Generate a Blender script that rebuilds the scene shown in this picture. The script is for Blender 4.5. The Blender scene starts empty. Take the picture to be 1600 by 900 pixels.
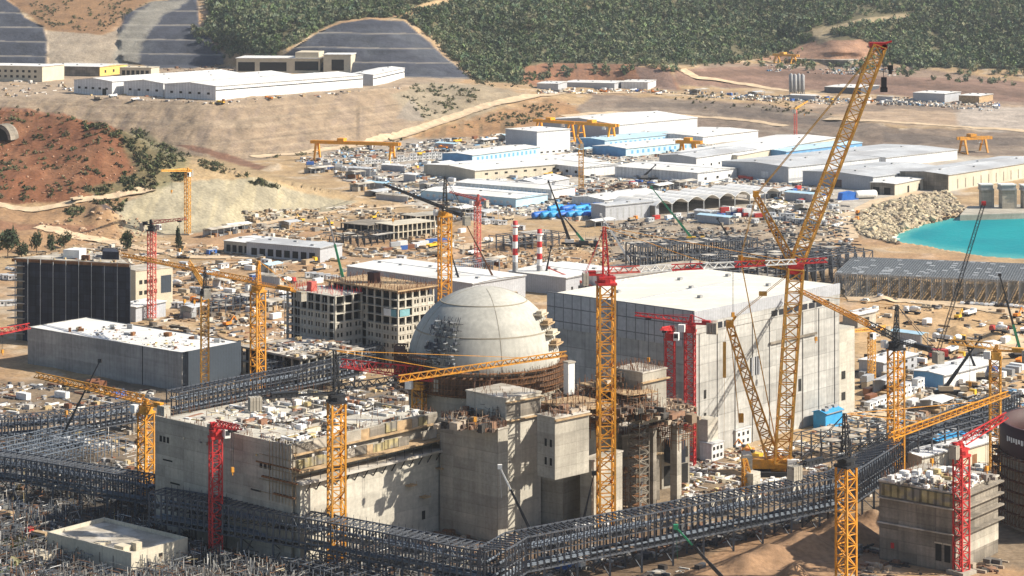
import bpy, math, random
import numpy as np
from mathutils import Vector, Matrix
random.seed(11)
RNG = np.random.default_rng(7)
S = bpy.context.scene
COL = S.collection
F, VH, H = 3500.0, -80.0, 177.0        # focal length in photo pixels, horizon row, camera height (m)

# ------------------------------------------------------------------ camera, light, sky
cam = bpy.data.objects.new('camera', bpy.data.cameras.new('camera'))
COL.objects.link(cam)
cam.data.sensor_width = 36.0
cam.data.lens = F / 1600 * 36.0
cam.data.shift_y = (VH - 450.0) / 1600.0
cam.data.clip_start = 1.0
cam.data.clip_end = 20000.0
cam.location = (0, 0, H)
cam.rotation_euler = (math.radians(90), 0, 0)
S.camera = cam

SUN_EL, SUN_TH = math.radians(37), math.radians(-4)
sdir = Vector((math.cos(SUN_TH) * math.cos(SUN_EL), math.sin(SUN_TH) * math.cos(SUN_EL), math.sin(SUN_EL)))
sl = bpy.data.lights.new('sun', 'SUN')
sl.energy = 5.0
sl.angle = math.radians(0.53)
sl.color = (1.0, 0.925, 0.80)
so = bpy.data.objects.new('sun', sl)
so.rotation_euler = sdir.to_track_quat('Z', 'Y').to_euler()
so.location = (800, 900, 900)
COL.objects.link(so)

W = bpy.data.worlds.new('World')
S.world = W
W.use_nodes = True
nt = W.node_tree
bgn = nt.nodes['Background']
sky = nt.nodes.new('ShaderNodeTexSky')
sky.sky_type = 'NISHITA'
sky.sun_disc = False
sky.sun_elevation = SUN_EL
sky.sun_rotation = math.radians(90) - SUN_TH
sky.air_density = 1.0
sky.dust_density = 1.5
sky.altitude = 100
nt.links.new(sky.outputs[0], bgn.inputs[0])
bgn.inputs[1].default_value = 0.085
S.view_settings.view_transform = 'Standard'
S.view_settings.look = 'None'
S.view_settings.gamma = 1
S.view_settings.use_curve_mapping = False
S.view_settings.exposure = 0.70
S.cycles.max_bounces = 5
S.cycles.diffuse_bounces = 2
S.cycles.glossy_bounces = 2
S.cycles.transmission_bounces = 2
S.cycles.volume_bounces = 0
S.cycles.caustics_reflective = False
S.cycles.caustics_refractive = False
S.cycles.use_adaptive_sampling = True
S.cycles.adaptive_threshold = 0.02
S.cycles.use_denoising = True

# ------------------------------------------------------------------ noise
def _hash(ix, iy, seed):
    h = (ix.astype(np.int64) * 374761393 + iy.astype(np.int64) * 668265263 + seed * 974634741) & 0xffffffff
    h = ((h ^ (h >> 13)) * 1274126177) & 0xffffffff
    return ((h ^ (h >> 16)) & 0xffff) / 65535.0
def vnoise(x, y, seed=0):
    x = np.asarray(x, float); y = np.asarray(y, float)
    ix = np.floor(x); iy = np.floor(y)
    fx = x - ix; fy = y - iy
    fx = fx * fx * (3 - 2 * fx); fy = fy * fy * (3 - 2 * fy)
    a = _hash(ix, iy, seed); b = _hash(ix + 1, iy, seed); c = _hash(ix, iy + 1, seed); d = _hash(ix + 1, iy + 1, seed)
    return (a * (1 - fx) + b * fx) * (1 - fy) + (c * (1 - fx) + d * fx) * fy
def fbm(x, y, seed=0, o=4):
    t = 0; a = .5; s = 0
    for i in range(o):
        t = t + a * vnoise(np.asarray(x) * 2 ** i, np.asarray(y) * 2 ** i, seed + i * 17); s += a; a *= .5
    return t / s

# ------------------------------------------------------------------ terrain: break lines across the valley, (photo column: row, distance)
def fl(v): return F * H / (v - VH)
def yz(v, z): return F * (H - z) / (v - VH)
US = np.array([-500, -200, 0, 100, 200, 270, 330, 400, 480, 560, 620, 680, 740, 840, 950, 1050, 1200, 1300, 1400, 1600, 2100], float)
def line(d):
    k = sorted(d)
    return np.interp(US, k, [d[i][0] for i in k]), np.interp(US, k, [d[i][1] for i in k])
def flat(d):
    k = sorted(d); v = np.interp(US, k, [d[i] for i in k]); return v, fl(v)
def lev(d):
    k = sorted(d); v = np.interp(US, k, [d[i][0] for i in k]); z = np.interp(US, k, [d[i][1] for i in k]); return v, F * (H - z) / (v - VH)
ones = np.ones_like(US)
L = []
L.append((4000 * ones, fl(4000) * ones))
L.append((1100 * ones, fl(1100) * ones))
L.append(flat({0: 400, 200: 372, 300: 362, 400: 347, 560: 322, 640: 317, 1600: 317}))
L.append(line({0: (321, 1400), 200: (306, 1428), 280: (284, 1452), 400: (303, 1485), 480: (306, 1530), 560: (315, fl(315)), 1600: (315, fl(315))}))
L.append(line({-500: (150, 1640), -200: (163, 1590), 0: (172, 1560), 100: (181, 1530), 200: (207, 1500), 270: (246, 1490), 330: (263, 1497), 400: (275, 1502), 480: (292, 1545), 560: (309, fl(309)), 1600: (309, fl(309))}))
L.append(line({-500: (148, 2075), 0: (170.5, 2053), 100: (179, 2030), 200: (205, 1980), 270: (244, 1906), 330: (261, fl(261)), 400: (273, fl(273)), 480: (290, fl(290)), 560: (306, fl(306)), 1600: (306, fl(306))}))
L.append(line({-500: (147.5, 2076), 0: (170, 2054), 100: (178.5, 2031), 200: (204, 1982), 270: (243, 1910), 330: (250, fl(250)), 400: (245, fl(245)), 500: (236, fl(236)), 620: (216, fl(216)), 740: (208, fl(208)), 850: (212, fl(212)), 950: (206, fl(206)), 1050: (202, fl(202)), 1200: (210, fl(210)), 1300: (224, fl(224)), 1400: (236, fl(236)), 1600: (245, fl(245))}))
L.append(lev({-500: (147, 39), 0: (150, 39), 200: (155, 39), 340: (160, 39), 560: (142, 39), 680: (128, 39), 740: (140, 33), 840: (150, 24), 950: (147, 22), 1050: (148, 21), 1200: (165, 16), 1300: (180, 13), 1400: (198, 11), 1600: (207, 9)}))
L.append(lev({0: (100, 39), 330: (102, 39), 450: (112, 40), 620: (115, 40), 740: (122, 36), 840: (132, 25), 950: (131, 23), 1050: (137, 22), 1200: (140, 18), 1400: (150, 16), 1600: (165, 14)}))
L.append(line({0: (50, 2765), 330: (52, 2740), 400: (75, 2560), 620: (70, 2535), 740: (92, 2560), 840: (98, 2580), 950: (100, 2570), 1050: (102, 2555), 1200: (105, 2690), 1400: (120, 2605), 1600: (140, 2485)}))
L.append(line({0: (20, 2830), 330: (20, 2830), 400: (35, 2660), 620: (38, 2600), 740: (78, 2620), 840: (88, 2640), 950: (92, 2640), 1050: (96, 2650), 1200: (98, 2785), 1400: (112, 2700), 1600: (130, 2600)}))
vv = {0: (-6, 2900), 330: (-6, 2900), 400: (-3, 2830), 620: (0, 2730), 740: (0, 2850), 840: (0, 2930), 1050: (0, 3020), 1200: (0, 3120), 1400: (0, 3080), 1600: (0, 3010)}
L.append(line(vv))
L.append((L[-1][0] * 0 - 65, L[-1][1] + 260))
L.append((L[-1][0] * 0 - 160, L[-1][1] + 400))
L.append((L[-1][0] * 0 - 240, L[-1][1] + 900))
BV = np.array([a for a, b in L]); BY = np.array([b for a, b in L])
gu = np.arange(-330, 1935, 3.0)
gv = np.concatenate([np.arange(-238, 0, 7), np.arange(0, 240, 1.0), np.arange(240, 420, 1.5), np.arange(420, 930, 2.5), np.arange(930, 1500, 19), np.arange(1500, 3600, 150)])[::-1]
bv = np.array([np.interp(gu, US, r) for r in BV]); by = np.array([np.interp(gu, US, r) for r in BY])
_k = np.exp(-.5 * (np.arange(-24, 25) / 8.0) ** 2); _k /= _k.sum()
def _smooth(a): return np.array([np.convolve(np.pad(r, 24, mode='edge'), _k, 'valid') for r in a])
bv = _smooth(bv); by = 1 / _smooth(1 / by)
UU, VV = np.meshgrid(gu, gv)
YY = np.empty_like(UU)
for i in range(len(gu)):
    o = np.argsort(bv[:, i], kind='stable')
    YY[:, i] = 1.0 / np.interp(gv, bv[o, i], 1.0 / by[o, i])

def inpoly(u, v, poly):
    u = np.asarray(u, float); v = np.asarray(v, float)
    r = np.zeros(np.broadcast(u, v).shape, bool)
    n = len(poly)
    for i in range(n):
        x1, y1 = poly[i]; x2, y2 = poly[(i + 1) % n]
        if y1 == y2: continue
        c = ((y1 > v) != (y2 > v)) & (u < (x2 - x1) * (v - y1) / (y2 - y1) + x1)
        r ^= c
    return r
_sn = {}
def soft(poly, w, seed=1):
    """ragged, feathered membership 0..1 of the terrain points in a patch"""
    k = seed % 4
    if k not in _sn: _sn[k] = [(fbm(UU / sc, VV / (sc * .5), 900 + k * 13 + q, 3) - .5) * 2 for q, sc in enumerate((30, 30, 9))]
    a, b, c = _sn[k]; r = 0
    us = [p[0] for p in poly]; vs = [p[1] for p in poly]
    j0, j1 = np.searchsorted(gu, (min(us) - 40, max(us) + 40)); g = gv[::-1]
    i1 = len(gv) - np.searchsorted(g, min(vs) - 30); i0 = len(gv) - np.searchsorted(g, max(vs) + 30)
    sl = (slice(max(i0, 0), i1), slice(j0, j1)); r = np.zeros(UU.shape)
    for i, (dx, dy) in enumerate(((0, 0), (1.2, .5), (-1.1, .6), (.3, -1.2), (-.6, -.7), (1.8, -.2))):
        r[sl] += inpoly(UU[sl] + a[sl] * w * 1.8 + c[sl] * w * .8 + dx * w * .8, VV[sl] + b[sl] * w * .9 + c[sl] * w * .4 + dy * w * .5, poly)
    return r / 6

NET1 = [(-340, -30), (-100, -20), (0, -8), (28, 12), (40, 28), (68, 42), (73, 60), (72, 101), (-340, 104)]
NET2 = [(195, 22), (235, 3), (308, -4), (312, 38), (330, 62), (350, 84), (350, 100), (300, 106), (245, 106), (190, 95), (185, 55)]
NET3 = [(440, 88), (470, 68), (500, 50), (535, 36), (580, 30), (632, 33), (652, 50), (672, 66), (690, 85), (712, 102), (742, 123), (670, 122), (560, 118), (440, 100)]
# stepped benches in the cut slopes
for poly, v0 in ((NET1, 90), (NET2, 84), (NET3, 93)):
    m = inpoly(UU, VV, poly)
    t = ((v0 - VV + (UU - 300) * .012) / 22.5) % 1.0
    YY += np.where(m, 16 * (np.clip((t - .86) / .14, 0, 1) - t), 0)
hill = np.clip((112 - VV) / 30, 0, 1) * np.where(UU < 340, .25, 1)
XX0 = (UU - 800) * YY / F
netm = inpoly(UU, VV, NET1) | inpoly(UU, VV, NET2) | inpoly(UU, VV, NET3)
YY += hill * np.where(netm, .2, 1) * ((fbm(UU / 170 + VV / 260, VV / 75, 5, 4) - .5) * 190)
bank = np.clip((VV - 120) / 8, 0, 1) * np.clip((238 - VV) / 8, 0, 1)
YY = np.minimum.accumulate(YY[::-1] * -1, axis=0)[::-1] * -1 if False else YY
ZZ = H - YY * (VV - VH) / F
XX = (UU - 800) * YY / F
SEA = [(1380, 376), (1384, 362), (1432, 343), (1500, 331), (1600, 329), (2000, 322), (2000, 440), (1640, 411), (1532, 404), (1440, 387)]
sea = inpoly(UU, VV, [(1386, 375), (1392, 364), (1436, 347), (1498, 333), (2000, 327), (2000, 430), (1640, 406), (1534, 399), (1444, 383)])
SEAZ = -2.5
# relief: gravelly unevenness, mounds and pits of dug soil
relief = (fbm(XX / 9, YY / 9, 3, 3) - .5) * .9 + (fbm(XX / 40, YY / 40, 9, 3) - .5) * 1.2
slope = np.clip(np.where((VV > 165) & (VV < 372) & (UU < 560), 1, 0) * ((ZZ > 2) * 1.0), 0, 1)
relief += slope * (fbm(XX / 25, YY / 60, 31, 4) - .5) * 7
relief += np.where((VV < 250) & (VV > 120), 1, 0) * (fbm(XX / 16, YY / 40, 41, 4) - .5) * 2.2 * (ZZ > 2)
MOUNDS = [(1255, 856, 36, 4.5), (1205, 872, 30, 3.5), (1310, 836, 30, 4.5), (1350, 846, 26, 4), (1165, 884, 26, 3), (1365, 812, 20, 3),
          (1500, 520, 22, 3.5), (1560, 530, 22, 3.5), (1420, 445, 26, 3), (1360, 452, 24, 3), (160, 365, 20, 7), (700, 395, 20, 3), (730, 355, 26, 4), (660, 380, 30, 3),
          (1240, 905, 20, 4), (1440, 530, 12, 2), (430, 262, 14, 4), (1590, 440, 14, 4), (1380, 470, 16, 2)]
for (mu, mv, r, h) in MOUNDS:
    my = fl(mv); mx = (mu - 800) * my / F; r *= my / F * 1.15
    d2 = ((XX - mx) ** 2 + ((YY - my) * .8) ** 2) / r ** 2
    relief += h * np.exp(-d2 * 1.2) * (.8 + .5 * (fbm(XX / 6, YY / 6, 77, 3)))
PITS = [(700, 815, 30, 5), (640, 838, 20, 3)]
for (mu, mv, r, h) in PITS:
    my = fl(mv); mx = (mu - 800) * my / F; r *= my / F
    relief -= h * np.exp(-(((XX - mx) ** 2 + (YY - my) ** 2) / r ** 2))
ZZ = ZZ + relief
ZZ = np.where(sea, SEAZ - 4, ZZ)
# lookup of the ground under a photo pixel or a world position (without the fine relief)
def _grid(A, u, v):
    gi = np.interp(v, gv[::-1], np.arange(len(gv))[::-1]); gj = np.interp(u, gu, np.arange(len(gu)))
    i = int(min(max(gi, 0), len(gv) - 2)); j = int(min(max(gj, 0), len(gu) - 2)); a = gi - i; b = gj - j
    return (A[i, j] * (1 - a) + A[i + 1, j] * a) * (1 - b) + (A[i, j + 1] * (1 - a) + A[i + 1, j + 1] * a) * b
def G(u, v):
    return Vector((_grid(XX, u, v), _grid(YY, u, v), _grid(ZZ, u, v)))
def P(u, v, z=0.0):
    y = F * (H - z) / (v - VH)
    return Vector(((u - 800) * y / F, y, z))
def PX(p):
    return 800 + F * p[0] / p[1], VH + F * (H - p[2]) / p[1]
def GZ(x, y):
    u = 800 + F * x / max(y, 1)
    j = int(round(np.interp(u, gu, np.arange(len(gu)))))
    return float(np.interp(y, YY[:, j], ZZ[:, j]))
def AT(u, v_base, v):
    """height of photo row v above the place whose ground is at row v_base, and that place"""
    p = P(u, v_base); return H - (v - VH) * p.y / F

# ------------------------------------------------------------------ mesh builder
class MB:
    def __init__(s): s.v = []; s.f = []; s.m = []; s.mi = 0
    def add(s, vs, fs):
        o = len(s.v); s.v.extend([tuple(q) for q in vs])
        for q in fs: s.f.append([o + i for i in q]); s.m.append(s.mi)
    def box(s, x0, y0, z0, x1, y1, z1):
        s.add([(x0, y0, z0), (x1, y0, z0), (x1, y1, z0), (x0, y1, z0), (x0, y0, z1), (x1, y0, z1), (x1, y1, z1), (x0, y1, z1)],
              [(3, 2, 1, 0), (4, 5, 6, 7), (0, 1, 5, 4), (1, 2, 6, 5), (2, 3, 7, 6), (3, 0, 4, 7)])
    def cbox(s, c, d, r=0.0):
        x, y, z = c; a, b, h = d[0] / 2, d[1] / 2, d[2]; cs, sn = math.cos(r), math.sin(r)
        pts = [(x + px * cs - py * sn, y + px * sn + py * cs, z + pz) for pz in (0, h) for px, py in ((-a, -b), (a, -b), (a, b), (-a, b))]
        s.add(pts, [(3, 2, 1, 0), (4, 5, 6, 7), (0, 1, 5, 4), (1, 2, 6, 5), (2, 3, 7, 6), (3, 0, 4, 7)])
    def bar(s, p, q, r, r2=None, n=4, caps=True, flat=None):
        p = Vector(p); q = Vector(q); d = q - p
        if d.length < 1e-6: return
        d.normalize(); up = Vector((0, 0, 1)) if abs(d.z) < .95 else Vector((0, 1, 0))
        a = d.cross(up).normalized(); b = a.cross(d); r2 = r if r2 is None else r2; vs = []
        for c, rr in ((p, r), (q, r2)):
            for k in range(n):
                t = 2 * math.pi * (k + .5) / n
                vs.append(c + (a * math.cos(t) + b * math.sin(t) * (flat or 1)) * rr)
        fs = [(k, (k + 1) % n, n + (k + 1) % n, n + k) for k in range(n)]
        if caps: fs += [tuple(range(n))[::-1], tuple(range(n, 2 * n))]
        s.add(vs, fs)
    def prism(s, pts, d):
        """extrude the polygon pts (3-D) by the vector d"""
        n = len(pts); d = Vector(d); vs = [Vector(q) for q in pts] + [Vector(q) + d for q in pts]
        s.add(vs, [tuple(range(n))[::-1], tuple(range(n, 2 * n))] + [(k, (k + 1) % n, n + (k + 1) % n, n + k) for k in range(n)])
    def lathe(s, prof, n=32, c=(0, 0), a0=0.0, a1=2 * math.pi):
        full = abs(a1 - a0 - 2 * math.pi) < 1e-6; k = n if full else n + 1; vs = []; fs = []
        for r, z in prof:
            for i in range(k):
                t = a0 + (a1 - a0) * i / n; vs.append((c[0] + r * math.cos(t), c[1] + r * math.sin(t), z))
        for j in range(len(prof) - 1):
            for i in range(n):
                i2 = (i + 1) % k; fs.append((j * k + i, j * k + i2, (j + 1) * k + i2, (j + 1) * k + i))
        s.add(vs, fs)
    def lattice(s, p, q, w, h=None, bays=8, rc=.3, rb=.16, w2=None, side=None):
        """square lattice beam from p to q: four chords, posts and zigzag braces"""
        p = Vector(p); q = Vector(q); d = (q - p).normalized(); h = h or w; k2 = 1 if w2 is None else w2 / w
        up = Vector((0, 0, 1)) if abs(d.z) < .9 else (Vector(side) if side else Vector((0, 1, 0)))
        a = d.cross(up).normalized(); b = a.cross(d).normalized(); R = []
        for i in range(bays + 1):
            t = i / bays; c = p.lerp(q, t); k = 1 + (k2 - 1) * t
            R.append([c + (a * x * w + b * y * h) * .5 * k for x, y in ((-1, -1), (1, -1), (1, 1), (-1, 1))])
        for j in range(4): s.bar(R[0][j], R[-1][j], rc, rc * (1 if k2 == 1 else .8))
        for i in range(bays + 1):
            for j in range(4):
                s.bar(R[i][j], R[i][(j + 1) % 4], rb, caps=False)
                if i < bays:
                    if (i + j) % 2: s.bar(R[i][j], R[i + 1][(j + 1) % 4], rb, caps=False)
                    else: s.bar(R[i][(j + 1) % 4], R[i + 1][j], rb, caps=False)
        return R
    def merge(s, o):
        k = len(s.v); s.v += o.v; s.f += [[i + k for i in f] for f in o.f]; s.m += [s.mi] * len(o.f)
    def build(s, name, mat, parent=None, smooth=False, loc=None):
        me = bpy.data.meshes.new(name); me.from_pydata(s.v, [], s.f)
        for m_ in (mat if isinstance(mat, (list, tuple)) else [mat]): me.materials.append(m_)
        if isinstance(mat, (list, tuple)): me.polygons.foreach_set('material_index', s.m)
        if smooth: me.polygons.foreach_set('use_smooth', [True] * len(me.polygons))
        me.update()
        o = bpy.data.objects.new(name, me); COL.objects.link(o)
        if parent: o.parent = parent
        if loc is not None: o.location = loc
        return o
def tag(o, label, cat, group=None, kind=None):
    if label: o['label'] = label
    if cat: o['category'] = cat
    if group: o['group'] = group
    if kind: o['kind'] = kind
    return o
def thing(name, label, cat, loc=(0, 0, 0), rot=0.0, group=None):
    o = bpy.data.objects.new(name, None); COL.objects.link(o); o.location = loc; o.rotation_euler = (0, 0, rot); o.empty_display_size = 1
    return tag(o, label, cat, group)
def copy_tree(o, parent=None):
    c = o.copy(); COL.objects.link(c)
    if parent: c.parent = parent
    for k in list(o.children): copy_tree(k, c)
    return c

def np_mesh(name, V, Fq, mat, col=None, smooth=False):
    V = np.asarray(V, np.float32); Fq = np.asarray(Fq, np.int32); k = Fq.shape[1]
    me = bpy.data.meshes.new(name); me.vertices.add(len(V)); me.vertices.foreach_set('co', V.ravel())
    me.loops.add(Fq.size); me.loops.foreach_set('vertex_index', Fq.ravel())
    me.polygons.add(len(Fq)); me.polygons.foreach_set('loop_start', np.arange(0, Fq.size, k, dtype=np.int32))
    if smooth: me.polygons.foreach_set('use_smooth', np.ones(len(Fq), bool))
    if not smooth: me.shade_flat()
    me.update(calc_edges=True)
    if col is not None:
        at = me.attributes.new('Col', 'FLOAT_COLOR', 'POINT')
        at.data.foreach_set('color', np.concatenate([np.asarray(col, np.float32), np.ones((len(V), 1), np.float32)], 1).ravel())
    me.materials.append(mat)
    o = bpy.data.objects.new(name, me); COL.objects.link(o)
    return o

# ------------------------------------------------------------------ materials
def mat(name, col, rough=.85, metal=0.0, var=.18, scale=.25, streak=0.0, panel=None, bump=0.0, spec=.3, lines=None, attr=False, fine=.12, wash=None):
    """weathered procedural surface; panel=(width, height, joint, darkness) draws formwork or cladding joints, lines=(pitch, depth) ribs"""
    m = bpy.data.materials.new(name); m.use_nodes = True; t = m.node_tree; N = t.nodes; K = t.links
    b = N['Principled BSDF']; b.inputs['Roughness'].default_value = rough; b.inputs['Metallic'].default_value = metal
    b.inputs['Specular IOR Level'].default_value = spec
    tc = N.new('ShaderNodeTexCoord')
    def mx(c1, fac, lo, hi):
        mr = N.new('ShaderNodeMapRange'); K.new(fac, mr.inputs[0]); mr.inputs[1].default_value = .25; mr.inputs[2].default_value = .75
        mr.inputs[3].default_value = lo; mr.inputs[4].default_value = hi
        q = N.new('ShaderNodeVectorMath'); q.operation = 'SCALE'; K.new(c1, q.inputs[0]); K.new(mr.outputs[0], q.inputs['Scale']); return q.outputs[0]
    if attr:
        a = N.new('ShaderNodeAttribute'); a.attribute_name = 'Col'; c = a.outputs['Color']
    else:
        a = N.new('ShaderNodeRGB'); a.outputs[0].default_value = (*col, 1); c = a.outputs[0]
    def noise(s, det=3, vec=None):
        n = N.new('ShaderNodeTexNoise'); n.inputs['Scale'].default_value = s; n.inputs['Detail'].default_value = det
        K.new(vec if vec is not None else tc.outputs['Object'], n.inputs['Vector']); return n.outputs['Fac']
    if var: c = mx(c, noise(scale, 4), 1 - var, 1 + var)
    if fine: c = mx(c, noise(scale * 9, 2), 1 - fine, 1 + fine)
    if streak:
        mp = N.new('ShaderNodeMapping'); mp.inputs['Scale'].default_value = (.9, .9, .05); K.new(tc.outputs['Object'], mp.inputs[0])
        c = mx(c, noise(1.0, 3, mp.outputs[0]), 1 - streak, 1 + streak * .5)
        mp = N.new('ShaderNodeMapping'); mp.inputs['Scale'].default_value = (.03, .03, .5); K.new(tc.outputs['Object'], mp.inputs[0])
        c = mx(c, noise(1.0, 3, mp.outputs[0]), 1 - streak * .8, 1 + streak * .5)
    if wash:
        mr = N.new('ShaderNodeMapRange'); K.new(noise(scale * .7, 5), mr.inputs[0]); mr.inputs[1].default_value = .48; mr.inputs[2].default_value = .62
        q = N.new('ShaderNodeMix'); q.data_type = 'RGBA'; K.new(mr.outputs[0], q.inputs[0]); K.new(c, q.inputs[6]); q.inputs[7].default_value = (*wash, 1); c = q.outputs[2]
    if panel or lines:
        sx = N.new('ShaderNodeSeparateXYZ'); K.new(tc.outputs['Object'], sx.inputs[0])
        ad = N.new('ShaderNodeMath'); ad.operation = 'ADD'; K.new(sx.outputs[0], ad.inputs[0]); K.new(sx.outputs[1], ad.inputs[1])
    def joint(src, pitch, w):
        d = N.new('ShaderNodeMath'); d.operation = 'DIVIDE'; K.new(src, d.inputs[0]); d.inputs[1].default_value = pitch
        f = N.new('ShaderNodeMath'); f.operation = 'FRACT'; K.new(d.outputs[0], f.inputs[0])
        l = N.new('ShaderNodeMath'); l.operation = 'LESS_THAN'; K.new(f.outputs[0], l.inputs[0]); l.inputs[1].default_value = w / pitch; return l.outputs[0]
    if panel:
        pw, ph, jw, dk = panel
        j1 = joint(ad.outputs[0], pw, jw); j2 = joint(sx.outputs[2], ph, jw)
        mxn = N.new('ShaderNodeMath'); mxn.operation = 'MAXIMUM'; K.new(j1, mxn.inputs[0]); K.new(j2, mxn.inputs[1])
        mr = N.new('ShaderNodeMapRange'); K.new(mxn.outputs[0], mr.inputs[0]); mr.inputs[3].default_value = 1; mr.inputs[4].default_value = 1 - dk
        q = N.new('ShaderNodeVectorMath'); q.operation = 'SCALE'; K.new(c, q.inputs[0]); K.new(mr.outputs[0], q.inputs['Scale']); c = q.outputs[0]
        # each pour or sheet has its own slight tone
        mp = N.new('ShaderNodeCombineXYZ')
        for i_, (src, pt) in enumerate(((ad.outputs[0], pw), (sx.outputs[2], ph))):
            d = N.new('ShaderNodeMath'); d.operation = 'DIVIDE'; K.new(src, d.inputs[0]); d.inputs[1].default_value = pt
            f = N.new('ShaderNodeMath'); f.operation = 'FLOOR'; K.new(d.outputs[0], f.inputs[0]); K.new(f.outputs[0], mp.inputs[i_])
        wn = N.new('ShaderNodeTexWhiteNoise'); wn.noise_dimensions = '3D'; K.new(mp.outputs[0], wn.inputs['Vector'])
        c = mx(c, wn.outputs['Value'], 1 - var * .5, 1 + var * .5)
    if lines:
        j = joint(ad.outputs[0], lines[0], lines[0] * .35)
        mr = N.new('ShaderNodeMapRange'); K.new(j, mr.inputs[0]); mr.inputs[3].default_value = 1; mr.inputs[4].default_value = 1 - lines[1]
        q = N.new('ShaderNodeVectorMath'); q.operation = 'SCALE'; K.new(c, q.inputs[0]); K.new(mr.outputs[0], q.inputs['Scale']); c = q.outputs[0]
    K.new(c, b.inputs['Base Color'])
    if bump:
        bp = N.new('ShaderNodeBump'); bp.inputs['Strength'].default_value = bump; bp.inputs['Distance'].default_value = 1.0
        K.new(noise(scale * 3, 5), bp.inputs['Height']); K.new(bp.outputs[0], b.inputs['Normal'])
    return m
M = {}
M['conc'] = mat('concrete', (.40, .365, .30), .9, var=.2, scale=.12, streak=.16, panel=(9, 3.3, .22, .16))
M['conc_new'] = mat('pale_concrete', (.50, .465, .39), .9, var=.14, scale=.1, streak=.12, panel=(7, 4, .18, .10))
M['conc_dark'] = mat('weathered_shaded_concrete', (.24, .21, .17), .9, var=.3, scale=.15, streak=.25, panel=(6, 3, .25, .2))  # weathered tone, also used to paint shade onto the rebar block
M['dome'] = mat('dome_concrete', (.425, .41, .36), .85, var=.16, scale=.09, streak=.15, fine=.07)
M['slab'] = mat('bare_slab', (.36, .32, .26), .9, var=.35, scale=.2, wash=(.52, .48, .42))
M['hall_panel'] = mat('pale_cladding', (.415, .405, .375), .75, var=.2, scale=.06, streak=.2, panel=(8.2, 6.4, .3, .27))
M['hall_band'] = mat('grey_cladding', (.42, .42, .42), .6, var=.1, scale=.1, streak=.1, panel=(4.2, 5.1, .4, .55))
M['hall_roof'] = mat('cream_roof_sheet', (.70, .665, .57), .6, var=.1, scale=.04, panel=(9, 900, .3, .16), fine=.08, wash=(.64, .60, .51))
M['white_roof'] = mat('white_roof_sheet', (.76, .75, .72), .6, var=.1, scale=.05, lines=(6.0, .14), wash=(.68, .66, .61), streak=.07)
M['grey_roof'] = mat('pale_grey_roof_sheet', (.52, .53, .535), .55, var=.14, scale=.04, lines=(5.0, .16), wash=(.40, .40, .40))
M['white_wall'] = mat('white_sheet_wall', (.68, .68, .67), .6, var=.12, scale=.1, lines=(3.6, .12), streak=.14)
M['grey_wall'] = mat('grey_sheet_wall', (.40, .41, .43), .6, var=.1, scale=.1, lines=(1.4, .1))
M['beige_wall'] = mat('beige_wall', (.52, .47, .37), .8, var=.12, scale=.12, panel=(6, 30, .3, .18))
M['blue_wall'] = mat('blue_sheet_wall', (.13, .32, .55), .55, var=.15, scale=.2)
M['pale_blue'] = mat('pale_blue_sheet', (.42, .60, .70), .55, var=.12, scale=.2)
M['cream'] = mat('cream_render', (.55, .48, .36), .85, var=.12, scale=.15)
M['yellow_wall'] = mat('yellow_wall', (.70, .48, .14), .8)
M['hall_grey'] = mat('grey_concrete_wall', (.33, .32, .30), .85, var=.22, scale=.06, streak=.22, panel=(26, 5, .12, .06))
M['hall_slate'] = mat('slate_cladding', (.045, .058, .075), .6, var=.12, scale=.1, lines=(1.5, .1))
M['glass'] = mat('dark_glass', (.03, .035, .045), .2, var=.2, spec=.5)
M['void'] = mat('dark_interior_shade', (.025, .024, .022), .95, var=.3)  # near-black colour stands in for the shade inside openings
M['steel'] = mat('blue_grey_steel', (.085, .093, .108), .55, .15, var=.3, scale=.5)
M['steel_pale'] = mat('galvanised_steel', (.36, .37, .37), .5, .2, var=.25, scale=.6)
M['steel_dark'] = mat('black_steel', (.028, .030, .034), .6, .1, var=.3)
M['pipe'] = mat('insulated_pipe', (.19, .22, .26), .45, .3, var=.25, scale=.4)
M['yellow'] = mat('crane_yellow', (.66, .29, .03), .55, var=.3, scale=.35, fine=.25, wash=(.50, .25, .06))
M['yellow_old'] = mat('faded_crane_yellow', (.70, .36, .07), .55, var=.2, scale=.4, fine=.15)
M['orange'] = mat('gantry_orange', (.80, .34, .03), .5, var=.12)
M['red'] = mat('crane_red', (.48, .035, .035), .55, var=.3, scale=.5)
M['red_faded'] = mat('faded_red', (.58, .13, .10), .6, var=.2)
M['seam'] = mat('concrete_joint', (.30, .27, .21), .9)
M['white'] = mat('white_paint', (.75, .74, .70), .6, var=.12)
M['cream_paint'] = mat('cream_paint', (.70, .63, .45), .6)
M['green'] = mat('boom_green', (.03, .24, .12), .5, var=.2)
M['tyre'] = mat('tyre_rubber', (.02, .02, .02), .9)
M['rust'] = mat('rusty_steel', (.21, .10, .045), .9, var=.35, scale=.6)
M['rebar'] = mat('rusted_rebar', (.15, .075, .045), .95, var=.4, scale=.8)
M['form'] = mat('yellow_formwork', (.33, .275, .14), .85, var=.5, scale=.4, lines=(2.4, .5), wash=(.22, .20, .17))
M['timber'] = mat('timber_boards', (.40, .28, .16), .9, var=.35, scale=.5)
M['netting'] = mat('dark_scaffold_net', (.030, .034, .048), .8, var=.35, scale=.15, streak=.3, panel=(3.0, 3.2, .35, .35))
M['blue'] = mat('tank_blue', (.03, .15, .52), .45, var=.2)
M['blue_light'] = mat('bright_blue', (.05, .32, .62), .5, var=.2)
M['teal'] = mat('teal_mesh', (.16, .33, .36), .7, var=.2)
M['grey_paint'] = mat('grey_paint', (.30, .30, .30), .6, var=.2)
M['maroon'] = mat('maroon_steel', (.045, .016, .016), .6, var=.3, scale=.2)
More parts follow.
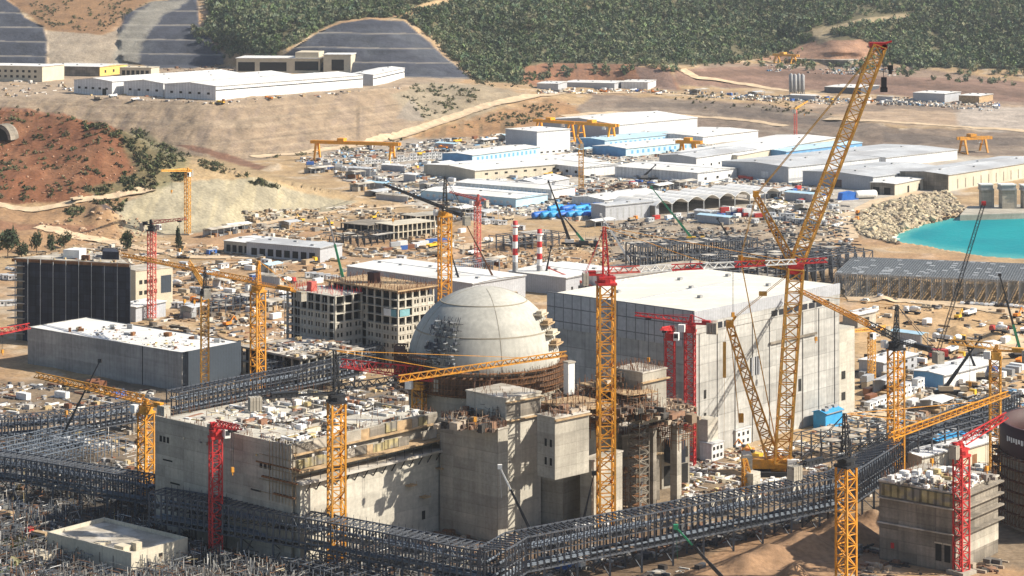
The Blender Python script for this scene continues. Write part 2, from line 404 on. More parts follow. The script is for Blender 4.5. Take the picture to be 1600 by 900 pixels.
M['brown_cloth'] = mat('rust_stained_scaffold', (.16, .095, .06), .9, var=.45, scale=.35, lines=(1.6, .4))
M['scrap'] = mat('mixed_site_material', (1, 1, 1), .8, attr=True, var=.15, scale=.7, fine=0)
M['leaf'] = mat('foliage', (1, 1, 1), .9, attr=True, var=.3, scale=.4, fine=.2)
M['bark'] = mat('bark', (.11, .08, .055), .95, var=.3)
M['rock'] = mat('pale_boulders', (1, 1, 1), .95, attr=True, var=.18, scale=.5, bump=.3)
CARCOL = {'white': (.75, .75, .73), 'silver': (.42, .43, .44), 'black': (.03, .03, .035), 'red': (.5, .05, .04), 'blue': (.05, .14, .42), 'yellow': (.75, .45, .04),
          'orange': (.72, .24, .03), 'green': (.06, .26, .13), 'grey': (.26, .26, .26), 'tan': (.45, .37, .26), 'rusty': (.25, .11, .06)}
for k_, c_ in CARCOL.items(): M['car_' + k_] = mat(k_ + '_body_paint', c_, .4, var=.1, spec=.5)

# ------------------------------------------------------------------ ground sheet
def paint(C, w, col, amt=1.0):
    a = (w * amt)[..., None]; return C * (1 - a) + np.array(col) * a
C = np.empty(UU.shape + (3,)); C[:] = (.45, .315, .175)
n1 = fbm(XX / 45, YY / 45, 101, 5); n2 = fbm(XX / 12, YY / 12, 131, 4); n3 = fbm(XX / 120, YY / 120, 151, 4)
C = paint(C, np.clip((n1 - .5) * 5, 0, 1), (.36, .245, .145), .8)           # damp, darker earth
C = paint(C, np.clip((n2 - .56) * 6, 0, 1), (.55, .46, .35), .7)            # pale dust
C = paint(C, np.clip((n3 - .52) * 6, 0, 1), (.42, .23, .12), .5)            # red soil
# yards of pale gravel and concrete between the sheds, darker ground round the reactor and under the pipe racks
C = paint(C, soft([(690, 225), (900, 205), (1300, 225), (1600, 250), (1500, 300), (1330, 345), (1250, 335), (900, 345), (640, 320), (560, 270)], 6, 3), (.50, .47, .42), .8)
C = paint(C, soft([(480, 235), (700, 212), (760, 240), (700, 290), (560, 275)], 5, 4), (.40, .35, .30), .8)
C = paint(C, soft([(-300, 600), (240, 590), (480, 600), (900, 600), (1090, 620), (1150, 760), (1300, 745), (1400, 690), (1480, 620), (1600, 620), (1700, 900), (1360, 860), (1100, 905), (-300, 930)], 8, 5), (.23, .175, .12), .9)
C = paint(C, soft([(-300, 690), (60, 690), (260, 740), (760, 860), (800, 1000), (-300, 1000)], 8, 6), (.085, .072, .058), .92)
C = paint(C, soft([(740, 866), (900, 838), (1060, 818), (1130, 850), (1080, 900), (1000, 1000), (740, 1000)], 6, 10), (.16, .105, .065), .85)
C = paint(C, soft([(1080, 890), (1140, 850), (1250, 815), (1370, 800), (1380, 870), (1300, 960), (1050, 960)], 5, 7), (.36, .215, .12), .9)
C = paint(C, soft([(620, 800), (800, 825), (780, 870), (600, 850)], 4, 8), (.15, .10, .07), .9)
C = paint(C, soft([(940, 330), (1200, 340), (1300, 360), (1300, 420), (960, 420)], 5, 9), (.34, .29, .23), .7)
# banks and hills
BANK = [(-330, 147), (340, 158), (560, 140), (680, 127), (745, 138), (640, 205), (600, 222), (400, 250), (260, 246), (-330, 170)]
C = paint(C, soft(BANK, 2, 11), (.32, .24, .165), .95)
tm = inpoly(UU, VV, BANK); bt = np.interp(UU, [0, 340, 560, 700], [150, 160, 142, 128]); bb = np.interp(UU, [200, 400, 620, 740], [262, 245, 216, 200])
ft = (VV - bt) / np.maximum(bb - bt, 5)
for c0 in (.34, .68): C = paint(C, tm * np.exp(-((ft - c0 + (n1 - .5) * .05) / .018) ** 2), (.20, .155, .11), .6)
C = paint(C, tm * np.clip((fbm(XX / 5, YY / 60, 171, 4) - .5) * 7, 0, 1), (.26, .20, .155), .6)
C = paint(C, tm * np.clip((fbm(XX / 90, ZZ * .7, 173, 4) - .5) * 7, 0, 1), (.40, .31, .215), .6)
C = paint(C, soft([(-330, 100), (0, 104), (200, 104), (360, 104), (560, 112), (740, 120), (700, 130), (560, 142), (340, 160), (-330, 150)], 2, 12), (.39, .30, .215), .9)
C = paint(C, soft([(610, 150), (650, 130), (760, 132), (830, 150), (720, 185), (640, 190)], 4, 13), (.33, .28, .20), .8)
C = paint(C, soft([(618, 185), (645, 150), (662, 190)], 1, 14), (.27, .235, .20), .7)
C = paint(C, soft([(640, 215), (760, 178), (870, 152), (930, 180), (860, 208), (740, 215)], 5, 15), (.36, .20, .095), .85)
C = paint(C, soft([(640, 215), (760, 178), (870, 152), (930, 180), (860, 208), (740, 215)], 5, 15) * np.clip((fbm(XX / 5, YY / 60, 273, 4) - .5) * 7, 0, 1), (.19, .14, .08), .6)
C = paint(C, soft([(930, 148), (1200, 162), (1400, 200), (1960, 212), (1960, 250), (1400, 240), (1250, 222), (950, 204), (900, 170)], 3, 16), (.225, .175, .14), .9)
C = paint(C, soft([(930, 148), (1200, 162), (1400, 200), (1960, 212), (1960, 250), (1400, 240), (1250, 222), (950, 204), (900, 170)], 3, 16) * np.clip((fbm(XX / 80, ZZ * .7, 271, 4) - .5) * 7, 0, 1), (.32, .26, .20), .7)
C = paint(C, soft([(1240, 160), (1400, 150), (1960, 170), (1960, 205), (1420, 198), (1330, 188)], 4, 17), (.42, .31, .225), .8)
C = paint(C, soft([(1000, 132), (1300, 140), (1620, 168), (1600, 130), (1400, 100), (1100, 100)], 3, 18), (.30, .215, .165), .85)
C = paint(C, soft([(1050, 108), (1200, 103), (1400, 120), (1960, 140), (1960, 165), (1600, 160), (1200, 138), (1060, 132)], 2, 19), (.25, .15, .11), .85)
C = paint(C, soft([(1490, 170), (1620, 165), (1620, 205), (1560, 205), (1500, 200)], 3, 20), (.50, .46, .42), .6)
C = paint(C, soft([(818, 104), (850, 97), (980, 100), (1000, 106), (1045, 104), (1065, 140), (950, 128), (840, 134), (815, 128)], 2, 21), (.31, .15, .085), .95)
C = paint(C, inpoly(UU, VV, [(818, 104), (850, 97), (980, 100), (1065, 140), (815, 128)]) * np.clip((fbm(XX / 5, YY / 90, 275, 4) - .5) * 7, 0, 1), (.19, .11, .075), .6)
C = paint(C, soft([(990, 104), (1045, 110), (1060, 142), (1010, 136)], 1, 22), (.22, .155, .13), .8)
WOOD = [(312, 52), (330, 25), (312, -10), (620, -240), (1940, -240), (1940, 118), (1600, 108), (1440, 106), (1385, 96), (1350, 66), (1290, 64), (1240, 76), (1180, 92), (1110, 100), (1000, 101), (850, 97), (820, 104), (812, 132), (745, 125), (715, 100), (692, 78), (660, 48), (635, 30), (580, 27), (530, 34), (495, 48), (460, 70), (430, 84), (360, 84), (345, 70)]
C = paint(C, soft(WOOD, 2, 23), (.125, .115, .062), .95)
C = paint(C, soft([(-330, -240), (620, -240), (312, -5), (308, -6), (235, 1), (190, 22), (175, 45), (160, 55), (75, 48), (40, 20), (0, -10)], 2, 24), (.27, .155, .08), .9)
C = paint(C, soft([(70, 48), (165, 55), (190, 40), (190, 98), (74, 104)], 2, 25), (.40, .335, .26), .9)
C = paint(C, soft([(1275, 62), (1360, 62), (1385, 95), (1180, 95), (1240, 76)], 2, 26), (.38, .21, .14), .85)
C = paint(C, soft([(1268, 44), (1292, 42), (1300, 62), (1280, 70)], 2, 27), (.42, .33, .2), .9)
C = paint(C, soft([(1292, 44), (1345, 28), (1430, 20), (1430, 26), (1345, 36), (1296, 50)], 1.5, 46), (.42, .33, .2), .9)
C = paint(C, soft([(640, 12), (700, -6), (735, -12), (700, 4), (665, 12)], 1, 28), (.50, .36, .2), .95)
C = paint(C, soft([(500, 47), (530, 34), (640, 18), (655, 22), (600, 30), (540, 38)], 1, 29), (.46, .30, .17), .9)
C = paint(C, soft([(640, 28), (660, 40), (700, 70), (735, 100), (760, 124), (742, 124), (710, 101), (685, 76), (655, 52)], 1, 30), (.42, .30, .18), .95)
C = paint(C, soft([(312, 38), (350, 75), (368, 86), (430, 86), (440, 96), (350, 104)], 2, 31), (.40, .27, .16), .8)
for k_, (pl, cl) in enumerate((([(1080, 112), (1200, 108), (1400, 124), (1600, 143), (1900, 150), (1900, 158), (1600, 152), (1400, 134), (1200, 118), (1080, 120)], (.17, .105, .075)), ([(1120, 168), (1240, 180), (1330, 192), (1330, 200), (1240, 190), (1120, 178)], (.15, .12, .10)),
        ([(960, 158), (1120, 162), (1240, 172), (1240, 177), (1100, 170), (960, 166)], (.17, .135, .11)), ([(1380, 206), (1500, 214), (1900, 222), (1900, 232), (1500, 226), (1380, 222)], (.155, .125, .105)), ([(1260, 170), (1400, 160), (1500, 166), (1500, 174), (1400, 170), (1290, 180)], (.22, .165, .125)))):
    C = paint(C, soft(pl, 2, 47 + k_), cl, .8)
bl = (fbm(XX / 30, YY / 30, 201, 4))
for poly, v0 in ((NET1, 90), (NET2, 84), (NET3, 93)):
    m_ = soft(poly, 1.2, 33)
    C = paint(C, m_, (.052, .063, .09), .97)
    C = paint(C, m_ * np.clip((bl - .5) * 5, 0, 1), (.10, .11, .13), .6)
    t = ((v0 - VV + (UU - 300) * .012) / 22.5) % 1.0
    C = paint(C, m_ * (t > .92), (.30, .27, .23), .7)
m_ = soft([(185, 50), (240, 2), (305, -2), (255, 22), (225, 60), (215, 104), (180, 100)], 3, 35)
C = paint(C, m_, (.30, .28, .235), .85)
# the red hill with its road cut, the grey rock face
RED = [(-330, 160), (0, 168), (100, 177), (200, 204), (250, 235), (275, 262), (240, 285), (120, 312), (0, 318), (-330, 318)]
C = paint(C, soft(RED, 4, 36), (.205, .082, .040), .97)
C = paint(C, soft(RED, 4, 36) * np.clip((fbm(XX / 18, YY / 30, 211, 4) - .5) * 6, 0, 1), (.30, .145, .075), .7)
C = paint(C, soft([(-330, 325), (0, 325), (200, 310), (240, 300), (175, 335), (200, 372), (0, 400), (-330, 400)], 4, 37), (.34, .205, .11), .9)
C = paint(C, soft([(-330, 340), (60, 345), (150, 350), (140, 362), (0, 358), (-330, 358)], 3, 38), (.24, .12, .07), .8)
C = paint(C, soft([(240, 246), (300, 240), (420, 268), (560, 308), (500, 315), (420, 290), (300, 275)], 3, 39), (.40, .29, .16), .85)
C = paint(C, soft([(270, 226), (310, 226), (420, 262), (400, 266), (330, 244)], 2, 40), (.20, .095, .06), .85)
ROCK = [(180, 330), (235, 290), (290, 280), (400, 277), (470, 295), (560, 316), (480, 342), (400, 350), (300, 365), (215, 368)]
C = paint(C, soft(ROCK, 3, 41), (.34, .305, .22), .97)
C = paint(C, soft(ROCK, 3, 41) * np.clip((fbm(XX / 4, YY / 60, 221, 4) - .5) * 7, 0, 1), (.44, .38, .25), .7)
C = paint(C, soft([(150, 330), (178, 322), (184, 338), (160, 342)], 2, 42), (.07, .06, .065), .9)
# grass and scrub tint
C = paint(C, soft([(185, 205), (225, 205), (300, 245), (290, 275), (220, 300), (150, 305), (130, 300), (215, 270)], 5, 43), (.17, .16, .085), .8)
C = paint(C, soft([(1330, 350), (1345, 326), (1420, 302), (1480, 296), (1505, 322), (1440, 345), (1398, 364), (1394, 378), (1350, 372)], 2, 44), (.34, .27, .19), .9)
C = paint(C, soft([(1330, 440), (1600, 435), (1700, 620), (1480, 610), (1360, 700), (1340, 560)], 8, 45), (.55, .365, .19), .8)
gm = mat('earth', (1, 1, 1), .95, attr=True, var=.26, scale=.06, fine=.24, bump=.9)
keep = np.ones(UU.shape, bool)
nr, nc = UU.shape
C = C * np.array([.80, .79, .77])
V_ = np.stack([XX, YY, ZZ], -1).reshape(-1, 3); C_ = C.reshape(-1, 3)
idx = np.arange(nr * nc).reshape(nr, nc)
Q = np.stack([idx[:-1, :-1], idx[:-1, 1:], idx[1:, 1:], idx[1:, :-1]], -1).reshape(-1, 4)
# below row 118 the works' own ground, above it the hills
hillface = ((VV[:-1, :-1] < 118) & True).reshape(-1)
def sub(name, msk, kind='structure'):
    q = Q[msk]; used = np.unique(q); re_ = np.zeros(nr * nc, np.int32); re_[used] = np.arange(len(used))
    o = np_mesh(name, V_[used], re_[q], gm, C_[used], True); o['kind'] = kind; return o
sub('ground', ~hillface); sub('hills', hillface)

wm = bpy.data.materials.new('sea_water'); wm.use_nodes = True
b_ = wm.node_tree.nodes['Principled BSDF']; b_.inputs['Roughness'].default_value = .45; b_.inputs['Specular IOR Level'].default_value = .1
n_ = wm.node_tree.nodes.new('ShaderNodeTexNoise'); n_.inputs['Scale'].default_value = .06; n_.inputs['Detail'].default_value = 4
r_ = wm.node_tree.nodes.new('ShaderNodeValToRGB'); r_.color_ramp.elements[0].color = (.0, .20, .235, 1); r_.color_ramp.elements[1].color = (.004, .30, .31, 1)
r_.color_ramp.elements[0].position = .3; r_.color_ramp.elements[1].position = .7
tc_ = wm.node_tree.nodes.new('ShaderNodeTexCoord'); wm.node_tree.links.new(tc_.outputs['Object'], n_.inputs['Vector'])
wm.node_tree.links.new(n_.outputs['Fac'], r_.inputs[0]); at_ = wm.node_tree.nodes.new('ShaderNodeAttribute'); at_.attribute_name = 'Col'; wm.node_tree.links.new(at_.outputs['Color'], b_.inputs['Base Color'])
n2_ = wm.node_tree.nodes.new('ShaderNodeTexNoise'); n2_.inputs['Scale'].default_value = .22; n2_.inputs['Detail'].default_value = 3
wm.node_tree.links.new(tc_.outputs['Object'], n2_.inputs['Vector'])
bp_ = wm.node_tree.nodes.new('ShaderNodeBump'); bp_.inputs['Strength'].default_value = .6; bp_.inputs['Distance'].default_value = .6
wm.node_tree.links.new(n2_.outputs['Fac'], bp_.inputs['Height']); wm.node_tree.links.new(bp_.outputs[0], b_.inputs['Normal'])
su, sv = np.meshgrid(np.arange(1380, 2000, 4.0), np.arange(318, 442, 2.0)); kq = inpoly(su, sv, SEA)
shore = [(1393, 376), (1398, 364), (1440, 346), (1500, 331), (1600, 329)]; dd = np.full(su.shape, 1e9)
for (x1, y1), (x2, y2) in list(zip(shore, shore[1:])) + [((1393, 376), (1440, 387)), ((1440, 387), (1532, 404)), ((1532, 404), (1640, 411))]:
    t_ = np.clip(((su - x1) * (x2 - x1) + 9 * (sv - y1) * (y2 - y1)) / ((x2 - x1) ** 2 + 9 * (y2 - y1) ** 2), 0, 1); dd = np.minimum(dd, np.hypot(su - x1 - t_ * (x2 - x1), 3 * (sv - y1 - t_ * (y2 - y1))))
dd = dd + (fbm(su / 30, sv / 8, 55, 3) - .5) * 30; sh_ = np.clip(1 - dd / 34, 0, 1)[..., None]; dp = fbm(su / 90, sv / 14, 56, 4)[..., None]
wc = (np.array([.0, .19, .225]) * (1 - dp) + np.array([.006, .30, .31]) * dp) * (1 - sh_) + np.array([.10, .36, .33]) * sh_
sy = F * (H - SEAZ) / (sv - VH); sp = np.stack([(su - 800) * sy / F, sy, np.full_like(su, SEAZ)], -1).reshape(-1, 3); si = np.arange(su.size).reshape(su.shape)
kf = (kq[:-1, :-1] & kq[1:, 1:] & kq[:-1, 1:] & kq[1:, :-1]).ravel()
kf = (inpoly((su[:-1, :-1] + su[1:, 1:]) / 2, (sv[:-1, :-1] + sv[1:, 1:]) / 2, SEA)).ravel()
o = np_mesh('sea', sp, np.stack([si[1:, :-1], si[1:, 1:], si[:-1, 1:], si[:-1, :-1]], -1).reshape(-1, 4)[kf], wm, wc.reshape(-1, 3)); o['kind'] = 'structure'
fo = MB()   # white wash along the rocks
edge = [(1389, 376), (1393, 365), (1409, 357), (1438, 347), (1470, 338), (1500, 331)]
for i in range(len(edge) - 1):
    a0 = P(*edge[i], SEAZ + .03); a1 = P(*edge[i + 1], SEAZ + .03)
    for k in range(7):
        t0 = k / 7; p_ = a0.lerp(a1, t0); q_ = a0.lerp(a1, t0 + .12); w1 = random.uniform(1, 4.5)
        fo.add([p_, q_, q_ + Vector((w1 * 1.4, -w1, 0)), p_ + Vector((w1 * 1.2, -w1 * .9, 0))], [(0, 1, 2, 3)])
o = fo.build('sea_foam', M['white']); o['kind'] = 'stuff'; o['label'] = 'white wash where the sea meets the boulders'

# ------------------------------------------------------------------ dirt roads draped over the ground
road_m = mat('pale_dirt_road', (.53, .40, .26), .95, var=.2, scale=.15)
def road(pts, w, name='dirt_road', m=None):
    ps = []
    for i in range(len(pts) - 1):
        n = max(2, int(math.hypot(pts[i + 1][0] - pts[i][0], (pts[i + 1][1] - pts[i][1]) * 3) / 6))
        for k in range(n):
            t = k / n; ps.append(G(pts[i][0] * (1 - t) + pts[i + 1][0] * t, pts[i][1] * (1 - t) + pts[i + 1][1] * t))
    ps.append(G(*pts[-1])); vs = []; fs = []
    for i, p_ in enumerate(ps):
        d = (ps[min(i + 1, len(ps) - 1)] - ps[max(i - 1, 0)]); d.z = 0; d.normalize(); nn = Vector((-d.y, d.x, 0)); ww = w * (.85 + .3 * random.random())
        for s_ in (-1, -.33, .33, 1):
            q_ = p_ + nn * ww * .5 * s_; vs.append((q_.x, q_.y, max(GZ(q_.x, q_.y), p_.z - .6) + .35))
    for i in range(len(ps) - 1):
        for k in range(3): fs.append((4 * i + k, 4 * i + k + 1, 4 * i + 5 + k, 4 * i + 4 + k))
    me = MB(); me.add(vs, fs); o = me.build(name, m or road_m); o['kind'] = 'structure'; return o
road([(-60, 318), (0, 322), (50, 325), (110, 317), (180, 307), (240, 293)], 9)
road([(395, 246), (470, 240), (560, 228), (620, 214), (690, 190), (760, 165), (840, 149), (930, 144), (1010, 146), (1100, 150)], 14)
road([(880, 181), (960, 176), (1050, 179), (1130, 185), (1230, 196)], 10)
road([(1065, 108), (1090, 122), (1140, 128), (1200, 138), (1290, 150)], 14)
road([(1290, 186), (1380, 190), (1480, 197), (1600, 205), (1800, 212)], 16)
road([(60, 352), (120, 368), (200, 385), (300, 402), (420, 402), (520, 395)], 12)
road([(620, 405), (720, 388), (800, 372), (900, 366)], 14)
road([(400, 352), (470, 338), (560, 326), (650, 322)], 9)
road([(1335, 440), (1345, 470), (1420, 470), (1520, 480), (1640, 500)], 14)
road([(1360, 650), (1440, 600), (1520, 560), (1620, 530)], 16)
road([(1240, 380), (1330, 372), (1318, 340), (1370, 315), (1440, 300)], 10)
# ================================================================== buildings
FOOT = []                                   # footprints: (origin, ux, uy, Lx, Ly), kept clear of loose things
MARK = {}                                   # landmark phrase -> world position, used to tell look-alikes apart
def site(B, A, C, zt, z0=0.0, base=None):
    """corner photo points at height zt -> (origin, rotation, Lx, Ly): x runs from the near corner B to C, y from B to A"""
    b, a, c = P(*B, zt), P(*A, zt), P(*C, zt)
    ex = (c - b); ey = (a - b); Lx = ex.length; Ly = ey.length
    a1 = math.atan2(ex.y, ex.x); a2 = math.atan2(ey.y, ey.x) - math.pi / 2
    d = (a2 - a1 + math.pi) % (2 * math.pi) - math.pi; w = Ly / (Lx + Ly); r = a1 + d * w
    ux = Vector((math.cos(r), math.sin(r), 0)); uy = Vector((-ux.y, ux.x, 0))
    FOOT.append((b.xy, ux.xy, uy.xy, Lx, Ly))
    return Vector((b.x, b.y, z0)), r, Lx, Ly
def mark(phrase, o, u=None): MARK[phrase] = Vector((o.x, o.y, 0))
def facade(mb, face, Lx, Ly, a0, a1, z0, z1, d0=-.06, d1=.06):
    """a slab standing a little proud of (or sunk in) one visible face: R is y=0, L is x=0"""
    if face == 'R': mb.box(a0, -d1, z0, a1, -d0, z1)
    elif face == 'L': mb.box(-d1, a0, z0, -d0, a1, z1)
    elif face == 'E': mb.box(Lx + d0, a0, z0, Lx + d1, a1, z1)
def windows(root, face, Lx, Ly, n, z0, z1, width, m='glass', a0=None, a1=None, name='window', rows=1, dz=3.3, skip=()):
    Lf = Lx if face in 'R' else Ly; a0 = Lf * .05 if a0 is None else a0; a1 = Lf * .95 if a1 is None else a1
    me = None
    for r in range(rows):
        for i in range(n):
            if (r, i) in skip: continue
            c = a0 + (a1 - a0) * (i + .5) / n; mb = MB(); facade(mb, face, Lx, Ly, -width / 2, width / 2, z0, z1)
            if me is None: o = mb.build(name, M[m], root); me = o.data
            else: o = bpy.data.objects.new(name, me); COL.objects.link(o); o.parent = root
            o.location = (c, 0, r * dz) if face == 'R' else (0, c, r * dz)
def roofmesh(Lx, Ly, h, rise, along, over=.5, t=.25):
    mb = MB()
    if rise <= 0: mb.box(-over, -over, h, Lx + over, Ly + over, h + t); return mb
    if along == 'x':
        for s in (0, 1):
            y0, y1 = (-over, Ly / 2) if s == 0 else (Ly + over, Ly / 2)
            a = [(-over, y0, h - rise * over / (Ly / 2)), (-over, y1, h + rise), (Lx + over, y1, h + rise), (Lx + over, y0, h - rise * over / (Ly / 2))]
            if s: a = a[::-1]
            mb.prism(a[::-1], (0, 0, t))
    else:
        for s in (0, 1):
            x0, x1 = (-over, Lx / 2) if s == 0 else (Lx + over, Lx / 2)
            a = [(x0, -over, h - rise * over / (Lx / 2)), (x1, -over, h + rise), (x1, Ly + over, h + rise), (x0, Ly + over, h - rise * over / (Lx / 2))]
            if s: a = a[::-1]
            mb.prism(a, (0, 0, t))
    return mb
def shed(name, label, B, A, C, h, wall='white_wall', roof='white_roof', rise=1.2, along=None, z0=None, cat='shed', wL=None, doors=(), wins=(), band=None, endm=None, phrase=None, vents=3, group=None, extra=None):
    g = G(*B) if z0 is None else None
    z0 = max(0.0, g.z) if z0 is None else z0
    o, r, Lx, Ly = site(B, A, C, z0, z0)
    root = thing(name, label, cat, o, r, group)
    if phrase: mark(phrase, o + Vector((math.cos(r) * Lx - math.sin(r) * Ly, math.sin(r) * Lx + math.cos(r) * Ly, 0)) * .5)
    along = along or ('x' if Lx > Ly else 'y'); t = .4
    w1 = MB(); w1.mi = 0; w1.box(0, 0, -3, Lx, t, h); w1.box(0, Ly - t, -3, Lx, Ly, h)
    w1.mi = 1; w1.box(0, t, -3, t, Ly - t, h); w1.box(Lx - t, t, -3, Lx, Ly - t, h)
    if rise > 0:
        if along == 'x':
            w1.mi = 1
            for x in (0, Lx - t): w1.prism([(x, 0, h), (x, Ly, h), (x, Ly / 2, h + rise)], (t, 0, 0))
        else:
            w1.mi = 0
            for y in (0, Ly - t): w1.prism([(0, y, h), (Lx, y, h), (Lx / 2, y, h + rise)], (0, t, 0))
    w1.build('wall', [M[wall], M[endm or wall]], root)
    rf = roofmesh(Lx, Ly, h + .01, rise, along, .45).build('roof', M[roof], root)
    if rise > .35:
        q = MB()
        if along == 'x': q.box(-.4, Ly / 2 - .5, h + rise + .05, Lx + .4, Ly / 2 + .5, h + rise + .42)
        else: q.box(Lx / 2 - .5, -.4, h + rise + .05, Lx / 2 + .5, Ly + .4, h + rise + .42)
        q.build('ridge_cap', M['grey_roof'], rf)
    q = MB(); q.box(-.3, -.75, h - .35, Lx + .3, -.47, h - .05); q.build('gutter', M['grey_paint'], rf)
    for i in range(vents):
        v_ = MB(); f = (i + .5) / vents
        if along == 'x': v_.cbox((0, 0, 0), (2.2, 1.6, .9))
        else: v_.cbox((0, 0, 0), (1.6, 2.2, .9))
        vo = v_.build('roof_vent', M['grey_paint'], rf); k = random.uniform(.22, .78)
        rz = h + (rise * (1 - abs(k - .5) * 2) if rise > 0 else 0) + .1
        vo.location = (Lx * f, Ly * k, rz) if along == 'x' else (Lx * k, Ly * f, rz)
    for (face, a, wd, hh, m_) in doors:
        Lf = Lx if face == 'R' else Ly; d = MB(); facade(d, face, Lx, Ly, Lf * a - wd / 2, Lf * a + wd / 2, 0, hh); d.build('door', M[m_], root)
    for wv in wins: windows(root, wv[0], Lx, Ly, wv[1], wv[2], wv[3], wv[4], wv[5] if len(wv) > 5 else 'glass')
    if band:
        for (face, za, zb, m_) in (band if isinstance(band, list) else [band]):
            b = MB(); Lf = Lx if face == 'R' else Ly; facade(b, face, Lx, Ly, .2, Lf - .2, za, zb, -.04, .04); b.build('cladding_band', M[m_], root)
    return root, Lx, Ly, h

# ---------------------------------------------------------------- reactor with dome
RC = Vector((-9.2, 731, 0)); RR = 24.8; RZ = 42.0
re = thing('reactor_building', 'domed concrete reactor building with rusty scaffold ring round its waist', 'reactor building', RC)
mark('the concrete reactor dome', RC)
FOOT.append((Vector((RC.x - 26, RC.y - 26)), Vector((1, 0)), Vector((0, 1)), 52, 52))
b = MB(); b.lathe([(RR * math.cos(t), RZ + RR * math.sin(t)) for t in [i * math.pi / 2 / 28 for i in range(28)]] + [(.01, RZ + RR)], 96)
b.build('dome', M['dome'], re, True)
b = MB()
for el in (.02, .48, .96):
    b = MB(); r0 = RR * math.cos(el); z0 = RZ + RR * math.sin(el); b.lathe([(r0 - .1, z0 - .28), (r0 + .12, z0 - .22), (r0 + .06, z0 + .22), (r0 - .25, z0 + .3)], 96); b.build('ring_joint', M['seam'], re)
b = MB()
for az in (-1.32, .25, -2.7, 1.9):
    pts = [(Vector((math.cos(az) * math.cos(e), math.sin(az) * math.cos(e), math.sin(e))) * (RR + .02)) + Vector((0, 0, RZ)) for e in [i * .11 for i in range(14)]]
    b = MB()
    for p_, q_ in zip(pts, pts[1:]): b.bar(p_, q_, .1, caps=False)
    b.build('dome_seam', M['seam'], re)
b = MB(); b.lathe([(RR - .3, -4), (RR - .3, RZ)], 80); b.build('drum', M['conc'], re, True)
b = MB(); b.lathe([(RR - .2, RZ - 7), (RR + 1.6, RZ - 5.5), (RR + 1.9, RZ - .5), (RR - .2, RZ - .2)], 80); b.build('cornice_ring', M['brown_cloth'], re)
def ring_scaffold(r0, r1, z0, z1, a0, a1, n, lv, seed):
    rnd = random.Random(seed); s = MB()
    for i in range(n + 1):
        t = a0 + (a1 - a0) * i / n
        for rr in (r0, r1): s.bar((rr * math.cos(t), rr * math.sin(t), z0 + rnd.uniform(-1, 0)), (rr * math.cos(t), rr * math.sin(t), z1 + rnd.uniform(0, 1.4)), .09, caps=False)
        for k in range(lv + 1):
            z = z0 + (z1 - z0) * k / lv; t2 = a0 + (a1 - a0) * (i + 1) / n
            s.bar((r0 * math.cos(t), r0 * math.sin(t), z), (r1 * math.cos(t), r1 * math.sin(t), z), .08, caps=False)
            if i < n: s.bar((r1 * math.cos(t), r1 * math.sin(t), z), (r1 * math.cos(t2), r1 * math.sin(t2), z), .1, caps=False)
            if i < n and rnd.random() < .75 and k: s.add([(r0 * math.cos(t), r0 * math.sin(t), z), (r1 * math.cos(t), r1 * math.sin(t), z), (r1 * math.cos(t2), r1 * math.sin(t2), z), (r0 * math.cos(t2), r0 * math.sin(t2), z)], [(0, 1, 2, 3)])
            if i < n and rnd.random() < .4 and k < lv: s.bar((r1 * math.cos(t), r1 * math.sin(t), z), (r1 * math.cos(t2), r1 * math.sin(t2), z + (z1 - z0) / lv), .07, caps=False)
    return s
ring_scaffold(RR + .3, RR + 2.5, RZ - 6, RZ + 1.2, -math.pi * .98, .7, 90, 4, 2).build('ring_scaffold', M['rust'], re)
ring_scaffold(RR + 1, RR + 4.5, RZ - 7, RZ + 5, -math.pi * 1.08, -math.pi * .72, 22, 6, 3).build('scaffold_tower', M['rebar'], re)
# embedded rebar and scaffolding on the shaded shoulder of the dome
b = MB(); rnd = random.Random(5)
def on_dome(az, el, out=0.0): return Vector((math.cos(az) * math.cos(el), math.sin(az) * math.cos(el), math.sin(el))) * (RR + out) + Vector((0, 0, RZ))
for i in range(7):
    for j in range(7):
        a = -2.40 + i * .075; e = .12 + j * .088
        if rnd.random() < .10: continue
        b.bar(on_dome(a, e, .1), on_dome(a + rnd.uniform(-.02, .06), e + .07, 1.5 + rnd.random()), .09, caps=False)
        b.bar(on_dome(a, e, 1.3), on_dome(a + .075, e + rnd.uniform(-.02, .02), 1.3), .1, caps=False)
        b.bar(on_dome(a, e, 1.3), on_dome(a, e + .088, 1.3), .1, caps=False)
        if rnd.random() < .12: b.add([on_dome(a, e, 1.0), on_dome(a + .075, e, 1.0), on_dome(a + .075, e + .088, 1.0), on_dome(a, e + .088, 1.0)], [(0, 1, 2, 3)])
        if rnd.random() < .55:
            p_ = on_dome(a, e, .8); b.cbox(p_, (rnd.uniform(.8, 2), rnd.uniform(.5, 1.2), rnd.uniform(.3, 1.4)), a)
b.build('dome_scaffold', M['steel'], re)
b = MB()
for i in range(44):
    p_ = on_dome(-2.40 + rnd.random() * .5, .12 + rnd.random() * .55, 1.4); b.cbox(p_, (rnd.uniform(.8, 2.4), rnd.uniform(.4, 1), .25), rnd.random() * 3)
b.build('scaffold_board', M['steel_pale'], re)['kind'] = 'stuff'
for k, el in enumerate((.70, .56, .42, .29)):
    b = MB()
    for a in (-.42, -.33, -.24): b.cbox(on_dome(a, el, 1.0), (3.2, 2.8, .45), a); b.bar(on_dome(a, el, 1.7), on_dome(a, el - .09, .2), .14)
    b.cbox(on_dome(-.33, el, 1.0) + Vector((0, 0, .5)), (1.8, 4.8, 1.0), -.33)
    b.build('work_platform', M['timber' if k % 2 else 'cream'], re)

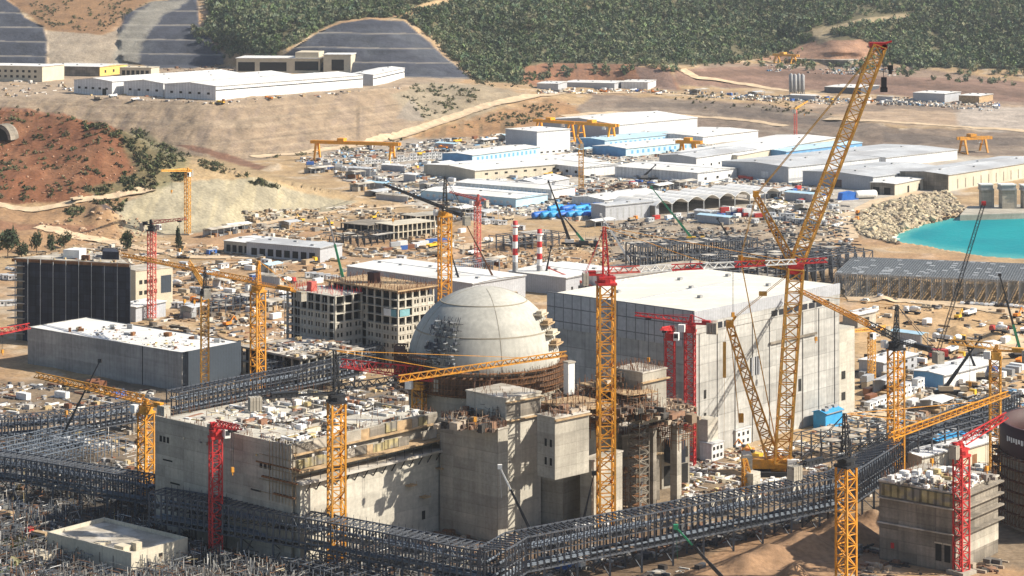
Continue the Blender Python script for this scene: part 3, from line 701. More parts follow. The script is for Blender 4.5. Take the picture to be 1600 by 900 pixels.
# ---------------------------------------------------------------- helper: block of the reactor complex
def block(name, label, B, A, C, h, m='conc', z0=0.0, cat='concrete block', top='slab', foot=True, ret=False, depth=None):
    o, r, Lx, Ly = site(B, A, C, h, z0)
    if depth: Ly = depth
    root = thing(name, label, cat, o, r)
    w1 = MB(); w1.box(0, 0, -3 if z0 == 0 else 0, Lx, Ly, h - z0); w1.build('wall', M[m], root)
    t = MB(); t.box(-.25, -.25, h - z0 + .003, Lx + .25, Ly + .25, h - z0 + .45); t.build('top_slab', M[top], root)
    return root, Lx, Ly, h - z0
def starter_bars(root, Lx, Ly, z, n, seed, m='rebar', hh=(1, 2.6)):
    rnd = random.Random(seed); s = MB()
    for i in range(n):
        if rnd.random() < .6:
            x, y = (rnd.uniform(0, Lx), rnd.choice((.3, Ly - .3))) if rnd.random() < .5 else (rnd.choice((.3, Lx - .3)), rnd.uniform(0, Ly))
        else: x, y = rnd.uniform(0, Lx), rnd.uniform(0, Ly)
        s.bar((x, y, z), (x + rnd.uniform(-.3, .3), y + rnd.uniform(-.3, .3), z + rnd.uniform(*hh)), .08, caps=False)
    s.build('starter_bars', M[m], root)['kind'] = 'stuff'
t1, Lx, Ly, h = block('access_tower', 'tall square concrete tower standing against the front of the domed reactor', (790, 624), (736, 610), (838, 612), 40.4, 'conc_new', cat='tower')
starter_bars(t1, Lx, Ly, h, 40, 3)
mark('the square tower below the dome', t1.location)
b = MB(); facade(b, 'L', Lx, Ly, 2.4, 3.6, 29, 31.5); b.build('opening', M['void'], t1)
b = MB(); facade(b, 'L', Lx, Ly, 5, 6.2, 29, 31.2); b.build('opening', M['void'], t1)
b = MB(); facade(b, 'R', Lx, Ly, .4, Lx - .4, 34.4, 38.6, -.05, .05); b.build('painted_recess', M['conc_dark'], t1)  # flat dark slab, the shade of a recess put into its colour
b = MB()
for z in (33.6, 39.2): b.box(-.4, -1.1, z, Lx + .5, -.02, z + .3)
b.build('ledge', M['timber'], t1)
t2, Lx2, Ly2, h2 = block('lower_concrete_block', 'broad shadowed concrete block left of the tower with brown timber deck on top', (778, 672), (688, 655), (793, 668), 33.5, 'conc', cat='concrete block')
starter_bars(t2, Lx2, Ly2, h2, 120, 4)
t3, Lx, Ly, h = block('cantilevered_concrete_box', 'pale concrete box jutting out over a dark recess beside the square tower', (867, 655), (846, 648), (914, 643), 38.0, 'conc', z0=20.0, cat='concrete block')
starter_bars(t3, Lx, Ly, h, 50, 6)
for z in (4, 9.5):
    for y in (1.2, 3.4):
        b = MB(); facade(b, 'L', Lx, Ly, y, y + .9, z, z + 2.2); b.build('window', M['void'], t3)
b = MB(); b.box(-.3, -.9, h - .6, Lx + .4, -.02, h - .2); b.build('ledge', M['timber'], t3)
t4, Lx, Ly, h = block('recessed_concrete_wall', 'dark recessed concrete wall below the jutting box', (880, 690), (838, 682), (960, 660), 26, 'conc', cat='concrete block')
t5, Lx, Ly, h = block('stair_core', 'narrow concrete stair core behind the tall yellow mast by the jutting box', (924, 722), (912, 718), (966, 705), 21, 'conc', cat='concrete block')
t6, Lx, Ly, h = block('stepped_concrete_block', 'unfinished dark concrete block full of rebar between the dome and the big turbine hall', (972, 682), (880, 640), (1012, 670), 22, 'conc_dark', cat='concrete block')  # dark concrete puts the shadow on this block into its colour
starter_bars(t6, Lx, Ly, h, 320, 7, hh=(1, 3.2))
b = MB(); b.box(-.5, -1.5, 15, Lx + .6, -.02, 15.4); b.build('ledge', M['timber'], t6)
t7, Lx, Ly, h = block('raised_concrete_block', 'raised grey concrete block with ragged top beside the two slim red cranes', (1004, 584), (964, 575), (1034, 575), 44, 'conc', z0=28, cat='concrete block')
starter_bars(t7, Lx, Ly, h, 120, 8)
b = MB(); b.box(-.9, -.9, h - 3, Lx + .9, -.02, h - 2.6); b.build('ledge', M['timber'], t7)
t8, Lx, Ly, h = block('side_concrete_bay', 'lower concrete bay with dark openings under the slim red cranes', (1034, 684), (980, 660), (1060, 674), 17, 'conc', cat='concrete block')
starter_bars(t8, Lx, Ly, h, 180, 9)
for k in range(3):
    b = MB(); facade(b, 'R', Lx, Ly, Lx * (.08 + k * .32), Lx * (.30 + k * .32), 1, 7.5, -.1, .1); b.build('opening', M['void'], t8)
    b = MB(); facade(b, 'R', Lx, Ly, Lx * (.08 + k * .32), Lx * (.30 + k * .32), 9.5, 13, -.1, .1); b.build('opening', M['void'], t8)
b = MB(); b.box(1, -4.5, 9, Lx * .55, -.02, 16.5); b.build('hung_formwork_box', M['netting'], t8)
t9, Lx, Ly, h = block('end_wall_pier', 'white pier of fresh concrete behind the yellow mast at the foot of the dome', (888, 568), (884, 566), (895, 566), 46, 'white', z0=36, cat='pier')
def pier(u, vb, vt, wpx, m, label, name='concrete_column', d=2.6):
    p_ = P(u, vb); z = H - (vt - VH) * p_.y / F; root = thing(name, label, 'column', p_, .9)
    w_ = wpx * p_.y / F; b = MB(); b.cbox((0, 0, -2), (w_, d, z + 2)); b.build('shaft', M[m], root)
    c = MB(); c.cbox((0, 0, z + .002), (w_ + .6, d + .6, .7)); c.build('capital', M['slab'], root); return root, z
pier(1056, 790, 655, 12, 'conc', 'brown streaked concrete column with open lattice shaft at its side')
r_, z_ = pier(1018, 795, 668, 9, 'conc_dark', 'thin dark concrete column standing behind the lattice shaft')
p_ = P(998, 800); st = thing('scaffold_stair_tower', 'brown lattice scaffold stair tower leaning on the unfinished block by the red cranes', 'scaffold tower', p_, .9)
b = MB(); b.lattice((0, 0, 0), (0, 0, 29), 5.2, 4.2, 14, .16, .12); b.build('frame', M['conc_dark'], st)
for k in range(9):
    b = MB(); b.cbox((0, 0, 3 * k + 2.2), (4.6, 3.6, .2)); b.build('landing', M['rust'], st)
b = MB(); b.bar((-2, -2, 1), (9, 4, 24), .35); b.build('raking_prop', M['steel_pale'], st)
# a skirt of scaffolded platforms between tower and dome
for i, (B_, A_, C_, h_, z_, lab) in enumerate((
        ((905, 642), (862, 625), (948, 628), 37, 30, 'scaffold deck of brown planks between jutting box and dome'),
        ((980, 618), (925, 596), (1010, 608), 39, 33, 'scaffold deck under the raised grey concrete block'),
        ((962, 742), (938, 736), (984, 736), 12, 0, 'short brown scaffold in front of the dark rebar block'),
        ((1060, 660), (1010, 650), (1085, 652), 27, 20, 'small scaffold deck at the foot of the two red masts'))):
    o, r, Lx, Ly = site(B_, A_, C_, h_, z_); root = thing('scaffold_deck', lab, 'scaffold', o, r); b = MB()
    b.box(0, 0, h_ - z_ - .3, Lx, Ly, h_ - z_); b.build('deck', M['timber'], root); b = MB(); nx = max(3, int(Lx / 2.2)); ny = max(2, int(Ly / 2.6))
    for ix in range(nx + 1):
        for iy in range(ny + 1):
            x, y = Lx * ix / nx, Ly * iy / ny; b.bar((x, y, -2), (x, y, h_ - z_ + random.uniform(.2, 2)), .1, caps=False)
            for z in ([1, 3, 5] if z_ else range(1, int(h_), 2)): b.bar((x, y, z), (min(x + Lx / nx, Lx), y, z), .08, caps=False); b.bar((x, y, z), (x, min(y + Ly / ny, Ly), z), .08, caps=False)
    b.build('frame', M['rust'], root); starter_bars(root, Lx, Ly, h_ - z_, 70, 20 + i)

# ---------------------------------------------------------------- turbine hall
o, r, Lx, Ly = site((1085, 490), (845, 461), (1325, 446), 50.4)
th = thing('turbine_hall', 'huge turbine hall with pale panelled walls and cream roof next to the domed reactor', 'turbine hall', o, r)
mark('the huge pale turbine hall', o + Vector((math.cos(r), math.sin(r), 0)) * Lx * .5); THR = (o, r, Lx, Ly)
HT = 50.4
b = MB(); b.mi = 0; b.box(0, 0, -3, Lx, .5, HT - 7); b.box(0, Ly - .5, -3, Lx, Ly, HT - 7); b.box(0, .5, -3, .5, Ly - .5, HT - 12); b.box(Lx - .5, .5, -3, Lx, Ly - .5, HT - 7)
b.build('wall', [M['hall_panel']], th)
b = MB(); b.box(-.35, -.02, HT - 12, .15, Ly, HT + .9); b.build('clerestory_band', M['hall_band'], th)
b = MB(); b.box(-.35, -.35, HT - 3.6, Lx, .15, HT + .5); b.build('eaves_band', M['grey_wall'], th)
b = MB(); b.box(.2, -.28, HT - 7.2, Lx - .2, .1, HT - 3.65); b.build('clerestory_wall', M['hall_panel'], th)
rf = MB(); rf.box(.2, .2, HT - .6, Lx - .1, Ly - .1, HT - .1); rf = rf.build('roof', M['hall_roof'], th)
for (x, y) in ((20, 50), (46, 36), (60, 52), (30, 20), (70, 18), (80, 44)):
    v = MB(); v.cbox((x, y, HT - .1), (1.8, 1.4, 1.0)); v.build('roof_vent', M['grey_paint'], rf)
v = MB(); v.box(1.5, Ly * .52, HT - .1, Lx - 2, Ly * .52 + .5, HT + .12); v.build('roof_ridge_strip', M['grey_wall'], rf)
n = 18
for i in range(n):
    x0 = 2 + (Lx - 4) * i / n; b = MB(); facade(b, 'R', Lx, Ly, x0 + .5, x0 + (Lx - 4) / n - .5, HT - 6.7, HT - 4.6, .2, .34)
    if i in (1, 2, 3, 9, 10, 11, 12, 13, 14, 15, 16): b.build('clerestory_window', M['glass'], th)
for i in range(9):
    x0 = 3 + (Lx - 6) * i / 8; b = MB(); b.box(x0 - .35, -.30, 0, x0 + .35, -.02, HT - 7.4); b.build('pilaster', M['hall_panel'], th)
for (xa, xb, za, zb) in ((.365, .43, 24, 30.5), (.70, .72, 14, 18.5), (.62, .64, 3, 6), (.06, .075, 4, 7), (.06, .075, 12, 15), (.06, .075, 20, 23)):
    b = MB(); facade(b, 'R', Lx, Ly, Lx * xa, Lx * xb, za, zb, -.1, .1); b.build('opening', M['void'], th)
for k in range(4):
    b = MB(); x0 = Lx * (.372 + k * .0155); b.box(x0, -.3, 24, x0 + .5, -.11, 30.5); b.build('opening_mullion', M['grey_wall'], th)
b = MB(); b.box(1, -5, 0, 7, -.02, 14); b.build('stair_annex', M['conc_new'], th)
b = MB(); b.box(Lx - 46, -.9, 33.8, Lx - 46 + 30, -.32, 34.6); b.build('ledge', M['conc_dark'], th)
ax = MB(); ax.box(Lx + .01, 1, -3, Lx + 12, 40, 33); ax.build('end_annex', M['conc_new'], th)
for (x, z) in ((Lx + 3, 6), (Lx + 3, 14)):
    b = MB(); b.box(x, .85, z, x + 2.5, .99, z + 3); b.build('annex_window', M['void'], th)
# low lean-to roofs at the foot of the hall
sh = []
for i, (u, v, w_, lab) in enumerate(((1150, 700, 9, 'small white box shed at the foot of the turbine hall wall'), (1112, 722, 7, 'little two storey site hut beside the red mast base'))):
    p_ = P(u, v); root = thing('site_hut', lab, 'hut', p_, r); FOOT.append((p_.xy, Vector((math.cos(r), math.sin(r))), Vector((-math.sin(r), math.cos(r))), w_, 6))
    b = MB(); b.box(0, 0, 0, w_, 5, 6); b.build('wall', M['white_wall'], root); b = MB(); b.box(-.3, -.3, 6, w_ + .3, 5.3, 6.3); b.build('roof', M['grey_roof'], root)
    windows(root, 'R', w_, 5, 3, 1.2, 2.4, 1.2, 'void', rows=2, dz=2.6)

# ---------------------------------------------------------------- auxiliary building in front of the reactor
o, r, Lx, Ly = site((444, 694), (235, 651), (690, 643), 34.5)
au = thing('auxiliary_building', 'big open topped concrete building with yellow formwork ledges in front of the dome', 'concrete building', o, r)
mark('the open topped concrete building', o + Vector((math.cos(r) * Lx - math.sin(r) * Ly, math.sin(r) * Lx + math.cos(r) * Ly, 0)) * .5)
AUX = (o, r, Lx, Ly); ZA = 34.5
b = MB(); b.box(0, -3, -4, .8, Ly, ZA); b.box(.8, 0, -4, Lx, .9, ZA - .4); b.box(.8, Ly - .9, -4, Lx, Ly, ZA - 1); b.box(Lx - .9, .9, -4, Lx, Ly - .9, ZA - .8); b.build('wall', M['conc'], au)
b = MB(); b.box(.8, .9, ZA - 5.5, Lx - .9, Ly - .9, ZA - 5); b.build('floor_slab', M['slab'], au)
b = MB()
for f in (.3, .55, .78): b.box(Lx * f, .9, ZA - 5, Lx * f + .8, Ly - .9, ZA - 1.6)
for f in (.35, .62): b.box(.8, Ly * f, ZA - 5, Lx - .9, Ly * f + .8, ZA - 2.0)
b.build('inner_wall', M['slab'], au)
for (x0, y0, x1, y1, z) in ((3, 14, Lx * .3, Ly * .6, ZA - 1.4), (Lx * .32, Ly * .64, Lx * .7, Ly - 3, ZA - 1.5), (Lx * .57, 3, Lx - 3, Ly * .33, ZA - 1.3), (3, Ly * .65, Lx * .28, Ly - 2, ZA - .9)):
    b = MB(); b.box(x0, y0, z - .5, x1, y1, z); b.build('roof_slab', M['conc_new'], au)
starter_bars(au, Lx, Ly, ZA - 1, 260, 12)
# projecting lower storey on the sunny face with its ledges
LZ = 23.6; LD = 5.2
b = MB(); b.box(1.5, -LD, -6, Lx + 3, -.02, LZ); b.build('lower_wall', M['conc_new'], au)
b = MB(); b.box(.5, -LD - 2.0, LZ + .01, Lx + 5, -.02, LZ + .7); b.build('ledge', M['slab'], au)
b = MB(); b.box(.5, -LD - .8, LZ + 3.2, Lx + 2, -.02, LZ + 3.7); b.build('ledge', M['timber'], au)
b = MB(); b.box(.2, -1.6, ZA - 3.8, Lx - 3, -.02, ZA - 3.3); b.build('ledge', M['timber'], au)
for (z0_, z1_, y_) in ((LZ + 3.8, LZ + 6.4, -LD + 1.6), (ZA - 3.2, ZA - .4, -.5)):
    x_ = 1.2
    while x_ < Lx - 5:
        w_ = random.uniform(2.4, 7); dz_ = random.uniform(-.5, .3)
        if random.random() < .86: b = MB(); b.box(x_, y_ - .2 - random.uniform(0, .4), z0_ + dz_, x_ + w_ - .15, y_, z1_ + dz_); b.build('formwork_panel', random.choice([M['form'], M['form'], M['timber'], M['conc_dark'], M['slab']]), au)
        x_ += w_
for i in range(15):
    x = 4 + (Lx - 6) * i / 15; b = MB(); b.bar((x, -LD - 1.8, LZ), (x, -LD - .03, LZ - 2.6), .18); b.bar((x, -LD - 1.7, LZ + .7), (x, -LD - 1.6, LZ + 3.2), .09); b.build('ledge_bracket', M['steel_dark'], au)
for i, (x, w_, d_, zz) in enumerate(((12, 3.2, 2.2, 15), (44, 3, 2.2, 15.5), (50, 2.6, 2.4, 11), (57, 3, 2.6, 18.5), (Lx - 1, 2.4, 2.8, 9))):
    b = MB(); b.box(x, -LD - d_, zz, x + w_, -LD - .02, zz + .35); b.bar((x + .2, -LD - d_ + .1, zz), (x + .2, -LD - d_ + .1, zz + 1.3), .07); b.bar((x + w_ - .2, -LD - d_ + .1, zz), (x + w_ - .2, -LD - d_ + .1, zz + 1.3), .07); b.build('wall_platform', M['timber'], au)
for k in range(3):
    b = MB(); facade(b, 'L', Lx, Ly, Ly * .945 - k * 1.7, Ly * .945 - k * 1.7 + 1.1, 27, 28.8); b.build('opening', M['void'], au)
for k in range(3):
    b = MB(); facade(b, 'L', Lx, Ly, 9.5 - k * 1.9, 9.5 - k * 1.9 + 1.1, 26.2, 28); b.build('opening', M['void'], au)
for (y, z) in ((Ly * .86, 21.5), (Ly * .80, 15), (10, 19)):
    b = MB(); facade(b, 'L', Lx, Ly, y, y + 4.5, z, z + .5); b.build('painted_recess', M['void'], au)  # flat near-black strips carry the shade of slots in the wall
b = MB(); facade(b, 'R', Lx, Ly, 0, 1.4, 4, 6.6); o_ = b.build('opening', M['void'], au); o_.location = (Lx - 12, -LD, 0)
b = MB(); b.box(-.3, -LD - 1, LZ + 4, .8, 12, LZ + 4.4); b.box(-.9, -LD - .6, LZ + .2, -.02, 9, LZ + .6); b.box(-.9, -LD, LZ - 4, -.02, 4, LZ - 3.6); b.build('corner_scaffold', M['rust'], au)
b = MB()
for i in range(9):
    for k in range(4): b.bar((-.8, -LD - .6 + i * 1.4, LZ - 6), (-.8, -LD - .6 + i * 1.4, ZA + .6), .09, caps=False); b.bar((-.8, -LD - .6, LZ - 4 + k * 3.6), (-.8, 10, LZ - 4 + k * 3.6), .08, caps=False)
b.build('scaffold_frame', M['timber'], au)

# ---------------------------------------------------------------- grey windowless hall and the tower block in netting
zt = 15.6
o, r, Lx, Ly = site((284, 551), (35, 512), (384, 535), zt)
gh = thing('grey_hall', 'long windowless grey hall with slate end wall and white roof covered in loose material', 'hall', o, r)
mark('the long windowless grey hall', o + Vector((math.cos(r) * Lx - math.sin(r) * Ly, math.sin(r) * Lx + math.cos(r) * Ly, 0)) * .5); GH = (o, r, Lx, Ly)
b = MB(); b.box(0, 0, -4, .5, Ly, zt); b.box(.5, Ly - .5, -4, Lx, Ly, zt); b.build('wall', M['hall_grey'], gh)
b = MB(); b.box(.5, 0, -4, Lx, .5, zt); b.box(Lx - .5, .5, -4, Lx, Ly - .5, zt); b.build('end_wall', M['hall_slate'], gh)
b = MB(); b.box(.5, .5, zt - .6, Lx - .5, Ly - .5, zt - .25); rf = b.build('roof', M['white_roof'], gh)
b = MB(); b.box(-.06, Ly * .24, 0, .01, Ly * .245, zt); b.build('wall_joint', M['void'], gh)
for i in range(12):
    b = MB(); b.cbox((random.uniform(4, Lx - 4), random.uniform(6, Ly * .85), zt - .25), (random.uniform(1, 3), random.uniform(1, 3), random.uniform(.8, 2)), random.random()); b.build('roof_unit', random.choice([M['grey_paint'], M['steel_pale'], M['rust'], M['cream']]), rf)
zt = 37.0
o, r, Lx, Ly = site((201, 412), (30, 401), (232, 398), zt)
Lx = max(Lx, 20)
nb = thing('netted_tower_block', 'tower block wrapped in dark scaffold netting behind the long grey hall', 'building', o, r)
mark('the tower block wrapped in dark netting', o + Vector((-math.sin(r), math.cos(r), 0)) * Ly * .5); NB = (o, r, Lx, Ly)
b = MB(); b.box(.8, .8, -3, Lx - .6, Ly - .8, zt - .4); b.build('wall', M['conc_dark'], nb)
b = MB(); b.box(-.9, -.6, 0, -.6, Ly - 6, zt - 1.6); b.box(-.6, -.6, 0, Lx + .2, -.35, zt - 1.6); b.build('scaffold_netting', M['netting'], nb)
for i in range(10):
    y = -.5 + (Ly - 2) * i / 9; b = MB(); b.bar((-1.1, y, 0), (-1.1, y, zt + random.uniform(-1.5, 1.4)), .17, caps=False); b.build('scaffold_standard', M['steel_pale'], nb)
for k in range(10):
    b = MB(); b.box(-1.2, Ly - 7, 3 + k * 3.4, 6, Ly + 1.6, 3.35 + k * 3.4); b.build('floor_edge', M['slab'], nb)
b = MB(); b.box(-.5, -.3, zt - 1.5, Lx, Ly, zt - .2); b.build('parapet', M['rust'], nb)
b = MB(); b.box(0, 0, zt - .19, Lx - .3, Ly - .3, zt + .15); rf = b.build('roof', M['slab'], nb)
b = MB(); b.box(5, Ly * .46, zt + .15, 13, Ly * .62, zt + 4.2); b.build('stair_penthouse', M['white'], rf)
b = MB(); b.box(9, 3, zt + .15, 20, 14, zt + 3.6); b.build('plant_room', M['netting'], rf)
b = MB(); b.box(2, Ly * .35, zt + .15, 4.5, Ly * .42, zt + 2.4); b.build('rebar_stub', M['rebar'], rf)
for k_ in nb.children_recursive:          # the block's flank runs back at a slant
    for v_ in k_.data.vertices: v_.co.y += v_.co.x * (.8 - 1.5 * min(max(v_.co.y / NB[3], 0), 1))
o, r, Lx, Ly = site((212, 424), (201, 420), (266, 417), 20)
ob = thing('small_office_block', 'cream three storey office block beside the red mast and the netted tower block', 'building', o, r)
mark('the cream three storey office block', o)
b = MB(); b.box(0, 0, -3, Lx, Ly + 6, 20); b.build('wall', M['cream'], ob); b = MB(); b.box(-.3, -.3, 20.01, Lx + .3, Ly + 6.3, 20.5); b.build('roof', M['slab'], ob)
windows(ob, 'R', Lx, Ly, 4, 3, 5, 1.8, 'void', rows=3, dz=5.2, a0=1.5, a1=Lx * .6)
b = MB(); facade(b, 'R', Lx, Ly, Lx * .68, Lx * .96, 8, 16.5); b.build('curtain_wall', M['hall_slate'], ob)
rl, *_ = shed('low_annex', 'low white roofed annex with open side at the red mast foot', (212, 503), (196, 497), (243, 492), 7, 'grey_wall', 'white_roof', 0)

# ---------------------------------------------------------------- concrete frame block
def frame_block(name, label, B, A, C, zt, floors, nx, ny, infill, m='conc_new', z0=0, seed=1, cap=None):
    rnd = random.Random(seed); o, r, Lx, Ly = site(B, A, C, zt); root = thing(name, label, 'concrete frame', o, r); fh = zt / floors
    core = MB(); core.box(2.2, 2.2, -2, Lx - .8, Ly - .8, zt - .6); core.build('interior_shade_core', M['void'], root)  # near-black box that paints in the shade between the floors
    for k in range(floors + 1):
        b = MB(); b.box(-.15, -.15, k * fh - .35, Lx + .15, Ly + .15, k * fh); b.build('floor_slab', M[m], root)
    for i in range(nx + 1):
        x = (Lx - .7) * i / nx; b = MB(); b.box(x, .02, -2, x + .7, .7, zt - .36); b.build('column', M[m], root)
    for i in range(1, ny + 1):
        y = (Ly - .7) * i / ny; b = MB(); b.box(.02, y, -2, .7, y + .7, zt - .36); b.build('column', M[m], root)
    for (face, k0, k1, i0, i1) in infill:          # infill walls leaving two openings per bay
        n, Lf = (nx, Lx) if face == 'R' else (ny, Ly)
        for k in range(k0, k1):
            b = MB(); za, zb = k * fh, (k + 1) * fh - .36
            for i in range(i0, min(i1, n)):
                a0, a1 = Lf * i / n + .4, Lf * (i + 1) / n; w_ = (a1 - a0); cuts = [a0, a0 + w_ * .16, a0 + w_ * .42, a0 + w_ * .58, a0 + w_ * .84, a1]
                d0, d1 = -.5, -.1
                facade(b, face, Lx, Ly, a0, a1, za, za + fh * .28, d0, d1); facade(b, face, Lx, Ly, a0, a1, zb - fh * .14, zb, d0, d1)
                for q in (0, 2, 4): facade(b, face, Lx, Ly, cuts[q], cuts[q + 1], za + fh * .28, zb - fh * .14, d0, d1)
            b.build('infill_wall', M[m], root)
    return root, Lx, Ly, o, r
cf, Lx, Ly, o, r = frame_block('concrete_frame_block', 'unfinished nine storey concrete frame block with rust brown formwork deck on top', (622, 456), (516, 439), (676, 447), 32.4, 9, 5, 9, [('L', 0, 5, 0, 4), ('R', 0, 5, 0, 5), ('R', 6, 8, 2, 5), ('L', 5, 7, 4, 6), ('L', 0, 8, 5, 7)], 'conc_new', seed=3)
mark('the nine storey concrete frame', o)
b = MB(); b.box(-1.2, -1.2, 32.5, Lx + 1.2, Ly + 1.2, 33.0); b.build('formwork_deck', M['timber'], cf)
b = MB()
for i in range(26):
    for (x, y) in (((Lx + 2) * i / 25 - 1, -1.1), (-1.1, (Ly + 2) * i / 25 - 1)): b.bar((x, y, 31.5), (x, y, 35), .1, caps=False)
b.build('edge_guard', M['rust'], cf)
starter_bars(cf, Lx, Ly, 33, 220, 14, hh=(.8, 2.4))
b = MB(); b.box(-.35, 4, 21.7, -.1, 8.6, 24.6); b.build('white_sheet', M['white'], cf)
b = MB(); b.box(-.35, .8, 21.7, -.1, 4, 24.6); b.build('teal_sheet', M['teal'], cf)
b = MB(); b.box(.8, -.35, 21.7, 6.5, -.1, 24.6); b.build('teal_sheet', M['teal'], cf)
b = MB(); b.box(Lx * .3, Ly * .5, 33, Lx * .3 + 4, Ly * .5 + 4, 37.5); b.build('stair_head', M['maroon'], cf)
cw, Lx, Ly, o, r = frame_block('concrete_frame_wing', 'darker lower wing of the concrete frame with scaffolded front', (524, 463), (462, 449), (552, 455), 30, 8, 3, 7, [('L', 0, 6, 1, 5), ('R', 0, 5, 0, 3)], 'conc_new', seed=4)
starter_bars(cw, Lx, Ly, 30, 100, 15, 'red', (1, 3))
b = MB(); b.box(2, Ly * .55, 30, 5, Ly * .55 + 3, 34); b.build('lift_motor_room', M['red_faded'], cw)
b = MB()
for i in range(12):
    y = Ly * i / 11; b.bar((-1, y, 0), (-1, y, 29), .1, caps=False)
    for k in range(8): b.bar((-1, y, 2 + k * 3.5), (-1, min(Ly, y + Ly / 11), 2 + k * 3.5), .09, caps=False)
b.build('scaffold_frame', M['steel_pale'], cw)
lo_, Lx, Ly, o, r = frame_block('long_low_frame', 'long two storey unfinished frame between the grey hall and the concrete frame block', (470, 562), (384, 541), (560, 545), 11, 2, 8, 7, [('R', 0, 1, 0, 3)], 'conc', seed=5)
b = MB(); b.box(-.4, -.4, 11.02, Lx + .4, Ly + .4, 11.6); b.build('roof_slab', M['slab'], lo_)
mark('the long two storey frame', o)

# ---------------------------------------------------------------- small concrete house at the near corner
o, r, Lx, Ly = site((205, 864), (82, 829), (286, 838), 6.5)
hs = thing('flat_roofed_concrete_house', 'small flat roofed concrete house with parapet in the near corner by the pipe racks', 'house', o, r)
mark('the small flat roofed concrete house', o)
b = MB(); b.box(0, 0, -3, .4, Ly, 6.5); b.box(.4, 0, -3, Lx, .4, 6.5); b.box(.4, Ly - .4, -3, Lx, Ly, 6.5); b.box(Lx - .4, .4, -3, Lx, Ly - .4, 6.5); b.build('wall', M['beige_wall'], hs)
b = MB(); b.box(.4, .4, 5.0, Lx - .4, Ly - .4, 5.4); b.build('roof', M['slab'], hs)
for (x, y, a, c, z) in ((3, 7, 3, 4, 1.6), (6, 4.5, 2.2, 2.2, 2.2), (4, 17, 4, 3, .7)):
    b = MB(); b.cbox((x, y, 5.4), (a, c, z)); b.build('roof_hatch', M['cream'], hs)
b = MB(); facade(b, 'R', Lx, Ly, Lx * .48, Lx * .55, 3.2, 4.2); b.build('vent_opening', M['void'], hs)
for (f, w_) in ((.2, .5), (.36, .5), (.62, .4), (.9, 1.2)):
    b = MB(); facade(b, 'L', Lx, Ly, Ly * f, Ly * f + w_, 1.5, 4.5, -.05, .05); b.build('rain_pipe' if w_ < 1 else 'doorway', M['conc_dark'], hs)
b = MB(); b.box(-8, Ly * .78, -1, -3, Ly * 1.0, 2.4); b.build('entrance_block', M['cream'], hs)

# ---------------------------------------------------------------- second concrete block and drum at the near right
o, r, Lx, Ly = site((1492, 772), (1372, 753), (1563, 745), 22.3)
rb = thing('shuttered_concrete_block', 'dark concrete block with yellow formwork ledges beside the bright red mast', 'concrete building', o, r)
mark('the dark shuttered concrete block', o)
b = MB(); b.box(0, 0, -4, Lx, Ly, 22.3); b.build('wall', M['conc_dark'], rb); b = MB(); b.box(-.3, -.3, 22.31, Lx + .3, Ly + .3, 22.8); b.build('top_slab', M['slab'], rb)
b = MB(); b.box(-.55, .5, 18.6, -.02, Ly - 1, 22); b.build('formwork_panel', M['form'], rb)
for z in (10, 14, 17.4, 20.8):
    b = MB(); b.box(.5, -1.5, z, Lx + 1, -.02, z + .5); b.build('ledge', M['conc_dark'], rb)
for z in (10.6, 17.8):
    b = MB(); b.box(-1.2, 0, z, -.56, Ly, z + .35); b.build('ledge', M['slab'], rb)
for y in (1.4, 4.2):
    b = MB(); facade(b, 'L', Lx, Ly, y, y + 1.9, 2.5, 7.4); f_ = b.build('window', M['void'], rb); b = MB(); facade(b, 'L', Lx, Ly, y - .3, y + 2.2, 7.4, 7.8, -.1, .14); b.build('frame', M['cream'], f_)
b = MB(); facade(b, 'L', Lx, Ly, Ly * .8, Ly * .8 + 1.1, 3.6, 5.2); b.build('red_sign', M['red'], rb)
b = MB(); facade(b, 'R', Lx, Ly, .3, Lx, 4, 9.5, -.1, .1); b.build('pale_infill', M['conc'], rb)
starter_bars(rb, Lx, Ly, 22.8, 160, 30)
p_ = Vector((176.5, 692, 0)); dr = thing('reactor_drum', 'dark unfinished reactor drum with maroon steel crown cut by the picture edge', 'reactor drum', p_)
mark('the dark reactor drum', p_); FOOT.append((Vector((150, 666)), Vector((1, 0)), Vector((0, 1)), 53, 53))
b = MB(); b.lathe([(25, -4), (25, 18), (25.6, 18.2), (25.6, 22)], 72); b.build('drum_wall', M['conc'], dr, True)
b = MB(); b.lathe([(25.3, 22), (25.3, 31.0), (24.2, 31.0), (24.2, 24)], 72); b.build('steel_crown', M['maroon'], dr, True)
b = MB()
for k in range(11):
    a0 = -2.93 + k * .05; b.lathe([(25.36, 26.2 + (k % 2) * .3), (25.40, 27.8)], 1, a0=a0, a1=a0 + .034)
b.build('white_lettering', M['white'], dr)
b = MB(); b.lathe([(0.01, 24.5), (24.1, 24.4)], 48); b.build('inner_floor', M['conc_dark'], dr)
b = MB(); b.lathe([(.01, 32.6), (6, 32.2), (7.6, 30.8), (7.6, 24.5)], 32, (-10, -4)); b.build('white_dome_cap', M['steel_pale'], dr, True)
ring_scaffold(25.8, 27.6, 2, 22, -math.pi * 1.1, -math.pi * .3, 40, 6, 9).build('scaffold', M['rebar'], dr)
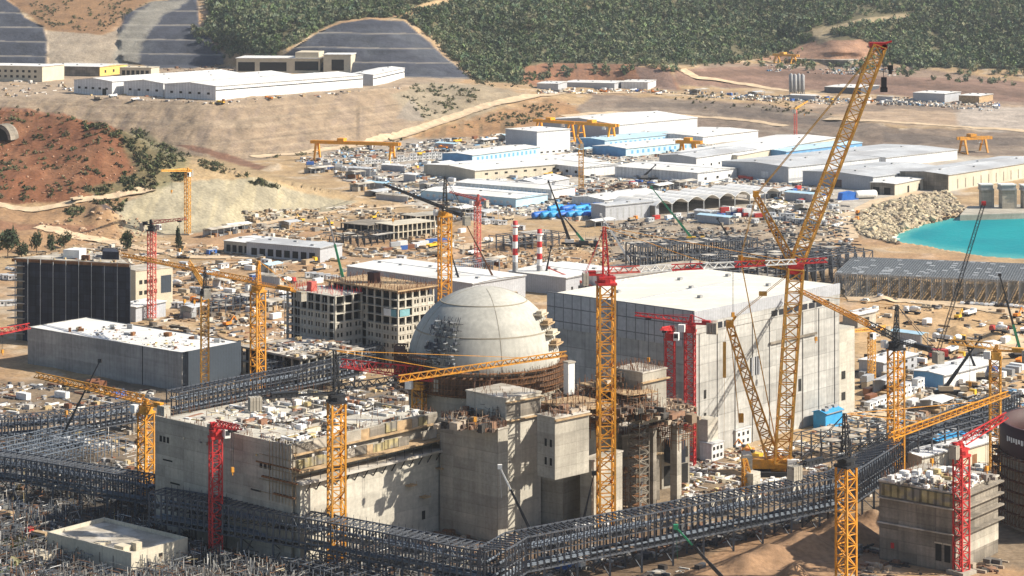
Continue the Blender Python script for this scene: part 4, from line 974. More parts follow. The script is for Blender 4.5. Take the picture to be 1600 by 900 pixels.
# ================================================================== cranes
def crane(label, base, vt, tip, ctip=None, clen=None, w=4.2, mast='yellow', jib=None, cjib=None, inner=0.0, dz=3.0, head=9.0, bays=None, phrase=None, name='tower_crane', bands=None, cabm='white', jw=2.2, group='tower cranes'):
    p_ = P(*base) if base[1] > 330 else G(*base)
    p_.z = 0 if base[1] > 330 else p_.z
    zt = H - (vt - VH) * p_.y / F; jib = jib or mast; cjib = cjib or jib
    t = P(*tip, zt + dz); d = Vector((t.x - p_.x, t.y - p_.y)); L_ = max(d.length, 6); r = math.atan2(d.y, d.x)
    root = thing(name, label, 'tower crane', p_, r, group)
    if phrase: mark(phrase, p_)
    hgt = zt - p_.z; hz = zt - p_.z
    b = MB(); b.cbox((0, 0, -1.5), (w * 1.9, w * 1.9, 2.4)); b.build('footing', M['conc'], root)
    b = MB(); n = bays or max(5, int(hgt / w / .8)); b.lattice((0, 0, .9), (0, 0, hz - 2.4), w, w, n, w * .09, w * .047, side=(0, 1, 0)); b.build('mast', M[mast], root)
    b = MB(); b.cbox((0, 0, hz - 2.4), (w * 1.25, w * 1.25, .7)); b.bar((0, 0, hz - 1.7), (0, 0, hz - .6), w * .62, n=12); b.cbox((0, 0, hz - .6), (w * 1.1, w * 1.0, .7)); b.build('slewing_ring', M[cjib if cjib != jib else mast], root)
    b = MB(); b.box(1.2, w * .55, hz - 2.0, 3.4, w * .55 + 1.7, hz + .5); c_ = b.build('cab', M[cabm], root)
    b = MB(); b.box(3.38, w * .55 + .2, hz - 1.2, 3.46, w * .55 + 1.5, hz + .2); b.build('window', M['glass'], c_)
    b = MB(); b.lattice((0, 0, hz), (-.6, 0, hz + head), w * .42, w * .42, 5, .2, .12, w2=.7, side=(0, 1, 0)); b.build('tower_head', M[cjib], root)
    hj = 1.9 * jw / 2.2; z0, z1 = hz + .9, hz + dz + .9
    def tri(x0, x1, m, nm='jib'):
        q = MB(); n_ = max(2, int((x1 - x0) / 2.6)); f = lambda x: z0 + (z1 - z0) * x / L_
        tap = lambda x: 1 - .35 * x / L_
        for s in (-1, 1): q.bar((x0, s * jw / 2 * tap(x0), f(x0)), (x1, s * jw / 2 * tap(x1), f(x1)), .2)
        q.bar((x0, 0, f(x0) + hj * tap(x0)), (x1, 0, f(x1) + hj * tap(x1)), .22)
        for i in range(n_):
            xa, xb, xm = x0 + (x1 - x0) * i / n_, x0 + (x1 - x0) * (i + 1) / n_, x0 + (x1 - x0) * (i + .5) / n_
            for s in (-1, 1):
                q.bar((xa, s * jw / 2 * tap(xa), f(xa)), (xm, 0, f(xm) + hj * tap(xm)), .12, caps=False); q.bar((xm, 0, f(xm) + hj * tap(xm)), (xb, s * jw / 2 * tap(xb), f(xb)), .12, caps=False)
            q.bar((xa, -jw / 2 * tap(xa), f(xa)), (xb, jw / 2 * tap(xb), f(xb)), .1, caps=False); q.bar((xa, -jw / 2 * tap(xa), f(xa)), (xa, jw / 2 * tap(xa), f(xa)), .1, caps=False)
        return q.build(nm, M[m], root)
    if bands:
        k = len(bands)
        for i, m in enumerate(bands): tri(.6 + (L_ - .6) * i / k, .6 + (L_ - .6) * (i + 1) / k, m, 'jib_section')
    elif inner > 0: tri(.6, L_ * inner, cjib, 'inner_jib'); tri(L_ * inner, L_, jib, 'jib')
    else: tri(.6, L_, jib)
    if ctip: cp = P(*ctip, zt); clen = max(5, Vector((cp.x - p_.x, cp.y - p_.y)).length)
    clen = clen or L_ * .28
    b = MB()
    for s in (-1, 1): b.bar((-.4, s * .9, hz + .6), (-clen, s * .9, hz + .6), .28); b.bar((-.4, s * .9, hz + 1.7), (-clen, s * .9, hz + 1.7), .08)
    for i in range(int(clen / 1.5)): b.bar((-i * 1.5, -.9, hz + .6), (-i * 1.5, .9, hz + .6), .1); b.bar((-i * 1.5, -.9, hz + .6), (-i * 1.5, -.9, hz + 1.7), .06); b.bar((-i * 1.5, .9, hz + .6), (-i * 1.5, .9, hz + 1.7), .06)
    b.box(-clen * .75, -.8, hz + .75, -clen * .45, .8, hz + 1.9); b.build('counter_jib', M[cjib], root)
    for i in range(2 if clen < 9 else 4):
        b = MB(); b.box(-clen + i * .9, -1.3, hz - 2.6, -clen + i * .9 + .75, 1.3, hz + 1.2); b.build('counterweight', M['conc'], root)
    top = (-.6, 0, hz + head)
    for x in ((.45, .8) if L_ > 30 else (.55,)):
        b = MB(); b.bar(top, (L_ * x, 0, z0 + (z1 - z0) * x + hj * (1 - .35 * x)), .11); b.build('tie_rod', M[jib], root)
    for s in (-1, 1):
        b = MB(); b.bar(top, (-clen * .9, s * .9, hz + .9), .1); b.build('tie_rod', M[cjib], root)
    xt = L_ * random.uniform(.5, .85); zf = z0 + (z1 - z0) * xt / L_
    b = MB(); b.box(xt - .9, -jw * .45, zf - .8, xt + .9, jw * .45, zf - .25); tr = b.build('trolley', M['steel_dark'], root)
    dp = min(hgt * .3, 14)
    b = MB()
    for s in (-.3, .3): b.bar((xt, s, zf - .8), (xt, s, zf - dp), .05, caps=False)
    b.build('hoist_rope', M['steel_dark'], tr); b = MB(); b.cbox((xt, 0, zf - dp - 1.3), (.9, .8, 1.4)); b.bar((xt, 0, zf - dp - 1.2), (xt + .3, 0, zf - dp - 2.2), .14); b.build('hook_block', M['yellow'], tr)
    return root
Y_ = dict(mast='yellow', jib='yellow', cjib='steel_dark', inner=.26, head=12.5, w=4.0)
crane('yellow tower crane whose dark counter jib hangs over the open topped concrete building', (526, 886), 616, (885, 560), (386, 625), dz=5, phrase='the yellow mast before the open topped building', **Y_)
crane('tallest yellow tower crane with red head and long red and white banded jib', (947, 833), 432, (1292, 414), (912, 430), w=4.6, head=15, cjib='red', bands=['red_faded', 'white', 'red', 'white', 'red', 'white', 'red'], dz=2, jw=2.2, phrase='the tallest yellow mast')
crane('yellow tower crane with dark head rising between concrete frame block and dome', (695, 562), 330, (600, 292), (787, 322), w=4.6, mast='yellow', jib='steel_dark', cjib='steel_dark', head=15, dz=1, jw=1.3, phrase='the yellow mast behind the dome')
crane('yellow tower crane beside the end of the long grey hall, jib level', (403, 614), 447, (190, 403), (472, 461), w=4.2, mast='yellow', head=10, dz=1, phrase='the yellow mast by the slate end wall')
crane('slim orange tower crane in front of the slate end wall of the grey hall', (320, 612), 452, (296, 414), None, 8, w=3.0, mast='yellow_old', cjib='steel_dark', head=9)
crane('red tower crane beside the netted tower block', (237, 500), 353, (291, 346), None, 6, w=2.9, mast='red_faded', head=3, cjib='steel_dark', jw=1.6)
crane('faded orange tower crane in front of the grey rock face', (293, 367), 270, (252, 270), None, 5, w=2.8, mast='yellow_old', head=3, jw=1.4)
crane('yellow tower crane with low jib above the pipe racks by the grey hall', (228, 778), 634, (56, 593), (278, 634), w=3.6, mast='yellow', head=2.2, dz=1.5, jw=2.8, phrase='the low yellow mast by the pipe racks')
crane('red tower crane with yellow head against the shaded concrete wall', (337, 868), 672, (374, 677), None, 4, w=3.0, mast='red', head=2, jw=2.4, phrase='the red mast on the shaded wall')
crane('orange tower crane with red jib standing between open topped building and dome', (655, 790), 596, (534, 577), (690, 597), w=3.4, mast='yellow', jib='red', head=5, dz=2, jw=4.2, phrase='the crane with the red jib')
crane('thick red tower crane left of its slimmer twin before the turbine hall', (1047, 741), 520, (1034, 520), None, 5, w=3.0, mast='red', head=2.0, jw=1.6)
crane('slim red and white tower crane with red jib before the turbine hall corner', (1078, 730), 508, (992, 497), (1112, 513), w=3.2, mast='red', head=3.5, dz=1.5, jw=1.8, phrase='the slim red mast by the turbine hall')
crane('yellow tower crane with black head and long counter jib right of the turbine hall', (1400, 742), 535, (1246, 458), (1476, 556), dz=7, phrase='the yellow mast with the black head', **Y_)
crane('yellow tower crane rising from the pipe rack by the dug earth mounds', (1322, 908), 716, (1575, 622), (1236, 736), dz=7, phrase='the yellow mast by the earth mounds', **Y_)
crane('slender yellow tower crane behind the dark reactor drum', (1555, 738), 550, (1482, 541), (1606, 547), w=3.4, mast='yellow_old', head=2.5, dz=1, jw=2.4)
crane('bright red tower crane with raised jib in front of the shuttered concrete block', (1502, 895), 700, (1572, 657), None, 4, w=3.2, mast='red', head=2, dz=5, jw=2.6, phrase='the bright red mast')
crane('distant thin red tower crane near the unfinished low frames', (746, 420), 315, (702, 303), None, 7, w=2.6, mast='red_faded', head=4, jw=1.4)
crane('distant yellow tower crane among the white sheds', (908, 296), 226, (902, 214), None, 7, w=3.2, mast='yellow_old', head=3, jw=1.4)
crane('red tower crane whose jib tip reaches in front of the grey hall corner', (-130, 640), 552, (46, 516), None, 12, w=3.2, mast='red', head=6, jw=3.4)
crane('faint yellow tower crane far off by the batching plant', (1243, 226), 172, (1262, 160), None, 6, w=2.4, mast='red_faded', jib='yellow_old', head=2, jw=1.4)
crane('second slim orange crane with low jib right of the turbine hall annex', (1362, 604), 520, (1285, 526), (1380, 528), w=2.2, mast='yellow_old', head=2, jw=1.2)

def gantry(label, a, c, vt, m='orange', lw=2.0, beam=2.6):
    A_, C_ = G(*a), G(*c); d = C_ - A_; d.z = 0; L_ = d.length; r = math.atan2(d.y, d.x); z = H - (vt - VH) * A_.y / F - A_.z
    root = thing('gantry_crane', label, 'gantry crane', A_, r, 'orange gantry cranes')
    for s in (-1, 1):
        b = MB(); b.box(-3, s * 2.2 - beam * .3, z - beam, L_ + 5, s * 2.2 + beam * .3, z); b.build('girder', M[m], root)
    for x in (2, L_ - 2):
        for s in (-1, 1):
            b = MB(); b.bar((x, s * 6.5, 0), (x, s * 2.4, z - beam), lw * .45, lw * .6); b.build('leg', M[m], root)
        b = MB(); b.bar((x, -6.4, .6), (x, 6.4, .6), .6); b.bar((x, -4.4, z * .5), (x, 4.4, z * .5), .35); b.build('sill_beam', M[m], root)
    b = MB(); b.box(L_ * .3, -3.4, z + .01, L_ * .3 + 6, 3.4, z + 2.4); b.build('trolley', M[m], root)
    b = MB(); b.box(L_ * .7, -1.4, z - beam - 3, L_ * .7 + 2.4, 1.4, z - beam); b.build('cab', M['white'], root)
gantry('largest orange gantry crane spanning the storage yard below the tan embankment', (492, 250), (616, 254), 219)
gantry('orange gantry crane before the big white hall, nearer the tan slope', (840, 218), (894, 222), 186)
gantry('orange gantry crane before the big white hall, right beside the other one', (905, 224), (958, 228), 190)
gantry('small orange gantry crane between the blue sheds and pale halls', (1062, 244), (1088, 245), 219)
gantry('yellow gantry crane on the slope behind the beige halls', (1502, 240), (1540, 236), 214, 'yellow')
gantry('faint orange gantry crane far up by the red cut', (1212, 98), (1242, 99), 84, 'yellow_old')

# ------------------------------------------------------------------ crawler crane with luffing jib
Bp = P(1216, 742); FOOT.append((Bp.xy - Vector((9, 7)), Vector((1, 0)), Vector((0, 1)), 20, 14))
cc = thing('crawler_crane', 'giant yellow lattice crawler crane with raised luffing jib and red tip before the turbine hall', 'crawler crane', Bp)
mark('the giant crawler crane', Bp)
def at(u, v, dy=0.0):
    y = Bp.y + dy; return Vector(((u - 800) * y / F - Bp.x, dy, H - (v - VH) * y / F))
for y in (-4.2, 4.2):
    b = MB(); b.prism([(-8, y - 1, .9), (-7, y - 1, 0), (7, y - 1, 0), (8, y - 1, .9), (7, y - 1, 1.9), (-7, y - 1, 1.9)], (0, 2, 0)); b.build('track', M['steel_dark'], cc)
b = MB(); b.bar((0, 0, 1.2), (0, 0, 3), 2.6, n=16); b.box(-9, -2.6, 2.6, 5, 2.6, 5.6); b.build('body', M['yellow'], cc)
b = MB(); b.box(2.6, -4.6, 3, 5.6, -2.7, 6); cb = b.build('cab', M['white'], cc); b = MB(); b.box(5.5, -4.4, 4, 5.66, -2.9, 5.7); b.build('window', M['glass'], cb)
for i in range(4):
    b = MB(); b.box(-12.2, -3.4, 2.4 + i * 1.25, -9.05, 3.4, 3.55 + i * 1.25); b.build('counterweight', M['conc_new'], cc)
hub = at(1243, 420); ft = at(1222, 722)
b = MB(); b.lattice(ft + Vector((-.2, -1.6, 0)), hub + Vector((-.2, -1.6, 0)), 5.0, 3.6, 17, .42, .24); b.build('main_boom', M['yellow_old'], cc)
b = MB(); b.lattice(at(1211, 727), at(1140, 508), 4.0, 3.4, 13, .42, .24, w2=2.2); b.build('back_mast', M['yellow'], cc)
b = MB(); b.cbox(at(1140, 508) - Vector((0, 0, .6)), (2.4, 3.2, 2.2)); b.bar(at(1140, 508), at(1150, 494), .5); b.build('mast_head', M['yellow'], cc)
tipb = at(1374, 72)
R_ = MB(); R_.lattice(hub + Vector((0, 0, 1)), tipb, 4.3, 3.4, 24, .38, .22); R_.build('luffing_jib', M['yellow_old'], cc)
b = MB(); b.cbox(hub - Vector((0, 0, 1.6)), (5.2, 4.0, 3.4)); b.build('boom_hinge', M['red'], cc)
b = MB(); b.cbox(tipb - Vector((.6, 0, .4)), (5.6, 3.4, 1.7), 0); b.bar(tipb + Vector((0, 0, .5)), tipb + Vector((4.2, 0, 1.6)), .45); b.bar(tipb + Vector((1.5, -1.7, -.3)), tipb + Vector((1.5, 1.7, -.3)), 1.0, n=12); b.build('jib_head', M['red'], cc)
s1, s2 = at(1181, 305), at(1157, 404)
b = MB(); b.lattice(hub + Vector((-.5, 0, 1)), s1, 3.2, 2.6, 8, .34, .2, w2=1.8); b.cbox(s1 - Vector((0, 0, .6)), (1.8, 2.6, 2.0)); b.build('jib_strut', M['yellow'], cc)
b = MB(); b.lattice(hub + Vector((-.8, 0, .6)), s2, 2.8, 2.4, 7, .32, .2, w2=1.2); b.cbox(s2 - Vector((0, 0, .5)), (1.6, 2.2, 1.6)); b.build('rear_strut', M['yellow'], cc)
for (p, q, rr, m) in ((s1, tipb, .17, 'yellow_old'), (s1, s2, .12, 'yellow_old'), (s2, at(1214, 700), .13, 'yellow_old'), (at(1150, 494), hub, .12, 'yellow_old'), (at(1140, 508), at(1155, 660), .10, 'yellow')):
    for s in (-1.2, 1.2):
        b = MB(); b.bar(p + Vector((0, s, 0)), q + Vector((0, s, 0)), rr, caps=False); b.build('pendant', M[m], cc)
b = MB(); b.cbox(at(1158, 660), (1.6, 1.4, 3)); b.build('pendant_block', M['yellow'], cc)
b = MB(); b.cbox(at(1132, 590), (1.0, 1.0, 12)); b.bar(at(1136, 508), at(1132, 540), .08); b.bar(at(1132, 588), at(1131, 700), .06); b.build('hoist_weight', M['yellow_old'], cc)
b = MB(); b.cbox(at(1192, 462), (2.6, 1.6, 1.4)); b.build('sheave_block', M['yellow_old'], cc)
for (u, v) in ((1381, 128), (1391, 100)):
    b = MB(); c_ = at(u, v); b.cbox(c_ - Vector((0, 0, 2)), (1.7, 1.4, 3.6 if u < 1385 else 1.6)); b.cbox(c_ - Vector((0, 0, 3.4)), (2.3 if u < 1385 else 1, 1.4, 1.6)); hk = b.build('hook_block', M['steel_dark'], cc)
    b = MB()
    for s in (-.4, .4): b.bar(tipb + Vector((.8 if u < 1385 else 3.4, s, 0)), c_ + Vector((0, s, 1)), .07, caps=False)
    b.build('hoist_rope', M['steel_dark'], hk)
for i, (u, v, n_, lab) in enumerate(((1176, 770, 6, 'tall stack of white counterweight slabs beside the giant crawler crane'), (1238, 768, 4, 'short stack of white counterweight slabs beside the crawler crane tracks'), (1125, 787, 3, 'low stack of pale counterweight slabs, farthest from the crawler crane'), (1150, 786, 3, 'low stack of pale counterweight slabs, middle one of the three low ones'), (1108, 792, 2, 'pair of pale counterweight slabs at the rack edge'))):
    p_ = P(u, v); st = thing('counterweight_stack', lab, 'counterweights', p_, .92, 'stacks of counterweight slabs')
    for k in range(n_): b = MB(); b.cbox((random.uniform(-.1, .1), random.uniform(-.1, .1), k * 1.15), (4.6, 3.2, 1.05)); b.build('slab', M['conc_new'], st)
p_ = P(1170, 770); wf = thing('winch_frame', 'orange steel winch frame standing beside the tall white counterweight stack', 'winch frame', p_, .3)
b = MB(); b.lattice((0, 0, 0), (-1.5, 0, 11), 3.4, 3.0, 5, .35, .2, w2=1.2); b.build('mast', M['yellow'], wf); b = MB(); b.box(-3, -2, 0, 3, 2, 2.2); b.build('winch_house', M['yellow'], wf)

# ------------------------------------------------------------------ lorry mounted telescopic cranes
def mobile_crane(label, base, tip, cols=('steel_dark', 'steel_dark', 'grey_paint'), w=1.1, body=None, name='mobile_crane'):
    body = body or random.choice(['car_white', 'car_grey', 'car_tan', 'car_yellow', 'car_black'])
    p_ = G(*base); p_.z = max(p_.z, 0) if p_.z > -3 else 0
    t = Vector(((tip[0] - 800) * p_.y / F, p_.y, H - (tip[1] - VH) * p_.y / F)) - p_
    root = thing(name, label, 'mobile crane', p_, 0, 'mobile cranes with raised booms')
    b = MB(); b.box(-6.5, -1.4, 1.0, 6.5, 1.4, 2.0); b.build('chassis', M['steel_dark'], root)
    for x in (-5.2, -3.4, 3.2, 5.0):
        for s in (-1, 1): b = MB(); b.bar((x, s * 1.0, .75), (x, s * 1.6, .75), .75, n=12); b.build('wheel', M['tyre'], root)
    b = MB(); b.prism([(4.2, -1.4, 2.0), (6.9, -1.4, 2.0), (6.9, -1.4, 3.0), (6.4, -1.4, 3.9), (4.2, -1.4, 3.9)], (0, 2.8, 0)); c_ = b.build('cab', M[body], root)
    b = MB(); b.box(6.46, -1.2, 3.0, 6.86, 1.2, 3.6); b.build('windscreen', M['glass'], c_)
    b = MB(); b.box(-4.4, -1.5, 2.01, 1.2, 1.5, 3.8); b.build('crane_house', M[body], root)
    o_ = Vector((-1.6, 0, 3.4)); d = t - o_
    for i, m in enumerate(cols):
        a, c = i / len(cols), (i + 1.04) / len(cols); k = w * (1 - .26 * i)
        b = MB(); b.bar(o_ + d * a, o_ + d * min(c, 1), k * .62, k * .56); b.build('boom_section', M[m], root)
    b = MB(); b.bar(o_ + d * .12, Vector((-4, 0, 3)), .3); b.build('luffing_ram', M['steel_pale'], root)
    b = MB(); b.cbox(o_ + d - Vector((0, 0, .5)), (1.3, 1.1, 1.3)); b.bar(o_ + d, o_ + d + Vector((.5, 0, -9)), .05); b.build('boom_head', M[cols[-1]], root)
    return root
D3 = ('steel_dark',) * 3
mobile_crane('mobile crane with white tipped black boom at the foot of the square tower', (842, 856), (781, 730), ('steel_dark', 'steel_dark', 'white'))
mobile_crane('mobile crane with green boom behind the concrete frame block', (547, 470), (514, 345), ('green', 'green', 'grey_paint'), 1.8)
mobile_crane('short dark boom crane leaning behind the dome, nearer the yellow mast', (729, 470), (706, 400), D3, 1.6)
mobile_crane('long rust brown boom crane leaning behind the dome top', (788, 468), (722, 338), ('rebar',) * 3, 1.2)
mobile_crane('dark boom crane leaning across the blue tank row', (894, 384), (857, 284), D3, 2.0)
mobile_crane('green and black boom crane beside the blue tank row', (916, 386), (880, 338), ('green', 'steel_dark', 'steel_dark'), 1.7)
mobile_crane('white boom crane by the grey box shed', (993, 424), (939, 336), ('white',) * 3, 1.6)
mobile_crane('bright green boom crane in front of the scalloped shed row', (1084, 380), (1018, 293), ('green', 'green', 'green'), 1.6)
mobile_crane('black boom crane with green tip among the near pipe racks', (1146, 930), (1056, 824), ('steel_dark', 'steel_dark', 'green'), 1.2)
mobile_crane('black boom crane standing in front of the long grey hall', (103, 700), (156, 564), D3, 1.0)
mobile_crane('tall green black boom crane at the sandy edge near the sea', (1600, 560), (1562, 430), ('green', 'steel_dark', 'steel_dark'), 1.3)
mobile_crane('black boom crane crossed with another on the sandy yard, longer one', (1484, 618), (1532, 528), D3, 1.5)
mobile_crane('black boom crane crossed with another on the sandy yard, shorter one', (1533, 596), (1506, 528), D3, 1.2)
mobile_crane('small dark boom crane by the blue grey steel frame', (1142, 378), (1121, 342), D3, 1.4)
mobile_crane('upright dark boom crane between the banded chimneys and the tallest mast', (855, 452), (861, 386), D3, 1.6)
mobile_crane('reddish low boom crane beside the turbine hall roof', (930, 458), (858, 419), ('red_faded',) * 3, 1.4)
mobile_crane('thin dark boom crane on the rebar block under the jutting box', (918, 838), (928, 740), D3, .8)
mobile_crane('dark boom crane far off among the pale halls', (1010, 282), (1024, 258), D3, 1.8)
lt = P(1466, 560); rt_ = thing('lattice_crane', 'slim dark lattice crane with red head crossing the turquoise water', 'crane', lt)
b = MB(); tp = Vector(((1537 - 800) * lt.y / F, lt.y, H - (318 - VH) * lt.y / F)) - lt; b.lattice((0, 0, 3), tp, 1.3, 1.3, 22, .11, .06); b.build('boom', M['steel_dark'], rt_)
b = MB(); b.cbox(tp - Vector((0, 0, .8)), (1.8, 1.2, 1.8)); b.build('boom_head', M['red'], rt_)
b = MB(); b.box(-4, -2, 1, 4, 2, 4); b.build('body', M['car_red'], rt_); b = MB(); b.box(-4.5, -2.6, 0, 4.5, 2.6, .99); b.build('track', M['steel_dark'], rt_)

# ------------------------------------------------------------------ pipe rack galleries
def rack(label, pts, zt=16.0, hgt=9.5, w=7.5, bay=2.3, legs=True, phrase=None, m='steel', lb=5, seed=1):
    rnd = random.Random(seed); ps = [P(u, v, zt) for u, v in pts]; o = ps[0].copy(); o.z = 0
    root = thing('pipe_rack', label, 'pipe rack', o, 0, 'steel pipe rack galleries')
    if phrase: mark(phrase, (ps[0] + ps[-1]) * .5)
    nodes = []
    for a, c in zip(ps, ps[1:]):
        n = max(1, round((c - a).length / bay))
        for k in range(n): nodes.append(a.lerp(c, k / n) - o)
    nodes.append(ps[-1] - o); b = MB(); pp = MB(); wk = MB(); S_ = []
    for i, p in enumerate(nodes):
        d = nodes[min(i + 1, len(nodes) - 1)] - nodes[max(i - 1, 0)]; d.z = 0; d.normalize(); nn = Vector((-d.y, d.x, 0)) * w * .5
        S_.append([p - nn, p + nn, p + nn - Vector((0, 0, hgt)), p - nn - Vector((0, 0, hgt))])
        FOOT.append(((p + o).xy - Vector((w * .5, w * .5)), Vector((1, 0)), Vector((0, 1)), w, w))
    for i, s in enumerate(S_):
        for j in (0, 1): b.bar(s[j], s[3 - j], .34, caps=False)
        b.bar(s[0], s[1], .2, caps=False); b.bar(s[2], s[3], .2, caps=False)
        mid = [(s[0] + s[3]) / 2, (s[1] + s[2]) / 2]; b.bar(mid[0], mid[1], .16, caps=False)
        # hooped guard posts rising above the top chord
        if rnd.random() < .8: b.bar(s[0], s[0] + Vector((0, 0, 1.2)), .08, caps=False); b.bar(s[1], s[1] + Vector((0, 0, 1.2)), .08, caps=False)
        if i + 1 < len(S_):
            t = S_[i + 1]
            for j in range(4): b.bar(s[j], t[j], .26 if j in (0, 1) else .3, caps=False)
            for q, m_ in ((0, 3), (1, 2)):
                ms, mt = (s[q] + s[m_]) / 2, (t[q] + t[m_]) / 2; b.bar(ms, mt, .16, caps=False)
                if (i + q) % 2: b.bar(s[q], mt, .13, caps=False)
                else: b.bar(ms, t[q], .13, caps=False)
            b.bar(s[0], t[1], .11, caps=False)
            for f, zf, rr in ((.18, .12, .3), (.36, .12, .42), (.7, .12, .34), (.25, .62, .36), (.5, .62, .5), (.75, .62, .3)):
                if (i // 9 + int(f * 10)) % 5 == 0: continue
                pa = s[3].lerp(s[2], f) + Vector((0, 0, hgt * zf)); pb = t[3].lerp(t[2], f) + Vector((0, 0, hgt * zf)); pp.bar(pa, pb, rr, n=6, caps=False)
            if rnd.random() < .7: wk.add([s[3], t[3], t[2], s[2]], [(0, 1, 2, 3)])
            if rnd.random() < .45:
                u_ = Vector((0, 0, hgt * .52)); wk.add([s[3] + u_, t[3] + u_, (t[2] + t[3]) / 2 + u_, (s[2] + s[3]) / 2 + u_], [(0, 1, 2, 3)])
    b.build('frame', M[m], root); pp.build('pipework', M['pipe'], root)['kind'] = 'stuff'; wk.build('walkway_grating', M['steel_dark'], root)['kind'] = 'stuff'
    if legs:
        for i in range(0, len(S_), lb):
            s = S_[i]; b = MB()
            for j in (2, 3): b.bar(s[j], (s[j].x, s[j].y, -2.5), .42)
            if s[2].z > 3: b.bar((s[2].x, s[2].y, .5), s[3], .16); b.bar((s[3].x, s[3].y, .5), s[2], .16)
            b.build('trestle', M[m], root)
    return root
rack('dark pipe rack gallery running from the near left edge towards the concrete house', [(-80, 700), (44, 714), (240, 746)], 13, 7.5, 6.5, phrase='the pipe rack by the small house', seed=1)
rack('longest dark pipe rack gallery below the shaded wall of the open topped building', [(246, 766), (490, 806), (770, 858)], 15, 8.5, 7.5, phrase='the long pipe rack', seed=2)
rack('dark pipe rack gallery bending at the crossing and climbing past the crawler crane', [(770, 858), (806, 836), (1310, 740), (1390, 690)], 16, 9.5, 7.5, phrase='the pipe rack by the crawler crane', seed=3)
rack('pipe rack gallery with bare ribs behind the low yellow jib', [(-40, 656), (60, 648), (140, 640), (222, 626)], 10, 6.5, 7, seed=5)
rack('pipe rack gallery along the foot of the grey hall end wall', [(270, 612), (330, 600), (392, 588), (470, 574), (556, 556)], 11, 7, 7, seed=6)
rack('short pipe rack gallery behind the open topped building', [(404, 566), (480, 558), (560, 545), (640, 528)], 9, 6, 6, seed=7)
rack('pipe rack gallery running behind the yellow mast with the black head', [(1395, 700), (1440, 668), (1500, 640), (1580, 612)], 9, 5.5, 7, seed=10)

def steel_frame(label, B, A, C, zt, lv, nx, ny, m='steel', z0=0, brace=True, deck=0.0, seed=1, rr=.28, name='steel_structure', roofm=None, cat='steel frame', phrase=None, jit=1.5):
    rnd = random.Random(seed); o, r, Lx, Ly = site(B, A, C, zt, z0); root = thing(name, label, cat, o, r); h = zt - z0
    if phrase: mark(phrase, o)
    cols = MB(); bm_ = MB(); br = MB(); dk = MB()
    for i in range(nx + 1):
        for j in range(ny + 1):
            x, y = Lx * i / nx, Ly * j / ny; c1 = MB(); zz = h + rnd.uniform(-jit, jit * .6) if not roofm else h
            (cols).bar((x, y, -2), (x, y, zz), rr)
            for k in range(1, lv + 1):
                z = h * k / lv - (.3 if k == lv else 0)
                if i < nx and rnd.random() < .93: bm_.bar((x, y, z), (Lx * (i + 1) / nx, y, z), rr * .8, caps=False)
                if j < ny and rnd.random() < .93: bm_.bar((x, y, z), (x, Ly * (j + 1) / ny, z), rr * .8, caps=False)
                if i < nx and j in (0, ny) and rnd.random() < .3 and brace: br.bar((x, y, h * (k - 1) / lv), (Lx * (i + 1) / nx, y, z), rr * .5, caps=False)
                if i < nx and j < ny and rnd.random() < deck: dk.box(x, y, z, Lx * (i + 1) / nx, Ly * (j + 1) / ny, z + .15)
    cols.build('columns', M[m], root)['kind'] = 'stuff'; bm_.build('beam_grid', M[m], root)['kind'] = 'stuff'
    if br.v: br.build('bracing', M[m], root)['kind'] = 'stuff'
    if dk.v: dk.build('deck_plates', M['slab'], root)['kind'] = 'stuff'
    if roofm:
        sh_ = MB(); n = nx * 4; q = MB()
        for i in range(nx * 2):
            for j in range(ny * 2):
                if rnd.random() < .10: sh_.box(Lx * i / nx / 2, Ly * j / ny / 2, h + .4, Lx * (i + .96) / nx / 2, Ly * (j + .96) / ny / 2, h + .45)
        sh_.build('roof_sheeting', M['steel_pale'], root)['kind'] = 'stuff'
        for i in range(n + 1): q.bar((Lx * i / n, 0, h + .2), (Lx * i / n, Ly, h + .2), .24, caps=False)
        for j in range(ny * 4 + 1): q.bar((0, Ly * j / (ny * 4), h + .35), (Lx, Ly * j / (ny * 4), h + .35), .22, caps=False)
        for i in range(nx * 2):
            for j in range(ny * 2): q.bar((Lx * i / (nx * 2), Ly * j / (ny * 2), h - 1.6), (Lx * (i + 1) / (nx * 2), Ly * (j + 1) / (ny * 2), h + .1), .1, caps=False)
        q.build('roof_lattice', M[roofm], root)
    return root
steel_frame('dark blue grey three level steel frame below the grey box shed', (1000, 384), (984, 378), (1180, 372), 19, 3, 16, 3, 'steel', deck=.25, seed=1, phrase='the blue grey steel frame', rr=.42)
steel_frame('tangled dark steel frame beside the bright green boom crane', (1140, 408), (1090, 398), (1300, 384), 16, 3, 12, 4, 'steel', deck=.2, seed=2, rr=.35)
steel_frame('dark steel frame next to the boulder bank', (1262, 402), (1240, 394), (1345, 388), 15, 2, 8, 3, 'steel', seed=3, rr=.35)
steel_frame('wide galvanised steel canopy with lattice roof along the sea front', (1305, 428), (1343, 403), (1680, 442), 11, 1, 22, 8, 'steel_pale', roofm='steel_pale', seed=4, name='steel_canopy', cat='canopy', phrase='the galvanised steel canopy', rr=.35)
steel_frame('half erected grey steel frame of lone columns on the sandy yard', (1435, 688), (1405, 672), (1560, 640), 11, 2, 8, 3, 'steel', seed=6, brace=False, rr=.32, jit=3)
steel_frame('steel storage frame between the turbine hall and the yellow mast with the black head', (1300, 690), (1270, 672), (1385, 660), 9, 2, 8, 4, 'steel', deck=.2, seed=7, rr=.22)
steel_frame('grey steel frame standing among stored scaffolding behind the low yellow jib', (60, 712), (-40, 694), (200, 680), 7, 2, 12, 6, 'pipe', seed=8, rr=.17)
steel_frame('blue grey steel frame standing under the long rack', (560, 905), (440, 880), (640, 890), 6, 2, 6, 6, 'steel', seed=9, rr=.22)
